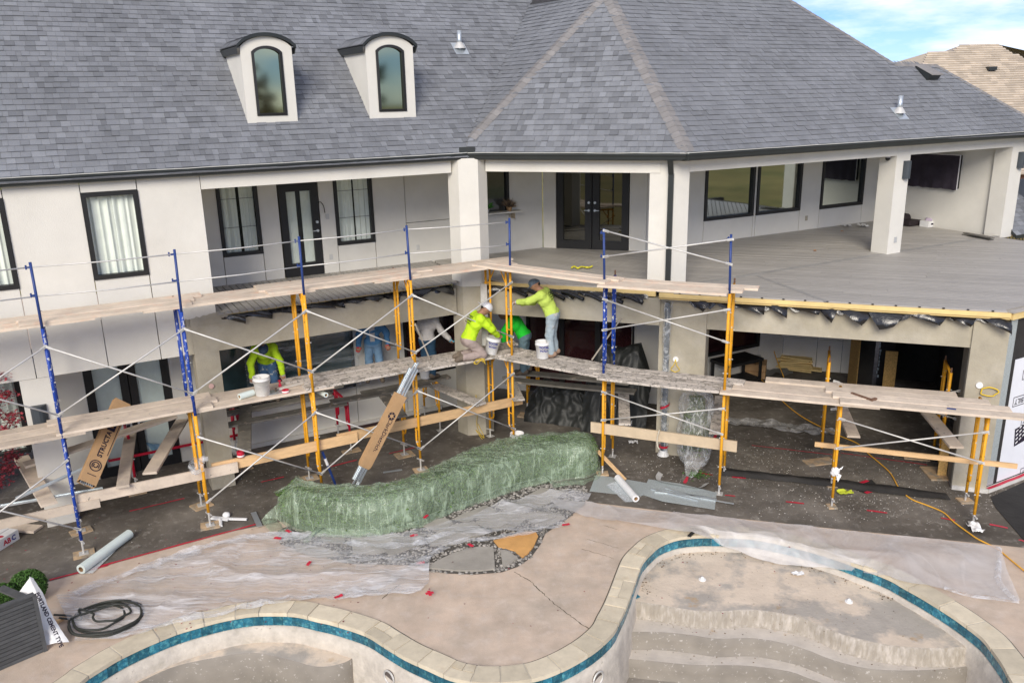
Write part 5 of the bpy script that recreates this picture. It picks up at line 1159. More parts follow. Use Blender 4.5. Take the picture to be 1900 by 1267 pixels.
# ---- hedge wrapped in plastic
FB_ = [((520,962),(524,901)),((548,980),(552,898)),((600,992),(600,896)),((680,994),(700,896)),((770,978),(790,870)),((860,942),(870,832)),((960,908),(950,807)),((1040,890),(1030,801)),((1085,884),(1075,800)),((1108,876),(1104,812))]
HH = .66
hf = catmull([gp(x, y) for (x, y), _ in FB_], 5); hbk = catmull([gp(x, y, HH) for _, (x, y) in FB_], 5)
hc = sum(hf, Vector())/len(hf)
hedge = thing('hedge', 'low curved green hedge wrapped in clear plastic sheeting', 'hedge', hc)
def hsec(k, grow=0.0, n=15):
    f = hf[k]; b = Vector((hbk[k].x, hbk[k].y, 0)); d = (b-f); L = d.length; d.normalize(); out = []
    e = min(1, .84+.16*math.sin(min(1, min(k, len(hf)-1-k)/4)*math.pi/2))
    for i in range(n+1):
        t = i/n
        prof = [(-.02, 0), (0, .25), (.02, .46), (.09, .60), (.22, .66), (.6, .665), (L-.15, .64), (L+.02, .5), (L+.06, .2), (L+.06, 0)]
        x = t*(len(prof)-1); j = min(int(x), len(prof)-2); u = x-j; a = prof[j][0]*(1-u)+prof[j+1][0]*u; z = prof[j][1]*(1-u)+prof[j+1][1]*u
        out.append(f + d*(a + (-grow if a < L/2 else grow)) + ZV*(z*e/.66*HH + (grow if i not in (0, n) else 0)))
    return out
mb = MB(); mb.loft([hsec(k, -.04) for k in range(len(hf))]); e0, e1 = hsec(0, -.04), hsec(len(hf)-1, -.04); mb.add(e0, [tuple(range(len(e0)))]); mb.add(e1, [tuple(range(len(e1)))])
mb.build('inner_branches', M('hedge_core', (.03, .055, .015), .95, .1, var=.5, scale=14), hedge)
mb = MB(); r = random.Random(12)
for _ in range(15000):
    k = r.randrange(len(hf)-1); s = hsec(k, 0); s2 = hsec(k+1, 0); i = r.randrange(1, len(s)-4); f, g = r.random(), r.random()
    p = s[i].lerp(s[i+1], f).lerp(s2[i].lerp(s2[i+1], f), g) + Vector((r.gauss(0, .02), r.gauss(0, .02), r.gauss(-.01, .02)))
    if p.z < .02: continue
    a = Vector((r.gauss(0, 1), r.gauss(0, 1), r.gauss(0, 1))).normalized(); b = a.orthogonal().normalized(); q = r.uniform(.014, .034); mb.cur = min(1, max(0, .5+.5*noise.noise(p*2.5)+r.uniform(-.3, .3)))
    mb.add([p-a*q, p+b*q*.55, p+a*q, p-b*q*.55], [(0,1,2,3)])
tag(mb.build('foliage', leafm, hedge, tint=True), kind='stuff')
hs = thing('hedge_sheet', 'crinkled clear plastic sheet draped over the curved hedge', 'plastic sheet', hc)
G = [hsec(k, .035, 30) for k in range(len(hf))]; rows = []
for k, s in enumerate(G):
    f = hf[k]; b = Vector((hbk[k].x, hbk[k].y, 0)); d = (f-b).normalized(); skirt = [f + d*(.34+.12*noise.noise(Vector((k*.3, 0, 0)))) + ZV*.035, f + d*.16 + ZV*.05]
    if 8 < k < len(G)-12: skirt = [f + d*.05 + ZV*.16, f + d*.04 + ZV*.18]
    rows.append(skirt + s)
def hw_(p, s): return ridged(p*s)
fine = grid([[rows[k][j] for k in range(len(rows))] for j in range(len(rows[0]))], 170, 64)
cen = {}
out = []
for i, rw_ in enumerate(fine):
    o = []
    for k, p in enumerate(rw_):
        b = hbk[min(len(hbk)-1, int(k/170*(len(hbk)-1)))]; f = hf[min(len(hf)-1, int(k/170*(len(hf)-1)))]; c = (Vector((b.x, b.y, .3))+Vector((f.x, f.y, .3)))/2; n = (p-c).normalized()
        q = Vector((p.x*1.0, p.y*1.0, p.z*.7)); w_ = max(0, ridged(q*2.1))**3*.05 + max(0, ridged(Vector((p.x*3.2+p.z, p.y*1.2, p.z*1.0))*2.0))**3*.03 + .012*noise.noise(p*9)
        o.append(p + n*w_*min(1, min(k, 170-k)/10))
    out.append(o)
mb = MB(); mb.loft(out)
for k_ in (0, -1):
    E_ = [r_[k_] for r_ in out]; cc = sum(E_, Vector())/len(E_); oo = (E_[0]-out[0][4 if k_ == 0 else -5]); oo.z = 0; oo = oo.normalized()*.07 if oo.length > 1e-6 else Vector()
    mb.loft([E_, [cc.lerp(p, .8)+oo*.7 for p in E_], [cc.lerp(p, .4)+oo for p in E_], [cc+oo]*len(E_)])
mb.build('sheet', hedgefilm, hs, smooth=True)
def tape(px, L, yaw, label, z=.03, wd=.05, mat=None):
    c = gp(*px, z); u = Vector((math.cos(yaw), math.sin(yaw), 0)); mb = MB(); n = 5; rr = random.Random(int(px[0]))
    a, b = ribbon([c + u*L*(k/n-.5) for k in range(n+1)], wd, 0); a = [p+ZV*(z+rr.uniform(0, .012)) for p in a]; b = [p+ZV*(z+rr.uniform(0, .006)) for p in b]
    mb.loft([a, b, [p-ZV*.003 for p in b]]); return tag(mb.build('red_tape', mat or redtape, None), label, 'tape', 'strips of red tape')
def tape2(a, b, label, z=.016, wd=.05): 
    A, B = gp(*a, z), gp(*b, z); c = (A+B)/2; d = B-A; mb = MB(); n = max(3, int(d.length/.2)); rr = random.Random(int(a[0])); P = [A+d*k/n + Vector((0, rr.uniform(-.006, .006), 0)) for k in range(n+1)]
    w_ = [wd*rr.uniform(.55, 1.1) for _ in P]; l, r_ = ribbon(P, w_, z); mb.loft([l, r_]); return tag(mb.build('red_tape', redtape, None), label, 'tape', 'strips of red tape')
tape2((92, 1075), (200, 1048), 'long red tape line ending beside the boxwood ball'); tape2((178, 1052), (475, 972), 'longest red tape seam running across the dark floor at left')
tape2((240, 948), (342, 924), 'short red tape strip between the blue leg and the yellow leg'); tape2((484, 894), (527, 884), 'muddy red tape strip left of the wrapped hedge'); tape2((610, 866), (662, 853), 'red tape strip left of the cardboard tube'); tape2((722, 841), (772, 829), 'faded red tape strip right of the cardboard tube')
tape2((1296, 876), (1322, 881), 'red tape strip at the foot of the wrapped shrub'); tape2((1358, 884), (1384, 887), 'red tape strip right of the wrapped shrub', wd=.06); tape2((1270, 896), (1276, 884), 'crumpled red tape above the metal lath', wd=.07); tape2((1345, 918), (1364, 920), 'red tape strip by the foot of the yellow scaffold leg'); tape2((1458, 930), (1492, 934), 'red tape strip left of the single height bay')
tape2((1608, 946), (1646, 951), 'red tape strip in front of the black felt patch', wd=.06); tape2((1746, 960), (1772, 965), 'red tape strip beside the orange cord', wd=.06); tape2((1836, 972), (1870, 979), 'red tape strip on the edge of the dark paper at right', wd=.07); tape2((1890, 1001), (1905, 1004), 'red tape strip cut by the right edge')
tape2((1395, 826), (1560, 845), 'thin red tape seam across the open patio floor', wd=.025); tape2((1560, 840), (1720, 862), 'thin red tape seam behind the orange cord', wd=.03); tape2((1100, 772), (1010, 760), 'thin red tape seam by the black tarpaulin', wd=.03)
for i, (px, yw, lab) in enumerate((((797, 1100), .4, 'red tape cross at the corner of the plastic sheet'), ((628, 1106), .6, 'red tape tab on the hem of the plastic sheet'), ((573, 1045), 1.4, 'small red tape tab in the middle of the plastic sheet'), ((873, 1011), -.9, 'red tape tab above the large flagstone'), ((1050, 973), .2, 'red tape tab at the tip of the plastic sheet'), ((790, 958), 1.2, 'red tape tab on the front of the wrapped hedge'), ((768, 993), .3, 'red tape tab under the hedge front'), ((515, 998), -.2, 'red tape scrap at the left end of the hedge'), ((535, 985), -.7, 'red tape strip on the left end of the hedge sheet'), ((780, 1044), .3, 'faint red tape tab under the plastic hem'))):
    o = tape(px, .14 if i else .13, yw, lab, z=.075 if i not in (5,) else .2, wd=.055)
    if i == 0: mb = MB(); c = gp(*px, .085); mb.box(Fr(c, Vector((math.cos(1.9), math.sin(1.9), 0)), Vector((-math.sin(1.9), math.cos(1.9), 0))), -.07, .07, -.025, .025, 0, .004); o2 = mb.build('second_strip', redtape, None); o2.parent = o
# ---- clear plastic over the deck
ls = thing('plastic_sheet', 'clear plastic sheet taped over the deck and the flagstones at left', 'plastic sheet', gp(480, 1060))
tp = [(105,1110),(190,1075),(290,1042),(400,1010),(520,990),(640,992),(740,992),(850,965),(950,930),(1050,912),(1100,918)]
bt = [(138,1182),(240,1172),(340,1150),(480,1122),(600,1112),(700,1106),(788,1096),(806,1030),(900,1000),(1000,985),(1052,970)]
G = grid([[gp(x, y, .03) for x, y in tp], [gp((a[0]+b[0])/2, (a[1]+b[1])/2, .03) for a, b in zip(tp, bt)], [gp(x, y, .03) for x, y in bt]], 190, 46)
G = wrinkle(G, .085, .75, seed=2, stretch=(.55, 1.5, 1)); mb = MB(); mb.loft(G); mb.build('sheet', clearfilm, ls, smooth=True)
hemfilm = film('folded_hem_film', (.80, .81, .83), .34, .25, .3, 4, .6, 9, stretch=(.6, 1.4, 1, .3), streak=.2)
for A in ([(140,1183),(260,1172),(350,1147),(480,1120),(600,1110),(700,1104),(790,1092)], [(640,1100),(705,1090),(745,1062),(790,1035),(840,1008),(900,1000),(1000,984),(1053,969)], [(300,1040),(400,1010),(520,992),(640,1010),(760,1012),(850,985)], [(130,1107),(250,1062),(380,1020)]):
    P = resample(catmull([gp(x, y, .05) for x, y in A], 5), .08); rr = random.Random(len(A)); l, r_ = ribbon(P, [.12+.16*abs(noise.noise(p*1.3)) for p in P], .05); 
    rows = [[a.lerp(b, t) + Vector((0, .07*noise.noise(a*1.1), 0)) + ZV*(.05*max(0, ridged(a.lerp(b, t)*2.3))**2 + .03*noise.noise(a.lerp(b, t)*5)*math.sin(t*math.pi)) for a, b in zip(l, r_)] for t in (0, .2, .4, .6, .8, 1)]; mb = MB(); mb.loft(rows); mb.build('folded_hem', hemfilm, ls, smooth=True)
rsn = thing('plastic_sheet', 'clear plastic sheet hanging over the coping into the shallow pool end', 'plastic sheet', gp(1500, 1010))
cols = [((1010,925),.03,(1050,948),.04,(1090,962),.03),((1110,937),.03,(1170,960),.05,(1235,983),.05),((1250,952),.03,(1280,976),.06,(1310,1000),.05),((1330,960),.03,(1350,991),.06,(1338,1016),-.2),((1400,967),.03,(1415,996),.06,(1408,1040),-.27),((1480,976),.03,(1495,1013),.06,(1490,1053),-.27),((1560,984),.03,(1568,1036),.06,(1585,1062),-.15),((1640,992),.03,(1648,1042),.06,(1662,1076),.05),((1720,1000),.03,(1740,1050),.05,(1752,1092),.045),((1800,1008),.03,(1812,1055),.04,(1830,1106),.03),((1856,1015),.03,(1868,1060),.04,(1893,1116),.03)]
G = grid([[gp(*c[0], c[1]) for c in cols], [gp(*c[2], c[3]) for c in cols], [gp(*c[4], c[5]) for c in cols]], 170, 40); G = wrinkle(G, .05, .8, seed=5, stretch=(.8, 1.3, 1)); mb = MB(); mb.loft(G); mb.build('sheet', film('milky_poly', (.72, .70, .69), .46, .4, .14, 1.1, .3, 4, streak=.08), rsn, smooth=True)
P = resample(catmull([gp(x, y, .05) for x, y in [(1853,1016),(1853,1050),(1852,1075),(1870,1100),(1893,1116)]], 6), .06); l, r_ = ribbon(P, .10, .05); mb = MB(); mb.loft([l, [a.lerp(b, .5)+ZV*.04 for a, b in zip(l, r_)], r_]); mb.build('folded_hem', hemfilm, rsn, smooth=True)
P = resample(catmull([gp(x, y, .05) for x, y in [(1752,1090),(1800,1104),(1850,1110),(1893,1116)]], 6), .06); l, r_ = ribbon(P, .10, .05); mb = MB(); mb.loft([l, [a.lerp(b, .5)+ZV*.03 for a, b in zip(l, r_)], r_]); mb.build('folded_hem', hemfilm, rsn, smooth=True)
# ---- buckets
def bucket(px, z, label, text=None, tilt=None, mat=None, face=None, h=.37, r0=.13, r1=.152):
    P = gp(*px, z); t = thing('bucket', label, 'bucket', P, group='plaster buckets about the site'); mt = mat or whitepl
    R = Matrix.Rotation(tilt[1], 3, tilt[0]) if tilt else Matrix.Identity(3)
    def build(mb, name, m_, sm=True):
        mb.v = [P + R @ (v-P) for v in mb.v]; return mb.build(name, m_, t, smooth=sm)
    mb = MB(); mb.lathe([(0, .004), (r0-.01, .004), (r0, .015), (r1-.004, h-.07), (r1+.006, h-.068), (r1+.007, h-.05), (r1-.001, h-.045), (r1+.002, h-.008), (r1+.006, h), (r1-.008, h), (r0-.008, .06), (0, .06)], P, 24); build(mb, 'shell', mt)
    mb = MB(); mb.lathe([(r1-.022, h-.17), (0, h-.165)], P, 18); build(mb, 'plaster_mix', M('wet_plaster', (.30, .28, .24), .8) if 'wet_plaster' not in bpy.data.materials else bpy.data.materials['wet_plaster'])
    v = (P-EYE); a0 = math.atan2(-v.y, -v.x) + (face or 0); pts = [P + Vector(((r1+.01)*math.cos(a0+1.57-k*math.pi/10), (r1+.01)*math.sin(a0+1.57-k*math.pi/10), h-.06-.10*math.sin(k*math.pi/10))) for k in range(11)]
    mb = MB(); mb.tube(pts, .004, 5); build(mb, 'handle', galv)
    if text:
        def wf(x, y): rr = r0+(r1-r0)*((y+.2)/h)+.003; a = a0 + x/rr; return P + R @ Vector((rr*math.cos(a), rr*math.sin(a), y+.2))
        for ln, yy, sz in text: textmesh(ln, sz, blueink, t, None, None, None, wrapf=lambda x, y, yy=yy: wf(x, y+yy), bold=.003)
    return t
TX = [('TOTAL', .06, .07), ('WALL', -.01, .07)]
bucket((488, 733), 2.245, 'pale mortar coated bucket on the lower planks at left', mat=bucketm)
bucket((910, 656), 2.25, 'tilted white bucket with blue lettering held by the kneeling person', TX, tilt=('Y', .22), face=.1)
bucket((1007, 664), 2.2, 'upright white bucket beside the standing person in lime', TX, face=.25)
bucket((1160, 806), .02, 'white bucket standing on the dark floor behind the pale ledger board', [('WALL', .0, .07)], h=.36)
bucket((790, 701), 1.25, 'white bucket on the low planks under the person in the grey shirt')
bucket((960, 836), .02, 'white bucket mostly hidden behind the wrapped hedge', h=.42)
# ---- rolls, tapes and tools on the planks
def roll(a, b, z, rad, label, flap=None, mat=None, core=None):
    A, B = gp(*a, z+rad), gp(*b, z+rad); t = thing('mesh_roll', label, 'roll', (A+B)/2-ZV*rad, group='rolls of white mesh'); d = (B-A).normalized(); s = Vector((-d.y, d.x, 0))
    mb = MB(); ring = lambda c, q: [c + q*(math.cos(k*math.pi/8)*s + math.sin(k*math.pi/8)*ZV) for k in range(17)]
    mb.loft([ring(A, rad*.55), ring(A, rad), ring(B, rad), ring(B, rad*.55)]); mb.build('wound_mesh', mat or rollm, t, smooth=False)
    mb = MB(); mb.loft([ring(A, rad*.55), ring(B, rad*.55)]); mb.build('core', card, t)
    if flap:
        F = [gp(*q, z+.012) for q in flap]; mb = MB(); rows = [[A-ZV*rad*.9, B-ZV*rad*.9]] + [[(A-ZV*rad).lerp(F[0], f)+ZV*.01, (B-ZV*rad).lerp(F[1], f)+ZV*.01] for f in (.5, 1)]; mb.loft(rows); mb.build('loose_flap', film('mesh_flap', (.75, .8, .82), .5, .5, .1, 20, .1, 50), t)
    return t
roll((150, 1056), (240, 990), .01, .085, 'large white mesh roll lying on the dark floor at left', flap=[(172, 1064), (236, 1001)])
roll((1146, 886), (1180, 925), .02, .07, 'white mesh roll with an unrolled flap on the metal lath', flap=[(1125, 900), (1160, 932)], mat=whitepl)
roll((444, 736), (470, 728), 2.245, .06, 'short white mesh roll beside the mortar coated bucket')
roll((588, 724), (605, 733), 2.02, .05, 'white tube end sticking out under the lower planks')
def tape_roll(px, z, label, n=1):
    P = gp(*px, z); t = thing('tape_roll', label, 'tape roll', P, group='rolls of red tape')
    for k in range(n): mb = MB(); mb.lathe([(.04, .002), (.066, .002), (.068, .01), (.068, .048), (.066, .055), (.04, .055), (.04, .002)], P+ZV*k*.057, 20); mb.build('tape_ring', redtape, t)
    mb = MB(); mb.lathe([(.0675, .014), (.0695, .014), (.0695, .042), (.0675, .042)], P+ZV*.0, 20); mb.build('paper_band', whitepl, t)
tape_roll((530, 728), 2.245, 'roll of red tape lying on the lower planks'); tape_roll((447, 847), 1.165, 'two stacked rolls of red tape on the muddy short plank', 2)
P = gp(520, 719, 2.245); mb = MB(); mb.lathe([(0, 0), (.028, 0), (.032, .05), (.02, .09), (.016, .13), (.034, .135), (.034, .15), (0, .152)], P, 12); tag(mb.build('spray_can', redtape, None), 'small red handled tool standing behind the roll of red tape', 'tool')
mb = MB(); A, B = gp(517, 722, 2.25), gp(563, 711, 2.25); mb.bar(A+ZV*.012, B+ZV*.012, .09, .018); o = mb.build('straight_edge', M('pale_board', (.62, .58, .52), .7), None); tag(o, 'pale straight edge board lying on the lower planks', 'board')
P = gp(512, 727, 2.25); t = thing('mortar_hawk', 'flat metal mortar hawk lying behind the roll of red tape', 'tool', P); mb = MB(); mb.box(Fr(P, Vector((.9, .44, 0)), Vector((-.44, .9, 0))), -.15, .15, -.13, .13, .0, .006); mb.build('plate', zinc, t); mb = MB(); mb.tube([P, P-ZV*.0+ZV*.08], .02, 8); mb.build('grip', bark, t)
t = thing('hammer', 'rusty hammer lying on the far right planks', 'hammer', gp(1600, 738, 2.2)); A, B = gp(1580, 729, 2.21), gp(1618, 742, 2.21); mb = MB(); mb.bar(A, B, .045, .03); mb.build('handle', rust, t); mb = MB(); d = (B-A).normalized(); s = Vector((-d.y, d.x, 0)); mb.bar(B-s*.03, B+s*.11, .05, .045); mb.build('head', rust, t)
for (x, y), lab in (((1565, 762), 'rusty pin on the leg with the white rag'), ((1825, 768), 'rusty pin at the far right leg'), ((1527, 700), 'bare rusty pin at the left of the open patio')):
    pass
mb = MB(); A, B = gp(1757, 757, 2.21), gp(1774, 759, 2.21); mb.bar(A, B, .03, .012); tag(mb.build('chisel', bluepost, None), 'small blue tool lying on the far right planks', 'tool')
# white trowel board propped against the corner column
A, B = FC.p(.35, .35, 2.25), FC.p(.30, .22, 3.45); A, B = gp(899, 600, 2.9), gp(897, 527, 3.62); mb = MB(); mb.bar(A-ZV*.5, B, .15, .03, nL); tag(mb.build('trowel_board', M('dusty_board', (.55, .54, .51), .85, .2, var=.2, scale=8), None), 'dusty white board standing behind the kneeling person', 'board')
for (a, b, za, zb), lab in (((((770, 600), (798, 668)), None, 2.9, 2.25), 'thin pole leaning in front of the person in the grey shirt'), ((((1153, 590), (1098, 668)), None, 3.0, 2.25), 'long pole leaning behind the paint chipped blue frame')):
    A, B = gp(*a[0], za), gp(*a[1], zb); mb = MB(); mb.tube([A, B], .017, 6); tag(mb.build('pole', M('grey_wood', (.36, .32, .26), .8) if 'grey_wood' not in bpy.data.materials else bpy.data.materials['grey_wood'], None), lab, 'pole')
# yellow twine coils
def cord(pts, rad, mat, label, cat='cord', name='cord'):
    mb = MB(); mb.tube(catmull(pts, 6), rad, 6); return tag(mb.build(name, mat, None, smooth=True), label, cat)
B0 = gp(890, 676, 2.15); cord([B0+Vector((.12*math.cos(k*1.05), .05*math.sin(k*1.05), -.03*k % .14)) for k in range(14)], .006, yellowcord, 'tangle of yellow twine hanging under the kneeling person')
C0 = cm + bis*.03; cord([C0+ZV*1.0, C0+ZV*.6+bu*.02, C0+ZV*.25, C0+bu*.08+ZV*.02, C0+bis*.25+bu*.1+ZV*.02, C0-bu*.03+ZV*.15, C0+bis*.2+bu*.15+ZV*.02, C0+bu*.02+ZV*.3], .006, yellowcord, 'yellow twine hanging down the corner column')
# junction outlets with wires on the pillars
def outlet(px, fr, d, label, loop=False):
    a, z = vp(*px, fr, d); P = fr.p(a, d, z); t = thing('junction_ring', label, 'wall fitting', P); mb = MB(); n = 14
    mb.tube([P, P+fr.n*.03], .06, 12); mb.build('ring', whitepl, t)
    if loop:
        L = [P+fr.n*.05+fr.u*(.17+.145*math.cos(k*math.pi/5+2.6)+.02*math.sin(k*2.2))+ZV*(-.10+.085*math.sin(k*math.pi/5+2.6)) for k in range(11)]; mb = MB(); mb.tube(catmull(L, 4), .012, 6); mb.build('yellow_loop', yellowcord, t, smooth=True)
    else:
        for s in (-1, 1): mb = MB(); mb.tube(catmull([P+fr.n*.03, P+fr.n*.05-ZV*.12+fr.u*.03*s, P+fr.n*.05-ZV*.22+fr.u*.09*s, P+fr.n*.04-ZV*.3-fr.u*.03*s, P+fr.n*.03-ZV*.42+fr.u*.04*s], 5), .008, 5); mb.build('wire', yellowcord, t, smooth=True)
outlet((1254, 666), FC, .0, 'white wall fitting with loose yellow wires on the downspout pillar'); outlet((1817, 714), FC, -.01, 'white wall fitting with a yellow rope loop on the right pillar', True); 
a, z = lpx(392, 716); P = FL.p(a, 0, z); mb = MB(); mb.lathe([(0, 0), (.05, 0), (.05, .02), (.03, .022), (0, .02)], (0, 0, 0), 14); mb.v = [P + uL*v.x + ZV*v.y + nL*v.z for v in mb.v]; tag(mb.build('pipe_stub', M('pink_plastic', (.6, .4, .36), .5), None), 'round pipe stub on the left mortar pillar', 'pipe stub')
# ---- downspout wrap
mb = MB(); rr = random.Random(5)
rows = []
for k in range(60):
    z = .10+k*(3.32/59); c = FC.p(xd+.05, .06, z); rad = .088 + .014*noise.noise(Vector((z*3, 1, 0))); rows.append([c + (rad*(1+.12*math.sin(a*3+z*4)))*(math.cos(a)*uC+math.sin(a)*nC) for a in [i*2*math.pi/14 for i in range(15)]])
mb.loft(rows); t = thing('downspout_wrap', 'clear plastic sleeve taped round the downspout in front of the pillar', 'plastic sheet', FC.p(xd+.05, .06, 0)); mb.build('sleeve', bagfilm, t, smooth=True)
for z in (.20, 1.12): mb = MB(); mb.lathe([(.096, 0), (.10, .0), (.10, .05), (.096, .05)], FC.p(xd+.05, .06, z), 14); mb.v = [v + ZV*(.05*((v-FC.p(xd+.05, .06, z)).dot(uC)/.1) if z > 1 else 0) for v in mb.v]; mb.build('tape_band', redtape, t)
mb = MB(); mb.lathe([(.075, .14), (.11, .06), (.13, .02), (.05, .01)], FC.p(xd+.05, .07, 0), 12); mb.build('gathered_end', whitepl, t)
# ---- shrub wrapped in a plastic bag
Pb = gp(1292, 884); t = thing('wrapped_shrub', 'potted shrub wrapped in a tall clear plastic bag', 'plant', Pb)
prof = [(.10, .02), (.22, .07), (.31, .25), (.35, .55), (.36, .8), (.33, .9), (.31, 1.1), (.34, 1.3), (.33, 1.5), (.27, 1.62), (.12, 1.63), (.0, 1.64)]
Pb2 = gp(1288, 864); mb = MB(); mb.lathe([(0, 0), (.2, 0), (.25, .38), (.26, .42), (0, .40)], Pb2, 16); mb.build('pot', M('grey_pot', (.22, .2, .18), .8), t)
mb = MB(); r = random.Random(3)
for _ in range(5200):
    h = r.uniform(.3, 1.55); R = .27*math.sqrt(r.random())*(1 if h < 1.2 else max(.3, 1.6-h)*2); a = r.uniform(0, 6.28); p = Pb2+Vector((R*math.cos(a), R*math.sin(a), h)); d = Vector((r.gauss(0, 1), r.gauss(0, 1), r.gauss(0, 1))).normalized(); b = d.orthogonal().normalized(); q = r.uniform(.012, .04); mb.cur = r.random()
    mb.add([p-d*q, p+b*q*.4, p+d*q, p-b*q*.4], [(0,1,2,3)])
mb.build('foliage', M('dusty_leaf', (.11, .15, .055), .8, .2, tint=.6), t, tint=True)
rows = []
for k in range(48):
    x = k/47*(len(prof)-1); j = min(int(x), len(prof)-2); f = x-j; R = prof[j][0]*(1-f)+prof[j+1][0]*f; z = prof[j][1]*(1-f)+prof[j+1][1]*f
    rows.append([Pb2 + ZV*z + (R*(1.06+.09*math.sin(a*7+1.3*math.sin(z*3))*(1.2-z/1.9) + .10*noise.noise(Vector((math.cos(a)*1.6, math.sin(a)*1.6, z*1.4)))))*Vector((math.cos(a), math.sin(a), 0)) for a in [i*2*math.pi/48 for i in range(49)]])
mb = MB(); mb.loft(rows); mb.build('bag', shrubfilm, t, smooth=True)
mb = MB(); mb.loft([[Pb2+Vector((-.25, -.15, .18)), Pb2+Vector((-.1, -.3, .25)), Pb2+Vector((.1, -.28, .2))], [Pb+Vector((-.22, .0, .03)), Pb+Vector((-.12, -.1, .02)), Pb+Vector((.02, .02, .06))]]); mb.build('bag_tail', shrubfilm, t, smooth=True)
mb = MB(); mb.bar(Pb2+Vector((.33, -.22, .72)), Pb2+Vector((.40, -.13, .74)), .02, .07); mb.build('tape_band', redtape, t)
mb = MB(); r = random.Random(5)
for _ in range(160):
    p = gp(1293, 882, .01)+Vector((r.gauss(0, .11), r.gauss(0, .08), r.uniform(0, .06))); d = Vector((r.gauss(0, 1), r.gauss(0, 1), .3)).normalized(); b = d.orthogonal().normalized(); q = .03; mb.cur = r.random(); mb.add([p-d*q, p+b*q*.3, p+d*q, p-b*q*.3], [(0,1,2,3)])
tag(mb.build('weeds', boxm, None, tint=True), 'small tuft of weeds at the foot of the wrapped shrub', 'weeds', kind='stuff')
# rope on the pale ledger board
A = FC.p(4.6, 1.42, 0); cord([A+ZV*1.14+nC*-.03, A+ZV*1.12+nC*.03, A+ZV*.98+nC*.03+uC*-.03, A+ZV*.82+nC*.03-uC*.02, A+ZV*.74+nC*.02+uC*.02], .012, M('pale_rope', (.6, .55, .44), .9), 'pale rope tied round the pale ledger board', 'rope', 'rope')
# ---- cardboard tube with studs
A, B = gp(652, 905, .06), gp(775, 672, 2.62)
A = gp(648, 900, .05); top = FL.p(FL.sd(gp(770, 690, 2.3))[0], 1.62, 0); ax = None
sT, _ = vp(770, 680, FL, 1.62); _, zT = vp(770, 680, FL, 1.62); B = FL.p(sT, 1.62, zT); sA, zA = vp(660, 890, FL, 1.95); A = FL.p(sA, 2.0, max(.08, zA)); ax = (B-A).normalized(); Ln = (B-A).length
t = thing('stud_bundle', 'bundle of metal studs in a long brown cardboard sleeve leaning on the scaffold', 'bundle', A); rgt = ax.cross(nL).normalized(); rgt = rgt if rgt.x > 0 else -rgt; frn = rgt.cross(ax); frn = frn if frn.y < 0 else -frn
mb = MB(); w2, d2 = .115, .075; c0_, c1_ = A+ax*Ln*.13, A+ax*Ln*.74
def ringb(c, w_, d_): return [c-rgt*w_-frn*d_, c+rgt*w_-frn*d_, c+rgt*w_+frn*d_, c-rgt*w_+frn*d_, c-rgt*w_-frn*d_]
mb.loft([ringb(c0_-ax*.04, w2*.8, d2*.7), ringb(c0_, w2*.94, d2*.9), ringb(c0_+ax*.05, w2, d2), ringb(c1_, w2, d2), ringb(c1_+ax*.02, w2*1.05, d2*1.05)]); mb.build('cardboard_sleeve', card, t)
for k in range(6):
    o = rgt*(-.08+.03*k)+frn*(.02 if k % 2 else -.025); mb = MB(); mb.bar(A+o-ax*.1*(k % 3), B+o+ax*rnd.uniform(-.12, .12), .028, .035, frn); mb.build('metal_stud', zinc, t)
pc = c0_+ax*Ln*.27+frn*(d2+.004); textmesh('ClarkDietrich.', .125, ink, t, pc+rgt*.02, -ax, rgt, bold=.001)
pl = c0_+ax*Ln*.435+frn*(d2+.004); mb = MB()
for s_ in range(6):
    a, b = s_*math.pi/3, (s_+.8)*math.pi/3; f = lambda q, rr: pl + rgt*math.cos(q)*rr + ax*math.sin(q)*rr; mb.add([f(a, .085), f(b, .085), f(b, .04), f(a, .04)], [(0,1,2,3)])
mb.build('logo', ink, t)
# ---- long printed carton
sQ, zQ = vp(225, 745, FL, .3)
A, B = gp(160, 900, 1.15), FL.p(sQ, .35, zQ); A = FL.p(vp(160, 898, FL, 1.5)[0], 1.5, vp(160, 898, FL, 1.5)[1]); ax = (B-A).normalized(); Ln = (B-A).length; rgt = ax.cross(nL).normalized(); rgt = rgt if rgt.x > 0 else -rgt; frn = rgt.cross(ax); frn = frn if frn.dot(EYE-A) > 0 else -frn
t = thing('carton', 'long printed brown carton leaning across the lower planks at left', 'carton', A); mb = MB(); w2, d2 = .145, .07
mb.loft([ringb(A, w2, d2), ringb(B, w2, d2)]); mb.add(ringb(B, w2, d2)[:4], [(0,1,2,3)]); mb.build('carton_body', card, t)
mb = MB(); mb.add([A+rgt*a*w2*.98+frn*b*d2*.95+ax*.03 for a, b in ((-1,-1),(1,-1),(1,1),(-1,1))], [(0,1,2,3)]); mb.build('open_end', ink, t)
for k in range(7): o = rgt*(-.1+.033*k)+frn*rnd.uniform(-.03, .03); mb = MB(); mb.tube([A+o-ax*.015, A+o+ax*.4], .014, 6); mb.build('rod', zinc, t)
L_ = lambda f: A+ax*Ln*f+frn*(d2+.004)
textmesh('STRUCTA', .12, ink, t, L_(.455), ax, -rgt, bold=.004)
mb = MB(); c = L_(.72); mb.add([c-ax*.17-rgt*.07, c+ax*.17-rgt*.07, c+ax*.17+rgt*.07, c-ax*.17+rgt*.07], [(0,1,2,3)]); mb.build('print_block', ink, t); textmesh('WIRE', .10, card, t, c+frn*.004, ax, -rgt, bold=.002)
mb = MB(); c = L_(.20); n = 22
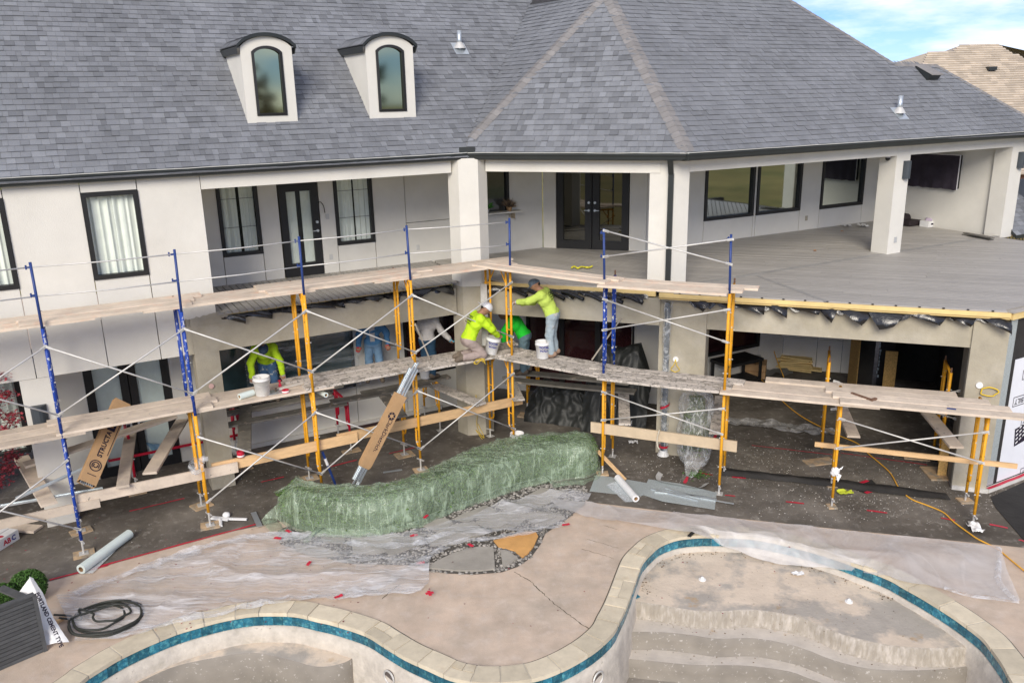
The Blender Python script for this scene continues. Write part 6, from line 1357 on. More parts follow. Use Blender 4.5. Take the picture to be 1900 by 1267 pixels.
for R, a0_, a1_ in ((.105, 0, 2*math.pi), (.07, -.5, 4.0), (.042, 2.4, 6.9)):
    ins = [c + rgt*math.cos(a0_+(a1_-a0_)*k/n)*(R-.018) + ax*math.sin(a0_+(a1_-a0_)*k/n)*(R-.018) for k in range(n+1)]; ou = [c + rgt*math.cos(a0_+(a1_-a0_)*k/n)*R + ax*math.sin(a0_+(a1_-a0_)*k/n)*R for k in range(n+1)]; mb.loft([ins, ou])
mb.build('logo', ink, t)
mb = MB(); 
for k in range(3): c = L_(.42+.12*k)+rgt*.11; mb.add([c-ax*.12, c+ax*.12, c+ax*.12+rgt*.012, c-ax*.12+rgt*.012], [(0,1,2,3)])
c = L_(.09); mb.add([c-rgt*.08, c+rgt*.08, c+rgt*.08+ax*.012, c-rgt*.08+ax*.012], [(0,1,2,3)]); mb.build('small_print', ink, t)
# metal channels lying at the far left
for (a, b, za, zb), lab in ((((30, 926), (160, 868), 1.12, 1.35), 'bright metal channel lying across the short plank at the far left'), (((0, 940), (190, 907), .95, 1.02), 'long thin metal channel along the weathered ledger board')):
    A, B = gp(*a, za), gp(*b, zb); mb = MB(); d = (B-A).normalized(); s = d.cross(ZV).normalized(); mb.bar(A, B, .07, .006); mb.bar(A+s*.035+ZV*.015, B+s*.035+ZV*.015, .004, .03); mb.bar(A-s*.035+ZV*.015, B-s*.035+ZV*.015, .004, .03); tag(mb.build('metal_channel', zinc, None), lab, 'metal channel')
# bag hanging on the yellow leg
def blob(c, rads, mat, name, parent=None, seed=0, amp=.25, n=16):
    mb = MB(); rows = []
    for i in range(n+1):
        th = math.pi*i/n; rows.append([c + Vector((rads[0]*math.sin(th)*math.cos(p), rads[1]*math.sin(th)*math.sin(p), rads[2]*math.cos(th)))*(1+amp*noise.noise(Vector((math.sin(th)*math.cos(p)*1.8, math.sin(th)*math.sin(p)*1.8, math.cos(th)*1.8+seed*5)))+amp*.5*ridged(Vector((math.cos(p)*2, math.sin(p)*2, th*1.5+seed)))) for p in [2*math.pi*k/20 for k in range(21)]])
    mb.loft(rows); return mb.build(name, mat, parent, smooth=True)
P = FL.p(-6.2, 1.55, 1.32); t = thing('plastic_bag', 'clear plastic bag tied to the yellow leg left of the first pillar', 'bag', P-ZV*.2); blob(P+Vector((-.09, -.02, -.08)), (.13, .1, .15), bagfilm, 'bag_body', t, 1); blob(P+Vector((.06, 0, .05)), (.08, .06, .05), hemfilm, 'knot', t, 2)
def rag(px, z, sz, label, seed, mat=None):
    c = gp(*px, z); mb = MB(); rr = random.Random(seed); G = [[c + Vector(((i/8-.5)*sz[0]*(1-.3*abs(k/8-.5)), (k/8-.5)*sz[1], sz[2]*(.5+noise.noise(Vector((i*.45, k*.45, seed)))) + .01)) for i in range(9)] for k in range(9)]
    mb.loft(G); return tag(mb.build('rag', mat or whitepl, None, smooth=True), label, 'rag', 'white rags and scraps')
c = gp(1556, 848, .62); t = thing('tied_rag', 'white rag tied round the yellow leg of the single height bay', 'rag', FC.p(7.88, 1.5, .7)); P = FC.p(7.88, 1.5, .74); blob(P, (.07, .06, .08), whitepl, 'knot', t, 3, .4); 
for dx, dz in ((.10, .07), (.08, -.12), (-.08, .05), (.05, -.19)): mb = MB(); mb.loft([[P, P+Vector((0, -.03, .02))], [P+Vector((dx, -.05, dz)), P+Vector((dx+.03, -.04, dz+.06))]]); mb.build('loose_end', whitepl, t)
rag((1809, 982), .04, (.22, .30, .08), 'white rag crumpled at the foot of the far right leg', 2); rag((1480, 1066), -.29, (.22, .12, .05), 'white paper scrap on the floor of the shallow pool shelf', 3); rag((1570, 420), ZD+.01, (.28, .25, .06), 'left white rag on the upper deck near the wall', 4); rag((1601, 421), ZD+.01, (.3, .28, .08), 'right white rag on the upper deck beside the porch column', 5)
rag((1175, 822), .02, (.22, .12, .06), 'torn white paper at the foot of the downspout pillar', 6)
# ---- lath sheets, offcuts
def flat(px, z, mat, label, cat, name, th=.006, wr=0):
    P = [gp(x, y, z) for x, y in px]; mb = MB(); mb.prism([(p.x, p.y) for p in P], z, z+th); return tag(mb.build(name, mat, None), label, cat)
flat([(1106,881),(1165,890),(1222,900),(1190,920),(1160,918),(1094,911)], .012, lathm, 'left sheet of perforated metal lath on the floor', 'lath sheet', 'lath_sheet'); flat([(1203,889),(1260,897),(1330,914),(1326,945),(1230,930),(1190,917)], .022, lathm, 'right sheet of perforated metal lath on the floor', 'lath sheet', 'lath_sheet')
for i, ((a, b)) in enumerate((((1208, 907), (1295, 928)), ((1215, 912), (1312, 922)), ((1222, 908), (1330, 926)), ((1248, 915), (1362, 934)), ((1235, 905), (1300, 924)))):
    A, B = gp(*a, .04), gp(*b, .04); mb = MB(); mb.bar(A, B, .03, .02); tag(mb.build('metal_bead', zinc, None), ['upper left thin bead on the metal lath', 'second thin bead on the metal lath, lying above the long one', 'thin bead in the middle of the pile on the metal lath', 'longest thin bead sticking out beyond the metal lath', 'topmost thin bead of the pile on the metal lath'][i], 'metal strip', 'corner beads piled on the lath')
P = catmull([gp(x, y, .03) for x, y in [(1226,878),(1221,888),(1228,895),(1260,901),(1290,906),(1302,904),(1312,897)]], 5); mb = MB(); l, r_ = ribbon(P, .10, .02); mb.loft([l, [p+ZV*.05 for p in r_]]); tag(mb.build('bent_strip', galv, None), 'bent pale metal strip curling behind the lath sheets', 'metal strip')
A, B = gp(1086, 812, .62), gp(1160, 890, .05); mb = MB(); mb.bar(A, B, .07, .04); tag(mb.build('wood_stick', newwood, None), 'wooden stick leaning against the right end of the wrapped hedge', 'stick')
mb = MB(); A, B = gp(598, 838, .9), gp(625, 905, .06); mb.tube([A, B], .026, 8); t = tag(mb.build('guard_post', bluepost, None), 'spare blue post leaning behind the wrapped hedge', 'guard post', 'blue guard posts above the upper planks'); mb = MB(); mb.tube([A.lerp(B, .18)+nL*.004, A.lerp(B, .36)+nL*.004], .029, 8); mb.build('white_band', whitepl, t); del t['group']
mb = MB(); A, B = gp(711, 876, .02), gp(746, 871, .02); mb.bar(A, B, .04, .02); tag(mb.build('metal_offcut', zinc, None), 'short bright metal offcut on the floor right of the cardboard tube', 'metal strip')
mb = MB(); A, B = gp(470, 950, .04), gp(482, 976, .04); mb.bar(A, B, .10, .008); tag(mb.build('metal_flashing', zinc, None), 'bright metal flashing piece left of the wrapped hedge', 'metal strip')
t = thing('plaster_tool', 'white plastering tool lying beside the clean wooden pad', 'tool', gp(430, 962)); A, B = gp(392, 961, .04), gp(458, 963, .04); mb = MB(); mb.bar(A, B, .05, .03); mb.build('bar', whitepl, t); mb = MB(); mb.bar(gp(392, 960, .04), gp(425, 963, .04), .11, .02); mb.build('blade', whitepl, t); mb = MB(); mb.tube([gp(409, 963, .04), gp(410, 976, .02)], .03, 8); mb.build('grip', whitepl, t); blob(gp(420, 955, .06), (.07, .06, .06), whitepl, 'cup', t, 4, .1)
# black felt patch, paper roll, cord
P = [gp(x, y, .02) for x, y in [(1572,903),(1617,889),(1632,903),(1605,915)]]; mb = MB(); mb.add(P+[p-ZV*.01 for p in P], [(0,1,2,3)]); t = tag(mb.build('felt_patch', feltdark, None), 'square black felt scrap edged with red tape on the floor', 'felt scrap'); 
for a, b in (((1580, 902), (1610, 891)), ((1622, 899), (1632, 907)), ((1606, 914), (1622, 909))): A, B = gp(*a, .03), gp(*b, .03); mb = MB(); mb.bar(A, B, .07, .004); mb.build('tape_edge', redtape, t)
rag((1568, 915), .02, (.32, .16, .05), 'yellow green glove lying beside the black felt scrap', 8, M('neon_glove', (.55, .62, .05), .7)); 
pap = [[gp(x, y, z) for x, y, z in rw_] for rw_ in ([(1338,868,.02),(1450,880,.02),(1540,888,.02),(1640,900,.02),(1755,915,.02)], [(1338,872,.09),(1450,884,.09),(1540,893,.09),(1640,905,.08),(1757,918,.05)], [(1338,882,.02),(1450,893,.02),(1540,903,.02),(1640,916,.02),(1765,928,.02)])]
mb = MB(); mb.loft(wrinkle(grid(pap, 60, 6), .02, 2, seed=3)); tag(mb.build('felt_seam', feltdark, None, smooth=True), 'raised dark seam of felt crossing the patio floor at right', 'felt')
flat([(1838,922),(1846,940),(1905,1008),(2050,1040),(2100,900),(1905,892)], .014, feltdark, 'dark paper laid along the house wrap wall at right', 'floor paper', 'floor_paper', .004)
cord([gp(x, y, .03) for x, y in [(1372,652),(1400,690),(1470,760),(1540,800),(1590,822),(1612,842),(1650,875),(1668,905),(1690,925),(1720,937),(1750,950),(1770,968),(1800,990),(1815,1000),(1850,1018),(1880,1042),(1910,1066)]], .013, orangecord, 'orange extension cord snaking over the floor at right', 'cord', 'extension_cord')
P = [FS.p(k*.3, .03+.01*(k % 2), .125) for k in range(20)]; mb = MB(); mb.loft(list(ribbon(P, .07, .105))); tag(mb.build('red_tape', redtape, None), 'red tape along the foot of the house wrap wall', 'tape', 'strips of red tape')
# house wrap print
upx = -uL; upz = -ZV
for i, (x, y) in enumerate(((1918, 690), (1915, 774), (1926, 838), (1912, 870), (1900, 740))):
    o = pp(x, y, FS.o-nL*.022, nL)+nL*.004; textmesh('EVERBILT', .15, ink, hw, o, upx, upz, bold=.002)
    mb = MB(); 
    for a0_, a1_, z0_, z1_ in ((-.36, .36, .085, .10), (-.36, .36, -.10, -.085), (-.36, -.345, -.085, .085), (.345, .36, -.085, .085)): mb.add([o+uL*a0_+ZV*z0_, o+uL*a1_+ZV*z0_, o+uL*a1_+ZV*z1_, o+uL*a0_+ZV*z1_], [(0,1,2,3)])
    mb.build('print_frame', ink, hw)
o = pp(1893, 806, FS.o-nL*.022, nL)+nL*.004; R2 = Matrix.Rotation(.15, 3, nL); a_, b_ = R2 @ uL, R2 @ ZV; mb = MB(); mb.add([o-a_*.19-b_*.19, o+a_*.19-b_*.19, o+a_*.19+b_*.19, o-a_*.19+b_*.19], [(0,1,2,3)]); mb.build('print_square', ink, hw)
mb = MB()
for k in range(4):
    for j in range(3): c = o+nL*.003 + a_*(-.12+.11*j) + b_*(-.13+.085*k) + b_*.04*j; mb.add([c-a_*.035-b_*.02, c+a_*.035+b_*.005, c+a_*.035+b_*.035, c-a_*.035+b_*.01], [(0,1,2,3)])
mb.build('print_marks', whiteink, hw)
# ---- bottom left corner: planter box, boxwoods, bag, hose
def boxwood(px, rad, label, seed):
    c = gp(*px, rad*.95); t = thing('boxwood_ball', label, 'shrub', Vector((c.x, c.y, 0)), group='clipped boxwood balls'); r = random.Random(seed); mb = MB(); blob(c, (rad*.86,)*3, M('boxwood_core', (.015, .035, .008), .95) if 'boxwood_core' not in bpy.data.materials else bpy.data.materials['boxwood_core'], 'inner_branches', t, seed, .05)
    for _ in range(5200):
        d = Vector((r.gauss(0, 1), r.gauss(0, 1), r.gauss(0, 1))).normalized(); p = c+d*rad*(r.uniform(.86, 1.03)+.05*noise.noise(d*4)); a = Vector((r.gauss(0, 1), r.gauss(0, 1), r.gauss(0, 1))).normalized(); b = a.orthogonal().normalized(); q = r.uniform(.009, .018); mb.cur = r.random(); mb.add([p-a*q, p+b*q*.55, p+a*q, p-b*q*.55], [(0,1,2,3)])
    mb.build('foliage', boxm, t, tint=True); mb = MB(); mb.tube([Vector((c.x, c.y, 0)), c], .03, 6); mb.build('trunk', bark, t)
boxwood((52, 1088), .27, 'clipped boxwood ball behind the white cement bag', 1); boxwood((2, 1115), .27, 'clipped boxwood ball cut by the left edge of the photo', 2)
C = [gp(0, 1139, .75), gp(63, 1103, .75), gp(84, 1207, .02), gp(0, 1246, .02)]; t = thing('slatted_box', 'charcoal slatted outdoor box in the bottom left corner', 'planter box', Vector((C[3].x, C[3].y, 0)))
A, B = gp(84, 1207, 0), gp(0, 1243, 0); tl, tr = pp(63, 1103, A, Vector((-(B-A).y, (B-A).x, 0)).normalized()), None; Hb = tl.z; uB = (B-A).normalized(); nB = Vector((uB.y, -uB.x, 0)); nB = nB if nB.dot(EYE-A) > 0 else -nB; lean = Vector((tl.x-A.x, tl.y-A.y, 0))
n = 15
for k in range(n):
    z0_, z1_ = Hb*k/n+.006, Hb*(k+1)/n-.004; a0_ = A+lean*(k/n); mb = MB(); mb.bar(a0_+ZV*(z0_+z1_)/2, a0_+uB*1.6+ZV*(z0_+z1_)/2, .03, z1_-z0_); mb.build('slat', charcoal, t)
mb = MB(); mb.bar(A+lean*.02, A+lean+ZV*Hb, .05, .05, nB); mb.bar(A+lean+ZV*(Hb+.015), A+lean+uB*1.6+ZV*(Hb+.015), .07, .03); mb.build('frame', charcoal, t)
mb = MB(); q0 = A+lean; mb.hexa([q0-nB*.04+uB*.02, q0+uB*1.6-nB*.04, q0+uB*1.6-nB*.06, q0-nB*.06, q0-nB*.04+uB*.02+ZV*Hb*.95, q0+uB*1.6-nB*.04+ZV*Hb*.95, q0+uB*1.6-nB*.06+ZV*Hb*.95, q0-nB*.06+ZV*Hb*.95]); mb.build('backing', blackm, t)
mb = MB(); mb.bar(gp(0, 1090, .62), gp(52, 1112, .62), .12, .03); mb.build('top_board', charcoal, t)
bagc = gp(95, 1190); t = thing('cement_bag', 'crumpled white cement bag with dark print leaning on the slatted box', 'bag', bagc)
Lp = [gp(56,1070,.80), gp(62,1100,.66), gp(68,1135,.45), gp(76,1170,.22), gp(84,1197,.03)]; Rp = [gp(63,1072,.80), gp(80,1100,.62), gp(95,1135,.42), gp(112,1165,.22), gp(129,1190,.03)]; Bk = [gp(33,1105,.55), gp(50,1115,.5), gp(70,1135,.35)]
G = grid([Lp, [a.lerp(b, .5)+Vector((.0, -.05, .05)) for a, b in zip(Lp, Rp)], Rp], 30, 14); G = wrinkle(G, .03, 4, Vector((.2, -.8, .4)), seed=4); mb = MB(); mb.loft(G); mb.build('front', whitepl, t, smooth=True)
G = grid([Lp[:4], [gp(34,1100,.62), gp(44,1112,.5), gp(58,1135,.36), gp(70,1165,.2)]], 20, 8); mb = MB(); mb.loft(G); mb.build('side_fold', whitepl, t, smooth=True)
A, B = gp(74,1112,.58), gp(108,1186,.12); d = (B-A).normalized(); v_ = d.cross(EYE-A).normalized(); v_ = v_ if v_.x > 0 else -v_; 
textmesh('PORTLAND CEMENT TYPE', .075, ink, t, A.lerp(B, .5)+(EYE-A).normalized()*.10, d, v_, bold=.003)
hc_ = gp(195, 1150, .06); pts = []; rr = random.Random(4); pts = [gp(100, 1140, .07), gp(130, 1142, .06)]
for k in range(62):
    a = 3.0 - k*.52; R = (.46, .43, .33, .46, .24, .40)[int(k*.52/6.283) % 6] + .02*rr.uniform(-1, 1); ox, oy = ((0, 0), (.05, .04), (-.08, .0), (.03, -.04), (.08, .05), (-.03, -.03))[int(k*.52/6.283) % 6]; pts.append(hc_+Vector((ox+R*1.12*math.cos(a), oy+R*.95*math.sin(a), .0016*k+.008*(k % 2))))
pts += [gp(150, 1148, .10), gp(110, 1146, .08)]; o = cord(pts, .017, hosem, 'coiled black hose lying on the plastic sheet', 'hose', 'hose')
A, B = gp(106, 1153, .05), gp(119, 1146, .05); mb = MB(); mb.tube([A, B], .03, 8); tag(mb.build('wooden_handle', newwood, None), 'short wooden handle between the cement bag and the hose', 'handle')
# box and board at left
q = [gp(0, 1023, .0), gp(37, 1000, .0)]; uu = (q[1]-q[0]).normalized(); t = thing('carton', 'white carton with red and blue letters cut by the left edge', 'carton', q[1]); vv = Vector((-uu.y, uu.x, 0)); fr = Fr(q[1], uu, vv)
hh = .20; mb = MB(); mb.box(fr, -.9, 0, 0, .34, .01, hh); mb.build('carton_body', whitepl, t); mb = MB(); mb.box(fr, -.9, -.02, .17, .20, hh, hh+.002); mb.build('lid_seam', M('grey_tape', (.5, .5, .52), .5), t)
c = fr.p(-.22, -.004, hh*.5); textmesh('AB', .13, redtape, t, c-uu*.045, uu, ZV, bold=.005); textmesh('C', .13, blueink, t, c+uu*.1, uu, ZV, bold=.005); mb = MB(); c = fr.p(-.30, .10, hh+.003); mb.add([c+Vector((.07*math.cos(k*.6), .045*math.sin(k*.6), 0)) for k in range(10)], [tuple(range(10))]); mb.build('logo', redtape, t)
plank(gp(-40, 978), gp(72, 985), .26, .02, woodm, 'loose board lying on the floor behind the white carton', 'loose boards on the floor', name='loose_board')
# wall lamps, camera, tv
def wall_lamp(fr, a, d, z, label, h=.42, w_=.20):
    P = fr.p(a, d, z); t = thing('wall_lamp', label, 'wall lamp', P); mb = MB(); ring = lambda zz, s: [P + ZV*zz + s*(w_/2*math.cos(k*math.pi/8)*fr.u + .13*math.sin(k*math.pi/8)*fr.n) for k in range(9)]
    mb.loft([ring(-h/2, 1), ring(h/2, 1)]); b = len(mb.v); mb.add(ring(h/2, 1), [tuple(range(9))]); mb.add(ring(-h/2, 1), [tuple(range(9))]); mb.build('shade', M('lamp_shade', (.05, .06, .07), .5, .4) if 'lamp_shade' not in bpy.data.materials else bpy.data.materials['lamp_shade'], t)
    mb = MB(); mb.box(fr, a-.05, a+.05, d, d+.03, z-.1, z+.1); mb.build('bracket', gutterm, t)
a, z = vp(1680, 315, FR, 0); wall_lamp(FR, a, 0, z, 'half round charcoal wall lamp on the upper porch column'); a, z = vp(1892, 297, FR, 0); wall_lamp(FR, a, 0, z, 'half round charcoal wall lamp on the end column'); a, z = lpx(74, 772); wall_lamp(FL, a, -.01, z, 'half round charcoal wall lamp on the white pillar at left', h=.42, w_=.26)
a, z = vp(1643, 293, FR, -.25); P = FR.p(sB-.06, -.2, 6.0); t = thing('security_camera', 'small dome security camera left of the porch column', 'camera', P); mb = MB(); mb.lathe([(0, .0), (.06, .0), (.065, -.05), (.055, -.06)], P, 14); mb.build('base', hatm, t); blob(P-ZV*.08, (.055, .055, .06), blackm, 'dome', t, 1, 0)
EW = Fr(FR.p(sE+.1, 0, 0), -nL, -uL); tvc = [pp(x, y, EW.o, uL) for x, y in ((1695, 283), (1786, 288), (1780, 352), (1694, 345))]; ss = [EW.sd(p)[0] for p in tvc]; z0_, z1_ = (tvc[2].z+tvc[3].z)/2, (tvc[0].z+tvc[1].z)/2; s0_, s1_ = min(ss), max(ss)
t = thing('covered_television', 'wall television under a wrinkled dark cover on the end wall', 'television', EW.p((s0_+s1_)/2, 0, z0_)); n = 24
mb = MB(); mb.loft([[EW.p(s0_+(s1_-s0_)*k/n, .13+.018*math.sin(k*1.3)*(1-i/8)+.012*noise.noise(Vector((k*.5, i*.4, 2))), z0_+(z1_-z0_)*i/8+(.03*noise.noise(Vector((k*.35, 0, 7))) if i == 0 else 0)) for k in range(n+1)] for i in range(9)]); mb.build('cover', M('dark_cover', (.045, .037, .05), .7, .2, var=.3, scale=2), t, smooth=True)
mb = MB(); mb.box(EW, s0_+.02, s1_-.02, .0, .11, z0_+.03, z1_-.01); mb.build('television_body', blackm, t)
mb = MB()
for a_, b_ in (((s0_, z1_), (s1_, z1_)), ((s0_, z0_), (s0_, z1_)), ((s1_, z0_), (s1_, z1_))): mb.tube([EW.p(a_[0], .13, a_[1]), EW.p(b_[0], .13, b_[1])], .014, 5)
mb.build('piping', M('white_piping', (.7, .68, .7), .6), t)
# things on the upper deck
P = gp(1689, 418, ZD); t = thing('tool_bag', 'black tool bag on the upper deck behind the porch column', 'bag', P); mb = MB(); mb.box(Fr(P, uL, nL), -.3, .25, -.2, .2, 0, .16); mb.build('bag_body', M('bag_cloth', (.03, .022, .024), .8), t, bevel=.03); blob(P+Vector((-.15, .2, .2)), (.22, .18, .14), bpy.data.materials['bag_cloth'], 'folded_top', t, 2, .2)
P = gp(1722, 420, ZD); t = thing('small_box', 'small white open box with a mauve cloth on the upper deck', 'box', P); mb = MB(); mb.box(Fr(P, uL, nL), -.2, .2, -.14, .14, 0, .17); mb.build('box_body', whitepl, t); blob(P+ZV*.2+uL*.08, (.14, .1, .06), M('mauve_cloth', (.5, .42, .52), .8), 'cloth', t, 3, .3); mb = MB(); mb.box(Fr(P, uL, nL), -.08, .04, .141, .143, .06, .11); mb.build('print', ink, t)
for i, (a, b, dz) in enumerate((((1788, 435), (1840, 445), 0), ((1790, 432), (1838, 441), .03), ((1800, 434), (1842, 442), .06))):
    A, B = gp(*a, ZD+.015+dz), gp(*b, ZD+.015+dz); mb = MB(); mb.bar(A, B, .13, .025); tag(mb.build('loose_board', M('offcut_grey', (.16, .15, .13), .7) if 'offcut_grey' not in bpy.data.materials else bpy.data.materials['offcut_grey'], None), ['bottom grey deck offcut stacked beside the end column', 'middle grey deck offcut stacked beside the end column', 'top grey deck offcut stacked beside the end column'][i], 'board', 'deck offcuts stacked by the end column')
P = gp(1078, 498, ZD+.02); cord([P+Vector((-.22+.07*k, .08*math.sin(k*2.1), .02+.015*(k % 2))) for k in range(8)], .02, M('yellow_rope', (.65, .6, .04), .7), 'bright yellow rope lying on the centre porch deck', 'rope', 'rope')
for (x, y), lab in (((1512, 466), 'small orange leaf in the middle of the upper deck'), ((1562, 430), 'small orange leaf near the wall on the upper deck')): rag((x, y), ZD+.006, (.08, .07, .02), lab, int(x), M('orange_leaf', (.5, .22, .06), .8) if 'orange_leaf' not in bpy.data.materials else bpy.data.materials['orange_leaf'])
# shelf under the porch window with plants
a0_, z_ = vp(907, 396, FL, DB+.25); a1_, _ = vp(968, 391, FL, DB+.25); t = thing('window_shelf', 'white bracket shelf under the left window of the centre porch', 'shelf', FL.p((a0_+a1_)/2, DB, z_)); mb = MB(); mb.box(FL, a0_-.3, a1_, DB+.01, DB+.30, z_-.04, z_); mb.build('board', stucco, t); mb = MB(); mb.prism([(FL.p(a1_-.2, DB+.01, 0).x, FL.p(a1_-.2, DB+.01, 0).y), (FL.p(a1_-.2, DB+.25, 0).x, FL.p(a1_-.2, DB+.25, 0).y), (FL.p(a1_-.16, DB+.13, 0).x, FL.p(a1_-.16, DB+.13, 0).y)], z_-.2, z_-.04); mb.build('bracket', M('tan_bracket', (.4, .33, .24), .8), t)
def potted(a, rad, label, mat, col, n, spik, seed):
    P = FL.p(a, DB+.17, z_); t = thing('potted_plant', label, 'plant', P); mb = MB(); mb.lathe([(0, 0), (.05, 0), (.08, .11), (.07, .11), (0, .1)], P, 12); mb.build('pot', col, t); r = random.Random(seed); mb = MB()
    for _ in range(n):
        d = Vector((r.gauss(0, 1), r.gauss(0, 1), abs(r.gauss(0, .8))+.2)).normalized()*rad*r.uniform(.6, 1); b = d.orthogonal().normalized()*spik; mb.cur = r.random(); o = P+ZV*.1; mb.add([o-b, o+b, o+d*.6+b*1.2, o+d, o+d*.6-b*1.2], [(0,1,2,3,4)])
    mb.build('leaves', mat, t, tint=True)
potted(a0_-.02, .26, 'green potted plant at the left end of the window shelf', M('pot_plant_leaf', (.08, .25, .04), .6, tint=.5), zinc, 60, .018, 1); potted(a1_-.32, .30, 'dry brown potted plant at the right of the window shelf', M('dry_twig', (.25, .18, .12), .9, tint=.5), card, 150, .006, 2)
# ---- black plastic under the deck edge
def flaps(fr, a0_, a1_, d, z, seed, label, big=1.0, drop=.16, roll_=0):
    t = thing('black_plastic', label, 'plastic sheet', fr.p((a0_+a1_)/2, d, z)); r = random.Random(seed); x = a0_
    mb = MB(); n = int((a1_-a0_)/.06); mb.loft([[fr.p(a0_+(a1_-a0_)*k/n, d-.02+.03*noise.noise(Vector((k*.4, seed, 0))), z) for k in range(n+1)], [fr.p(a0_+(a1_-a0_)*k/n, d+.02+.05*noise.noise(Vector((k*.4, seed, 3))), z-.06-drop*.9*abs(noise.noise(Vector((k*.22, seed, 5))))) for k in range(n+1)]]); mb.build('strip', blackpoly, t, smooth=True)
    while x < a1_-.1:
        wd = r.uniform(.3, .6)*big; dr = drop*r.uniform(.5, 1.3); px_ = x+wd*r.uniform(.4, 1.1); nn = 8; rows = []
        out_ = r.uniform(.05, .16)
        for i in range(nn+1):
            f = i/nn; rows.append([fr.p(min(a1_, x+(px_-x)*f + wd*(1-f)*s), d+.02+out_*math.sin(f*2.2)+.05*math.sin(s*3.14+x*5)*(1-f*.3), z-.02-dr*f+.03*math.sin(s*3.14)*(1-f)) for s in (0, .25, .5, .75, 1)])
        mb = MB(); mb.loft(rows); mb.build('flap', blackpoly, t, smooth=True); x += wd*r.uniform(.75, 1.15)
    return t
flaps(FL, sp+.08, sc1-.35, -.0, 3.56, 1, 'crumpled black plastic hanging under the left porch deck', drop=.15, big=1.3)
flaps(FC, .35, 4.05, .0, 3.53, 2, 'black plastic rolls and flaps under the centre porch deck', drop=.14)
flaps(FC, 4.9, s3b-.02, .04, 3.50, 3, 'shiny black plastic flaps under the right deck edge', drop=.22, big=1.2)
t = thing('black_plastic', 'large blue glinting black plastic flap hanging from the right deck edge', 'plastic sheet', FC.p(7.0, .1, 3.5)); fl = [(1610,578),(1668,590),(1640,597),(1625,610)]
aF = vp(1640, 590, FC, .15)[0]; mb = MB(); rows = [[FC.p(aF-.28+.62*s+f*(.10-.38*s+.12), .10+.12*math.sin(f*1.8)+.04*math.sin(s*3), 3.46-.30*f*(1-.25*s)) for s in (0, .25, .5, .75, 1)] for f in [i/8 for i in range(9)]]; mb.loft(rows); mb.build('flap', blackpoly, t, smooth=True)
for i in range(7):   # rolled pieces under the centre deck
    a = .95+i*.42; A, B = FC.p(a, .05, 3.50), FC.p(a+.5, .14, 3.38-.01*i % .03); mb = MB(); mb.tube([A, A.lerp(B, .5)+ZV*.02, B], .045, 8, caps=False); o = mb.build('plastic_roll', blackpoly, None, smooth=True); tag(o, ['first', 'second', 'third', 'fourth', 'fifth', 'sixth', 'last'][i] + ' rolled black plastic strip under the centre porch deck, counted from the corner column', 'plastic sheet', 'rolled black plastic strips under the centre deck')
# tarpaulins in the centre recess
def heap(px0, px1, d0, h, label, seed, fr=FC, depth=1.0):
    s0_, s1_ = fr.sd(gp(*px0))[0], fr.sd(gp(*px1))[0]; t = thing('tarpaulin', label, 'tarpaulin', fr.p((s0_+s1_)/2, d0, 0)); nu, nv = 60, 30; rows = []
    for i in range(nv+1):
        v = i/nv; r_ = []
        for k in range(nu+1):
            u_ = k/nu; e = min(1, 5*min(u_, 1-u_)); prof_ = math.sin(min(1, v*1.35)*math.pi/2); z = h*prof_*(.55+.45*e)*(1+.12*noise.noise(Vector((u_*3, seed, 0)))); P = fr.p(s0_+(s1_-s0_)*u_, d0-depth*v*.8, 0) ; wv = .12*noise.noise(Vector((u_*4+v*1.5, v*2.5+seed, 0))) + .05*max(0, ridged(Vector((u_*5-v*4, v*4+u_*2, seed))))**3 + .03*noise.noise(Vector((u_*14, v*9, seed)))
            r_.append(P + fr.n*wv + ZV*(z+wv*.4))
        rows.append(r_)
    mb = MB(); mb.loft(rows); mb.build('sheet', tarp, t, smooth=True)
heap((985, 768), (1105, 768), -.95, .85, 'crumpled black tarpaulin over a heap right of the corner column', 1, depth=.9); heap((1100, 768), (1212, 785), -.75, 1.95, 'tall black tarpaulin over stacked goods left of the downspout pillar', 4, depth=1.1)
# ---- open patio: bench, boxes, lumber, osb
A = FW2.p(aw[0]+.2, 1.0, 0); t = thing('workbench', 'low black bench under the patio window', 'bench', A); fr = FW2; a_, b_ = aw[0]+.4, FW2.sd(gp(1368, 700))[0]; mb = MB(); mb.box(fr, a_, b_, .15, .85, .72, .80); mb.build('bench_top', blackm, t)
for x in (a_+.06, b_-.06):
    for d in (.2, .8): mb = MB(); mb.box(fr, x-.03, x+.03, d-.03, d+.03, 0, .72); mb.build('leg', blackm, t)
mb = MB(); mb.box(fr, a_, b_, .2, .8, .2, .24); mb.build('shelf', blackm, t)
P = gp(1396, 702); fr = Fr(P, uC, nC); t = thing('cardboard_box', 'brown cardboard box with a paint tin on top in the open patio', 'box', P); mb = MB(); mb.box(fr, -.33, .33, -.55, .0, 0, .40); mb.build('box_body', card, t); mb = MB(); mb.box(fr, -.34, .34, .0, .012, .2, .21); mb.box(fr, -.33, .05, -.55, -.0, .40, .415); mb.build('flap', M('dark_card', (.30, .17, .08), .85), t)
P2 = fr.p(.1, -.28, .416); t = thing('paint_tin', 'small paint tin standing on the cardboard box', 'tin', P2); mb = MB(); mb.lathe([(0, 0), (.08, 0), (.08, .17), (.07, .17), (0, .15)], P2, 14); mb.build('tin', zinc, t); mb = MB(); mb.lathe([(.081, .04), (.082, .04), (.082, .12), (.081, .12)], P2, 14); mb.build('paper_band', M('tin_label', (.6, .5, .1), .6), t)
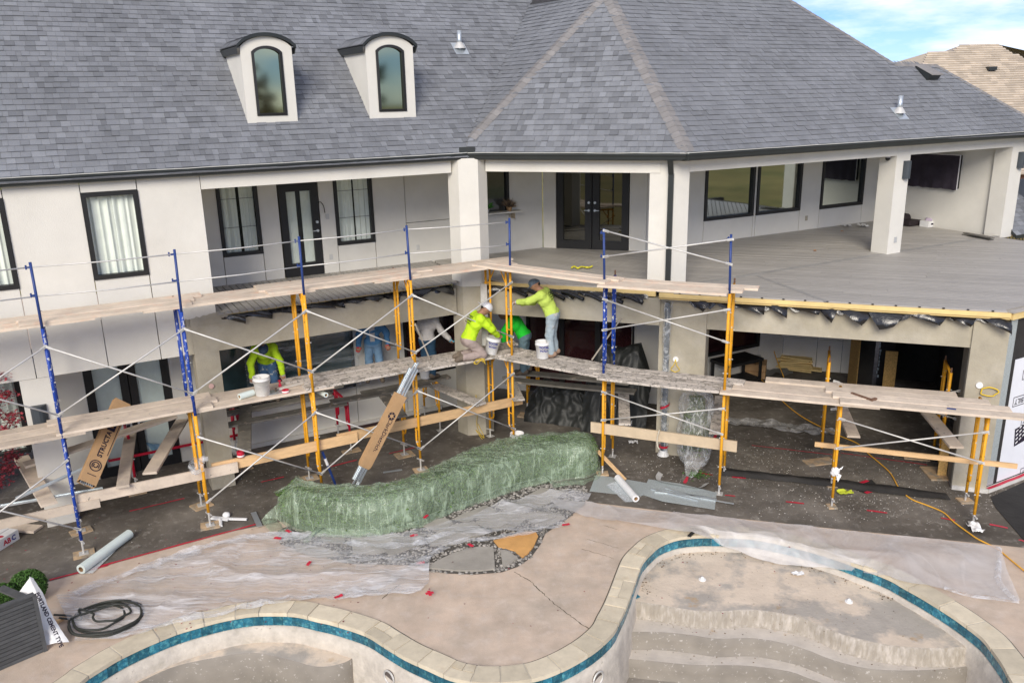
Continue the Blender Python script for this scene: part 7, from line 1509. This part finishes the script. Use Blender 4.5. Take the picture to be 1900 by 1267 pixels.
for k in range(7):
    fr = Fr(gp(1474, 690), Matrix.Rotation(rnd.uniform(-.25, .25), 3, 'Z') @ uC, nC); w_ = .45 if k != 1 else .75; mb = MB(); o_ = rnd.uniform(-.06, .06); mb.box(fr, -w_+o_, w_*(.9 if k > 3 else 1)+o_, -.3, -.02, .02+k*.055, .065+k*.055); tag(mb.build('lumber_piece', rimwood, None), ['bottom', 'second', 'third', 'fourth', 'fifth', 'sixth', 'top'][k] + ' piece of the yellow lumber stack in the open patio', 'lumber', 'yellow lumber stack in the patio')
rag((1440, 693), .02, (.9, .5, .10), 'heap of grey offcuts beside the cardboard box', 9, M('grey_offcuts', (.2, .2, .19), .7))
fr = FW3; cord([fr.p(-.35, .02, 1.15), fr.p(-.33, .06, .9), fr.p(-.2, .3, .5), fr.p(.1, .9, .03)], .012, orangecord, 'orange cord hanging from the patio wall socket', 'cord')
for (x, y, x2), lab in (((1573, 712, 1590), 'osb sheet leaning on the left side of the black wrapped posts'),):
    P = gp(x, 712); Q = gp(1588, 730); mb = MB(); mb.hexa([P, Q, Q-uC*.02+nC*-.02, P-uC*.02-nC*.02] + [p+ZV*1.75 for p in (P, Q, Q-uC*.02-nC*.02, P-uC*.02-nC*.02)]); tag(mb.build('osb_sheet', plywood, None), lab, 'board')
P = gp(1644, 740); fr = Fr(P, uC, nC); mb = MB(); mb.box(fr, -.12, .16, -.05, -.02, 0, 1.25); tag(mb.build('osb_sheet', plywood, None), 'upright osb sheet right of the black wrapped posts', 'board')
P = gp(1752, 900); fr = Fr(FC.p(s3a-.03, -.06, 0), uC, nC); mb = MB(); mb.box(fr, -.16, .0, -.5, -.47, .02, .95); tag(mb.build('osb_sheet', plywood, None), 'osb scrap standing against the foot of the right pillar', 'board')
ps = [[gp(x, y, .03) for x, y in rw_] for rw_ in ([(1350,775),(1420,780),(1500,792),(1560,800)], [(1350,790),(1420,796),(1500,806),(1560,812)])]; mb = MB(); mb.loft(wrinkle(grid(ps, 60, 8), .06, 2.2, seed=6)); tag(mb.build('plastic_strip', film('dull_film', (.55, .54, .52), .55, .35, .2, 5, .5, 8), None, smooth=True), 'crumpled plastic strip across the mouth of the open patio', 'plastic sheet')
# clear film over the left recess windows, blue cloth
G = [[FL.p(vp(x, 700, FL, DW)[0], DW+.10, z) for x in range(455, 668, 7)] for z in [1.0+.14*k for k in range(14)]]; G = [[p + nL*.05*max(0, ridged(Vector((p.x*2.2-p.z*1.6, 0, p.x*.7+p.z*1.9))*2))**2 for p in rw_] for rw_ in G]
mb = MB(); mb.loft(G); tag(mb.build('window_sheet', film('stretched_film', (.75, .8, .82), .16, .15, .16, 1.0, 1.0, 3, stretch=(.35, .35, 4.5, .6), streak=.22), None, smooth=True), 'stretched clear plastic over the dark windows of the left recess', 'plastic sheet')
A = gp(220, 810, .75); cl = [[A+Vector((.12*i, .05*k, -.03*i-.2*k+.05*noise.noise(Vector((i*.8, k*.8, 1))))) for i in range(8)] for k in range(5)]; mb = MB(); mb.loft(cl); tag(mb.build('blue_cloth', M('blue_cloth', (.2, .36, .5), .8, var=.3, scale=8), None, smooth=True), 'crumpled blue cloth behind the long printed carton', 'cloth')
# dark floor paper with red edge in the left recess
flat([(655,790),(676,752),(722,745),(742,770),(735,800)], .02, M('maroon_paper', (.06, .03, .032), .8), 'dark maroon floor paper edged with tape in the left recess', 'floor paper', 'floor_paper', .004)
tape2((655, 788), (676, 751), 'red tape on the left edge of the maroon floor paper', .03); tape2((676, 751), (722, 744), 'red tape on the back edge of the maroon floor paper', .03)
for a, b, d, z in ((190, 440, -1.68, .42), (440, 620, -1.68, .95)): A, B = FL.p(vp(a, 790, FL, d)[0], d, z), FL.p(vp(b, 740, FL, d)[0], d, z); mb = MB(); mb.bar(A, B, .03, .05); tag(mb.build('red_rail', redp, None), ['red rail low in front of the french doors', 'red rail under the left recess windows'][a > 200], 'rail')
# loose tile on the shelf, maple at the left edge
P = gp(1178, 1107, -.28); mb = MB(); mb.box(Fr(P, Vector((.85, .5, 0)), Vector((-.5, .85, 0))), -.07, .07, -.05, .05, .0, .012); tag(mb.build('loose_tile', tilem, None), 'loose blue tile lying on the pool shelf', 'tile')
P = gp(1282, 992, .05); mb = MB(); mb.box(Fr(P, Vector((.6, .8, 0)), Vector((-.8, .6, 0))), -.08, .08, -.03, .03, 0, .02); tag(mb.build('dark_clip', blackm, None), 'small dark block on the coping at the start of the hanging sheet', 'block')
c = Vector((gp(-35, 985).x, gp(-35, 985).y, 0)); mt = thing('red_maple', 'red leaved maple cut by the left edge of the photo', 'tree', c); r = random.Random(6); mb = MB()
def at_depth(x, y, Y): q_ = ray(x, y); return EYE + q_*(Y/q_.y)
Ym = c.y; hub = [at_depth(x, y, Ym+dy) for x, y, dy in ((-30, 860, 0), (8, 800, -.1), (30, 822, .1), (8, 870, .0), (48, 812, .05), (6, 735, .1), (0, 695, 0), (22, 775, .1), (-10, 770, 0), (-6, 895, .1), (-40, 740, .2), (-60, 820, .2), (22, 846, -.1))]
mb.tube([c, c+Vector((.05, .1, .7)), hub[0]], [.06, .05, .03], 7)
for h in hub[1:]: mb.tube([hub[0], hub[0].lerp(h, .5)+Vector((0, 0, .05)), h], [.02, .013, .006], 5)
mb.build('trunk', bark, mt); mb = MB()
for h in hub:
    for _ in range(170):
        p = h + Vector((r.gauss(0, .085), r.gauss(0, .09), r.gauss(0, .055))); a = r.uniform(0, 6.28); s = r.uniform(.02, .05); tl_ = Vector((r.gauss(0, .5), r.gauss(0, .5), 1)).normalized(); u_ = tl_.orthogonal().normalized(); v_ = tl_.cross(u_); mb.cur = r.random()
        ring = [p + s*(1 if k % 2 == 0 else .35)*(math.cos(a+k*math.pi/5)*u_ + math.sin(a+k*math.pi/5)*v_) for k in range(10)]; mb.add(ring, [tuple(range(10))])
mb.build('crown', M('maple_crown_leaf', (.30, .045, .06), .6, .3, var=.3, scale=8, tint=.6), mt, tint=True)
# ================================================================ PEOPLE
def sdf_mesh(prims, h=.014, k=.035):
    lo = np.min([np.minimum(p[0], p[1])-max(p[2], p[3]) for p in prims], 0)-3*h; hi = np.max([np.maximum(p[0], p[1])+max(p[2], p[3]) for p in prims], 0)+3*h
    n = np.ceil((hi-lo)/h).astype(int)+1; D = np.full(n, 9.0)
    ax = [lo[i]+h*np.arange(n[i]) for i in range(3)]
    for a, b, ra, rb in prims:
        R = max(ra, rb)+k+.03; i0 = np.maximum(0, np.floor((np.minimum(a, b)-R-lo)/h).astype(int)); i1 = np.minimum(n, np.ceil((np.maximum(a, b)+R-lo)/h).astype(int)+1)
        sl_ = tuple(slice(i0[i], i1[i]) for i in range(3)); X = np.stack(np.meshgrid(*[ax[i][sl_[i]] for i in range(3)], indexing='ij'), -1)
        d = b-a; L2 = max(1e-9, d@d); t = np.clip((X-a)@d/L2, 0, 1); q = np.linalg.norm(X-a-t[..., None]*d, axis=-1)-(ra+(rb-ra)*t)
        o = D[sl_]; hh = np.maximum(k-np.abs(o-q), 0)/k; D[sl_] = np.minimum(o, q)-hh*hh*k*.25
    S = D < 0; c = [S[i:n[0]-1+i, j:n[1]-1+j, l:n[2]-1+l] for i in (0, 1) for j in (0, 1) for l in (0, 1)]; cnt = sum(x.astype(int) for x in c); act = (cnt > 0) & (cnt < 8)
    acc = np.zeros(act.shape+(3,)); num = np.zeros(act.shape)
    cor = [(i, j, l) for i in (0, 1) for j in (0, 1) for l in (0, 1)]
    sub = lambda o: D[o[0]:n[0]-1+o[0], o[1]:n[1]-1+o[1], o[2]:n[2]-1+o[2]]
    for p in cor:
        for ax_ in range(3):
            if p[ax_] == 0:
                q = list(p); q[ax_] = 1; A, B = sub(p), sub(q); cr = (A < 0) != (B < 0); t = np.where(cr, A/np.where(A-B == 0, 1, A-B), 0)
                for e in range(3): acc[..., e] += np.where(cr, p[e]+(t if e == ax_ else 0), 0)
                num += cr
    idx = np.full(act.shape, -1); w_ = np.argwhere(act); idx[act] = np.arange(len(w_)); V = (w_+acc[act]/np.maximum(num[act], 1)[:, None])*h+lo
    F = []
    for ax_ in range(3):
        o = [0, 0, 0]; o[ax_] = 1; A = S[:n[0]-o[0], :n[1]-o[1], :n[2]-o[2]]; B = S[o[0]:, o[1]:, o[2]:]; e1, e2 = (ax_+1) % 3, (ax_+2) % 3
        for sgn, m_ in ((0, A & ~B), (1, ~A & B)):
            P = np.argwhere(m_); 
            if not len(P): continue
            q = []
            for d1, d2 in ((0, 0), (1, 0), (1, 1), (0, 1)): z = P.copy(); z[:, e1] -= d1; z[:, e2] -= d2; q.append(idx[z[:, 0], z[:, 1], z[:, 2]])
            f = np.stack(q, 1); F.append(f if sgn == 0 else f[:, ::-1])
    return V, np.concatenate(F)
def person(P, head, J, label, shirt, pants, hat=None, gloves=None, boots=bootm, print_=False, curl=.5, pocket=None):
    hd = Vector((head[0], head[1], 0)).normalized(); lf = Vector((-hd.y, hd.x, 0))
    t = thing('person', label, 'person', P, group='people plastering on the scaffold')
    W = lambda p: np.array(P + hd*p[0] + lf*p[1] + ZV*p[2]); j = {k: W(v) for k, v in J.items()}
    def put(pr, name, mat, parent, h=.014, k=.03, crease=0):
        V, F = sdf_mesh(pr, h, k); 
        me = bpy.data.meshes.new(name); o_ = np.array(parent_loc(parent)); me.from_pydata([tuple(v) for v in V-o_], [], [tuple(int(x) for x in f) for f in F]); me.polygons.foreach_set('use_smooth', [True]*len(me.polygons)); me.materials.append(mat)
        if crease:
            for v in me.vertices: q = v.co+P; v.co += v.normal*crease*(noise.noise(q*9)+.6*noise.noise(q*19)+.5*ridged(Vector((q.x*5, q.y*5, q.z*11))))
        o = bpy.data.objects.new(name, me); COL.objects.link(o); o.parent = parent; return o
    c = lambda a, b, ra, rb=None: (j[a] if isinstance(a, str) else a, j[b] if isinstance(b, str) else b, ra, ra if rb is None else rb)
    mid = lambda a, b, f=.5: j[a]*(1-f)+j[b]*f
    lfn = np.array(lf); hips = (j['hl']+j['hr'])/2
    ch = j['chest']; torso = [c(hips-lfn*.06, hips+lfn*.06, .125), c(hips, ch, .125, .135), c(ch-lfn*.07, ch+lfn*.07, .125), c('sl', 'sr', .085), c(ch, 'neck', .12, .075)]
    arms = lambda g: [c('s'+s, 'e'+s, .062+g, .05+g) for s in 'lr'] + [c('e'+s, 'w'+s, .05+g, .036+g) for s in 'lr']
    legs = lambda g: [c('h'+s, 'k'+s, .098+g, .068+g) for s in 'lr'] + [c('k'+s, 'a'+s, .064+g, .045+g) for s in 'lr']
    up_ = np.array(ZV); hn = (j['head']-j['neck']); hn /= np.linalg.norm(hn); face = j['face']-j['head']; face = face-hn*(face@hn)*.3; face /= np.linalg.norm(face); side = np.cross(hn, face); H = j['head']
    headp = [c(H-face*.015, H+face*.01, .088), c(H+hn*.03-face*.02, H+hn*.03+face*.015, .088), c(H+face*.045-hn*.05, H+face*.05-hn*.085, .055, .045), c(j['neck'], H-hn*.05, .06, .055), c(H+face*.095+hn*.005, H+face*.115-hn*.025, .010, .016), c(H+side*.092-hn*.01, H+side*.097+hn*.02, .012), c(H-side*.092-hn*.01, H-side*.097+hn*.02, .012), c(H+face*.088-hn*.058+side*.02, H+face*.088-hn*.058-side*.02, .010)]
    def hand(s, g=0.0):
        w = j['w'+s]; d = w-j['e'+s]; d /= np.linalg.norm(d); sg = 1 if s == 'l' else -1; pn = np.cross(d, lfn*sg); nn = np.linalg.norm(pn); pn = pn/nn if nn > .2 else np.array(hd)
        pn = -pn if s == 'l' else -pn; wd = np.cross(pn, d); wd /= np.linalg.norm(wd); o = [(w-d*.01, w+d*.05, .030+g, .032+g), (w+d*.05-wd*.026, w+d*.05+wd*.026, .020+g, .020+g), (w+d*.085-wd*.028, w+d*.085+wd*.028, .015+g, .015+g)]
        for q, (off, L) in enumerate(((-.033, .062), (-.011, .074), (.011, .078), (.033, .070))):
            a = w+d*.09+wd*off; b = a+(d*math.cos(curl)+pn*math.sin(curl))*L*.55; e = b+(d*math.cos(curl*2.2)+pn*math.sin(curl*2.2))*L*.5; o += [(a, b, .0105+g, .010+g), (b, e, .010+g, .008+g)]
        a = w+d*.03+wd*.03*1; b = a+(d*.7+wd*.6+pn*.3)*.045; o += [(a, b, .014+g, .012+g), (b, b+(d*.9+pn*.4)*.032, .012+g, .009+g)]; return o
    feet = lambda g: [c('a'+s, j['a'+s]+np.array([0, 0, 0]), .045+g) for s in 'lr'] + [c(j['a'+s]-(j['t'+s]-j['a'+s])*.3, 't'+s, .042+g, .036+g) for s in 'lr']
    body = put(torso+arms(0)+legs(0)+headp+hand('l')+hand('r')+feet(0), 'body', skinm, t, .0125, .03)
    bl = hips*.82+ch*.18
    sh = [c(hips-lfn*.06+(ch-hips)*.08, hips+lfn*.06+(ch-hips)*.08, .142), c(hips+(ch-hips)*.08, ch, .140, .152), c(ch-lfn*.075, ch+lfn*.075, .142), c('sl', 'sr', .104), c(ch, mid('chest', 'neck', .75), .14, .088)]
    put(sh+[(a, b, ra+.020, rb+.022) for a, b, ra, rb in arms(0)], 'shirt', shirt, t, .0125, .03, .012)
    put([c(hips-lfn*.065, hips+lfn*.065, .140), c(hips, bl, .138)]+[c('h'+s, 'k'+s, .112, .088) for s in 'lr']+[c('k'+s, mid('k'+s, 'a'+s, .93), .086, .072) for s in 'lr'], 'trousers', pants, t, .0135, .025, .011)
    put(feet(.016)+[c(mid('k'+s, 'a'+s, .78), 'a'+s, .058, .058) for s in 'lr'], 'boots', boots, t, .012, .03)
    if gloves:
        for s in 'lr':
            if gloves[s]: put(hand(s, .006)+[(j['w'+s]+(j['e'+s]-j['w'+s])*.22, j['w'+s], .052, .040)], 'glove', gloves[s], t, .009, .012)
    for s in (-1, 1):
        mb = MB(); e = Vector(H+face*.087+hn*.012+side*.032*s); mb.lathe([(0, -.011), (.008, -.008), (.012, 0), (.008, .008), (0, .011)], e, 8); mb.build('eye', ink, t)
    mb = MB(); hv, fv, sv = Vector(hn), Vector(face), Vector(side); Hc = Vector(H)
    rows = [[Hc + hv*(.02+.098*math.sin(th)) - fv*.012 + math.cos(th)*(.103*math.cos(a)*fv*(1 if math.cos(a) < .3 else .9) + .097*math.sin(a)*sv) for a in [2*math.pi*q/20 for q in range(21)]] for th in (-.75, -.4, 0, .4, .8, 1.2, 1.57)]
    rows = [[p if (p-Hc).dot(fv) < .055 or (p-Hc).dot(hv) > .05 else p - fv*.045 for p in r_] for r_ in rows]
    mb.loft(rows); mb.build('hair', hairm, t, smooth=True)
    if hat:
        kind, hm, brimdir = hat; mb = MB(); g = .014 if kind != 'helmet' else .03
        rows = [[Hc + hv*(.035+(.098+g)*math.sin(th)) - fv*.01 + math.cos(th)*((.108+g)*math.cos(a)*fv + (.10+g)*math.sin(a)*sv) for a in [2*math.pi*q/24 for q in range(25)]] for th in (-.12, .0, .3, .6, .9, 1.2, 1.57)]; mb.loft(rows); hat_o = mb.build('helmet' if kind == 'helmet' else 'cap', hm, t, smooth=True)
        if kind != 'bandana':
            mb = MB(); q0 = [Hc+hv*.03 - fv*.01 + (.105+g)*math.cos(a)*fv*brimdir + (.095+g)*math.sin(a)*sv for a in [-1.1+2.2*q/10 for q in range(11)]]; q1 = [p + fv*brimdir*.085*math.cos((i-5)/5*1.3) - hv*.025 for i, p in enumerate(q0)]; mb.loft([q0, q1]); mb.loft([[p-hv*.006 for p in q0], [p-hv*.006 for p in q1], q1]); mb.build('brim', hm, hat_o, smooth=True)
    if print_:
        sp_ = Vector(ch-hips).normalized(); bk = -np.array(hd); nb = Vector(bk) - sp_*Vector(bk).dot(sp_); nb.normalize(); c0_ = Vector(ch) + sp_*.10 + nb*.160; rr = random.Random(2); mb = MB()
        for ln in range(4):
            x = -.13
            while x < .12:
                wd = rr.uniform(.02, .05); a = c0_+lf*x-sp_*.05*ln; mb.add([a+nb*.006, a+lf*wd+nb*.006, a+lf*wd+sp_*.026+nb*.004, a+sp_*.026+nb*.004], [(0,1,2,3)]); x += wd+.012
        mb.build('shirt_print', M('faded_print', (.12, .16, .03), .9) if 'faded_print' not in bpy.data.materials else bpy.data.materials['faded_print'], t)
    return t
def stand(lean, arms, spread=.12, z=0):
    a = math.radians(lean); s, c_ = math.sin(a), math.cos(a); up = lambda x, y, h: (x*c_+h*s, y, .95+h*c_-x*s)
    J = dict(hl=(0, .085, .93), hr=(0, -.085, .93), kl=(.05, spread, .50), kr=(.03, -spread, .50), al=(0, spread+.02, .09), ar=(-.03, -spread-.02, .09), tl=(.17, spread+.05, .045), tr=(.14, -spread-.05, .045),
             chest=up(.02, 0, .33), neck=up(.03, 0, .53), sl=up(.02, .17, .46), sr=up(.02, -.17, .46))
    J.update(arms); return J
# 1 standing person in lime
J = stand(24, dict(head=(.37, 0, 1.55), face=(.50, .02, 1.50), el=(.47, .20, 1.24), wl=(.70, .14, 1.20), er=(.46, -.18, 1.14), wr=(.70, -.16, 1.10)), .10)
person(gp(1026, 662, 2.19), (-.96, .28), J, 'standing person in pale lime shirt and grey cap reaching over the planks', lime2, jeanlight, ('cap', capmat, 1), {'l': glovegrey, 'r': glovegrey}, boots=M('pale_shoe', (.30, .20, .14), .8, var=.2), print_=True)
# 2 kneeling person
J = dict(hl=(-.20, .09, .40), hr=(-.20, -.09, .40), kl=(.12, .13, .08), kr=(.08, -.13, .08), al=(-.34, .13, .07), ar=(-.38, -.13, .07), tl=(-.46, .14, .03), tr=(-.50, -.14, .03), chest=(-.03, 0, .74), neck=(.08, 0, .92), head=(.21, 0, 1.02), face=(.31, 0, .93), sl=(.03, .17, .86), sr=(.03, -.17, .86), el=(.30, .2, .70), wl=(.42, .08, .52), er=(.26, -.20, .62), wr=(.44, -.06, .44))
person(gp(886, 662, 2.25), (.93, .36), J, 'kneeling person in a bright lime shirt and white helmet dipping an arm into a bucket', limem, khaki, ('helmet', hatm, -1), None, print_=True)
# 3 person in bright green
J = stand(34, dict(head=(.50, 0, 1.42), face=(.60, 0, 1.33), el=(.44, .22, 1.08), wl=(.46, .2, .84), er=(.40, -.22, 1.05), wr=(.40, -.2, .80)), .10)
person(gp(975, 694, 1.245), (-.92, .25), J, 'person in a bright green shirt bending behind the planks with a red glove', greenm, M('blue_grey_jeans', (.14, .22, .26), .9, var=.15), None, {'l': glovered, 'r': glovegrey})
# 4 person bent over at left
J = stand(44, dict(head=(.60, .0, 1.33), face=(.70, .0, 1.20), el=(.46, .30, 1.00), wl=(.50, .33, .74), er=(.46, -.30, 1.00), wr=(.52, -.30, .74)), .11)
person(gp(503, 741, 1.245), (.22, -.97), J, 'person in a lime shirt and splashed jeans bent forward at the left with head down', limem, jeanblue, ('bandana', M('dark_bandana', (.05, .075, .12), .7, .2, var=.5, scale=40), 1), {'l': glovegrey, 'r': glovegrey})
# 5 person in denim
J = stand(6, dict(head=(.10, 0, 1.64), face=(.2, 0, 1.62), el=(.02, .32, 1.16), wl=(.16, .34, .94), er=(.0, -.30, 1.14), wr=(.08, -.33, .90)), .12)
p5 = person(gp(697, 706, 1.20), (.12, -.99), J, 'person in a blue denim jacket and red gloves half hidden above the planks', denim, M('washed_jeans', (.16, .27, .40), .9, var=.25, scale=5), ('cap', capmat, 1), {'l': glovered, 'r': glovered})
hd, lf = Vector((.12, -.99, 0)).normalized(), None; lf = Vector((-hd.y, hd.x, 0)); P = gp(697, 706, 1.20)
mb = MB(); mb.loft([[P+hd*(.17+.06*z)+lf*s*(.05+.02*z)+ZV*(1.0+.42*z) for s in (-1, 0, 1)] for z in (0, .5, 1)]); mb.build('white_undershirt', greyshirt, p5, smooth=True)
t = thing('trowel', 'plastering trowel in the red glove of the person in denim', 'trowel', P+hd*.26+lf*.38+ZV*.90); c = P+hd*.25+lf*.42+ZV*.88; mb = MB(); mb.bar(c-hd*.02, c+lf*.24-ZV*.02, .11, .006); mb.build('blade', zinc, t); mb = MB(); mb.tube([c+ZV*.04-lf*.06, c+ZV*.04+lf*.08], .015, 7); mb.build('grip', bark, t)
# 6 person in grey
J = stand(10, dict(head=(.16, 0, 1.62), face=(.26, 0, 1.58), el=(.08, .28, 1.16), wl=(.20, .26, .94), er=(.05, -.36, 1.18), wr=(.14, -.50, .98)), .11)
person(gp(796, 702, 1.245), (.45, .89), J, 'person in a grey shirt and dark jeans standing on the low planks with blue gloves', greyshirt, jeandark, ('cap', capmat, 1), {'l': gloveblue, 'r': gloveblue})
for c_ in [o for o in bpy.data.objects if o.type == 'EMPTY' and not o.children and o.name != 'swimming_pool']: print('EMPTY without parts', c_.name)
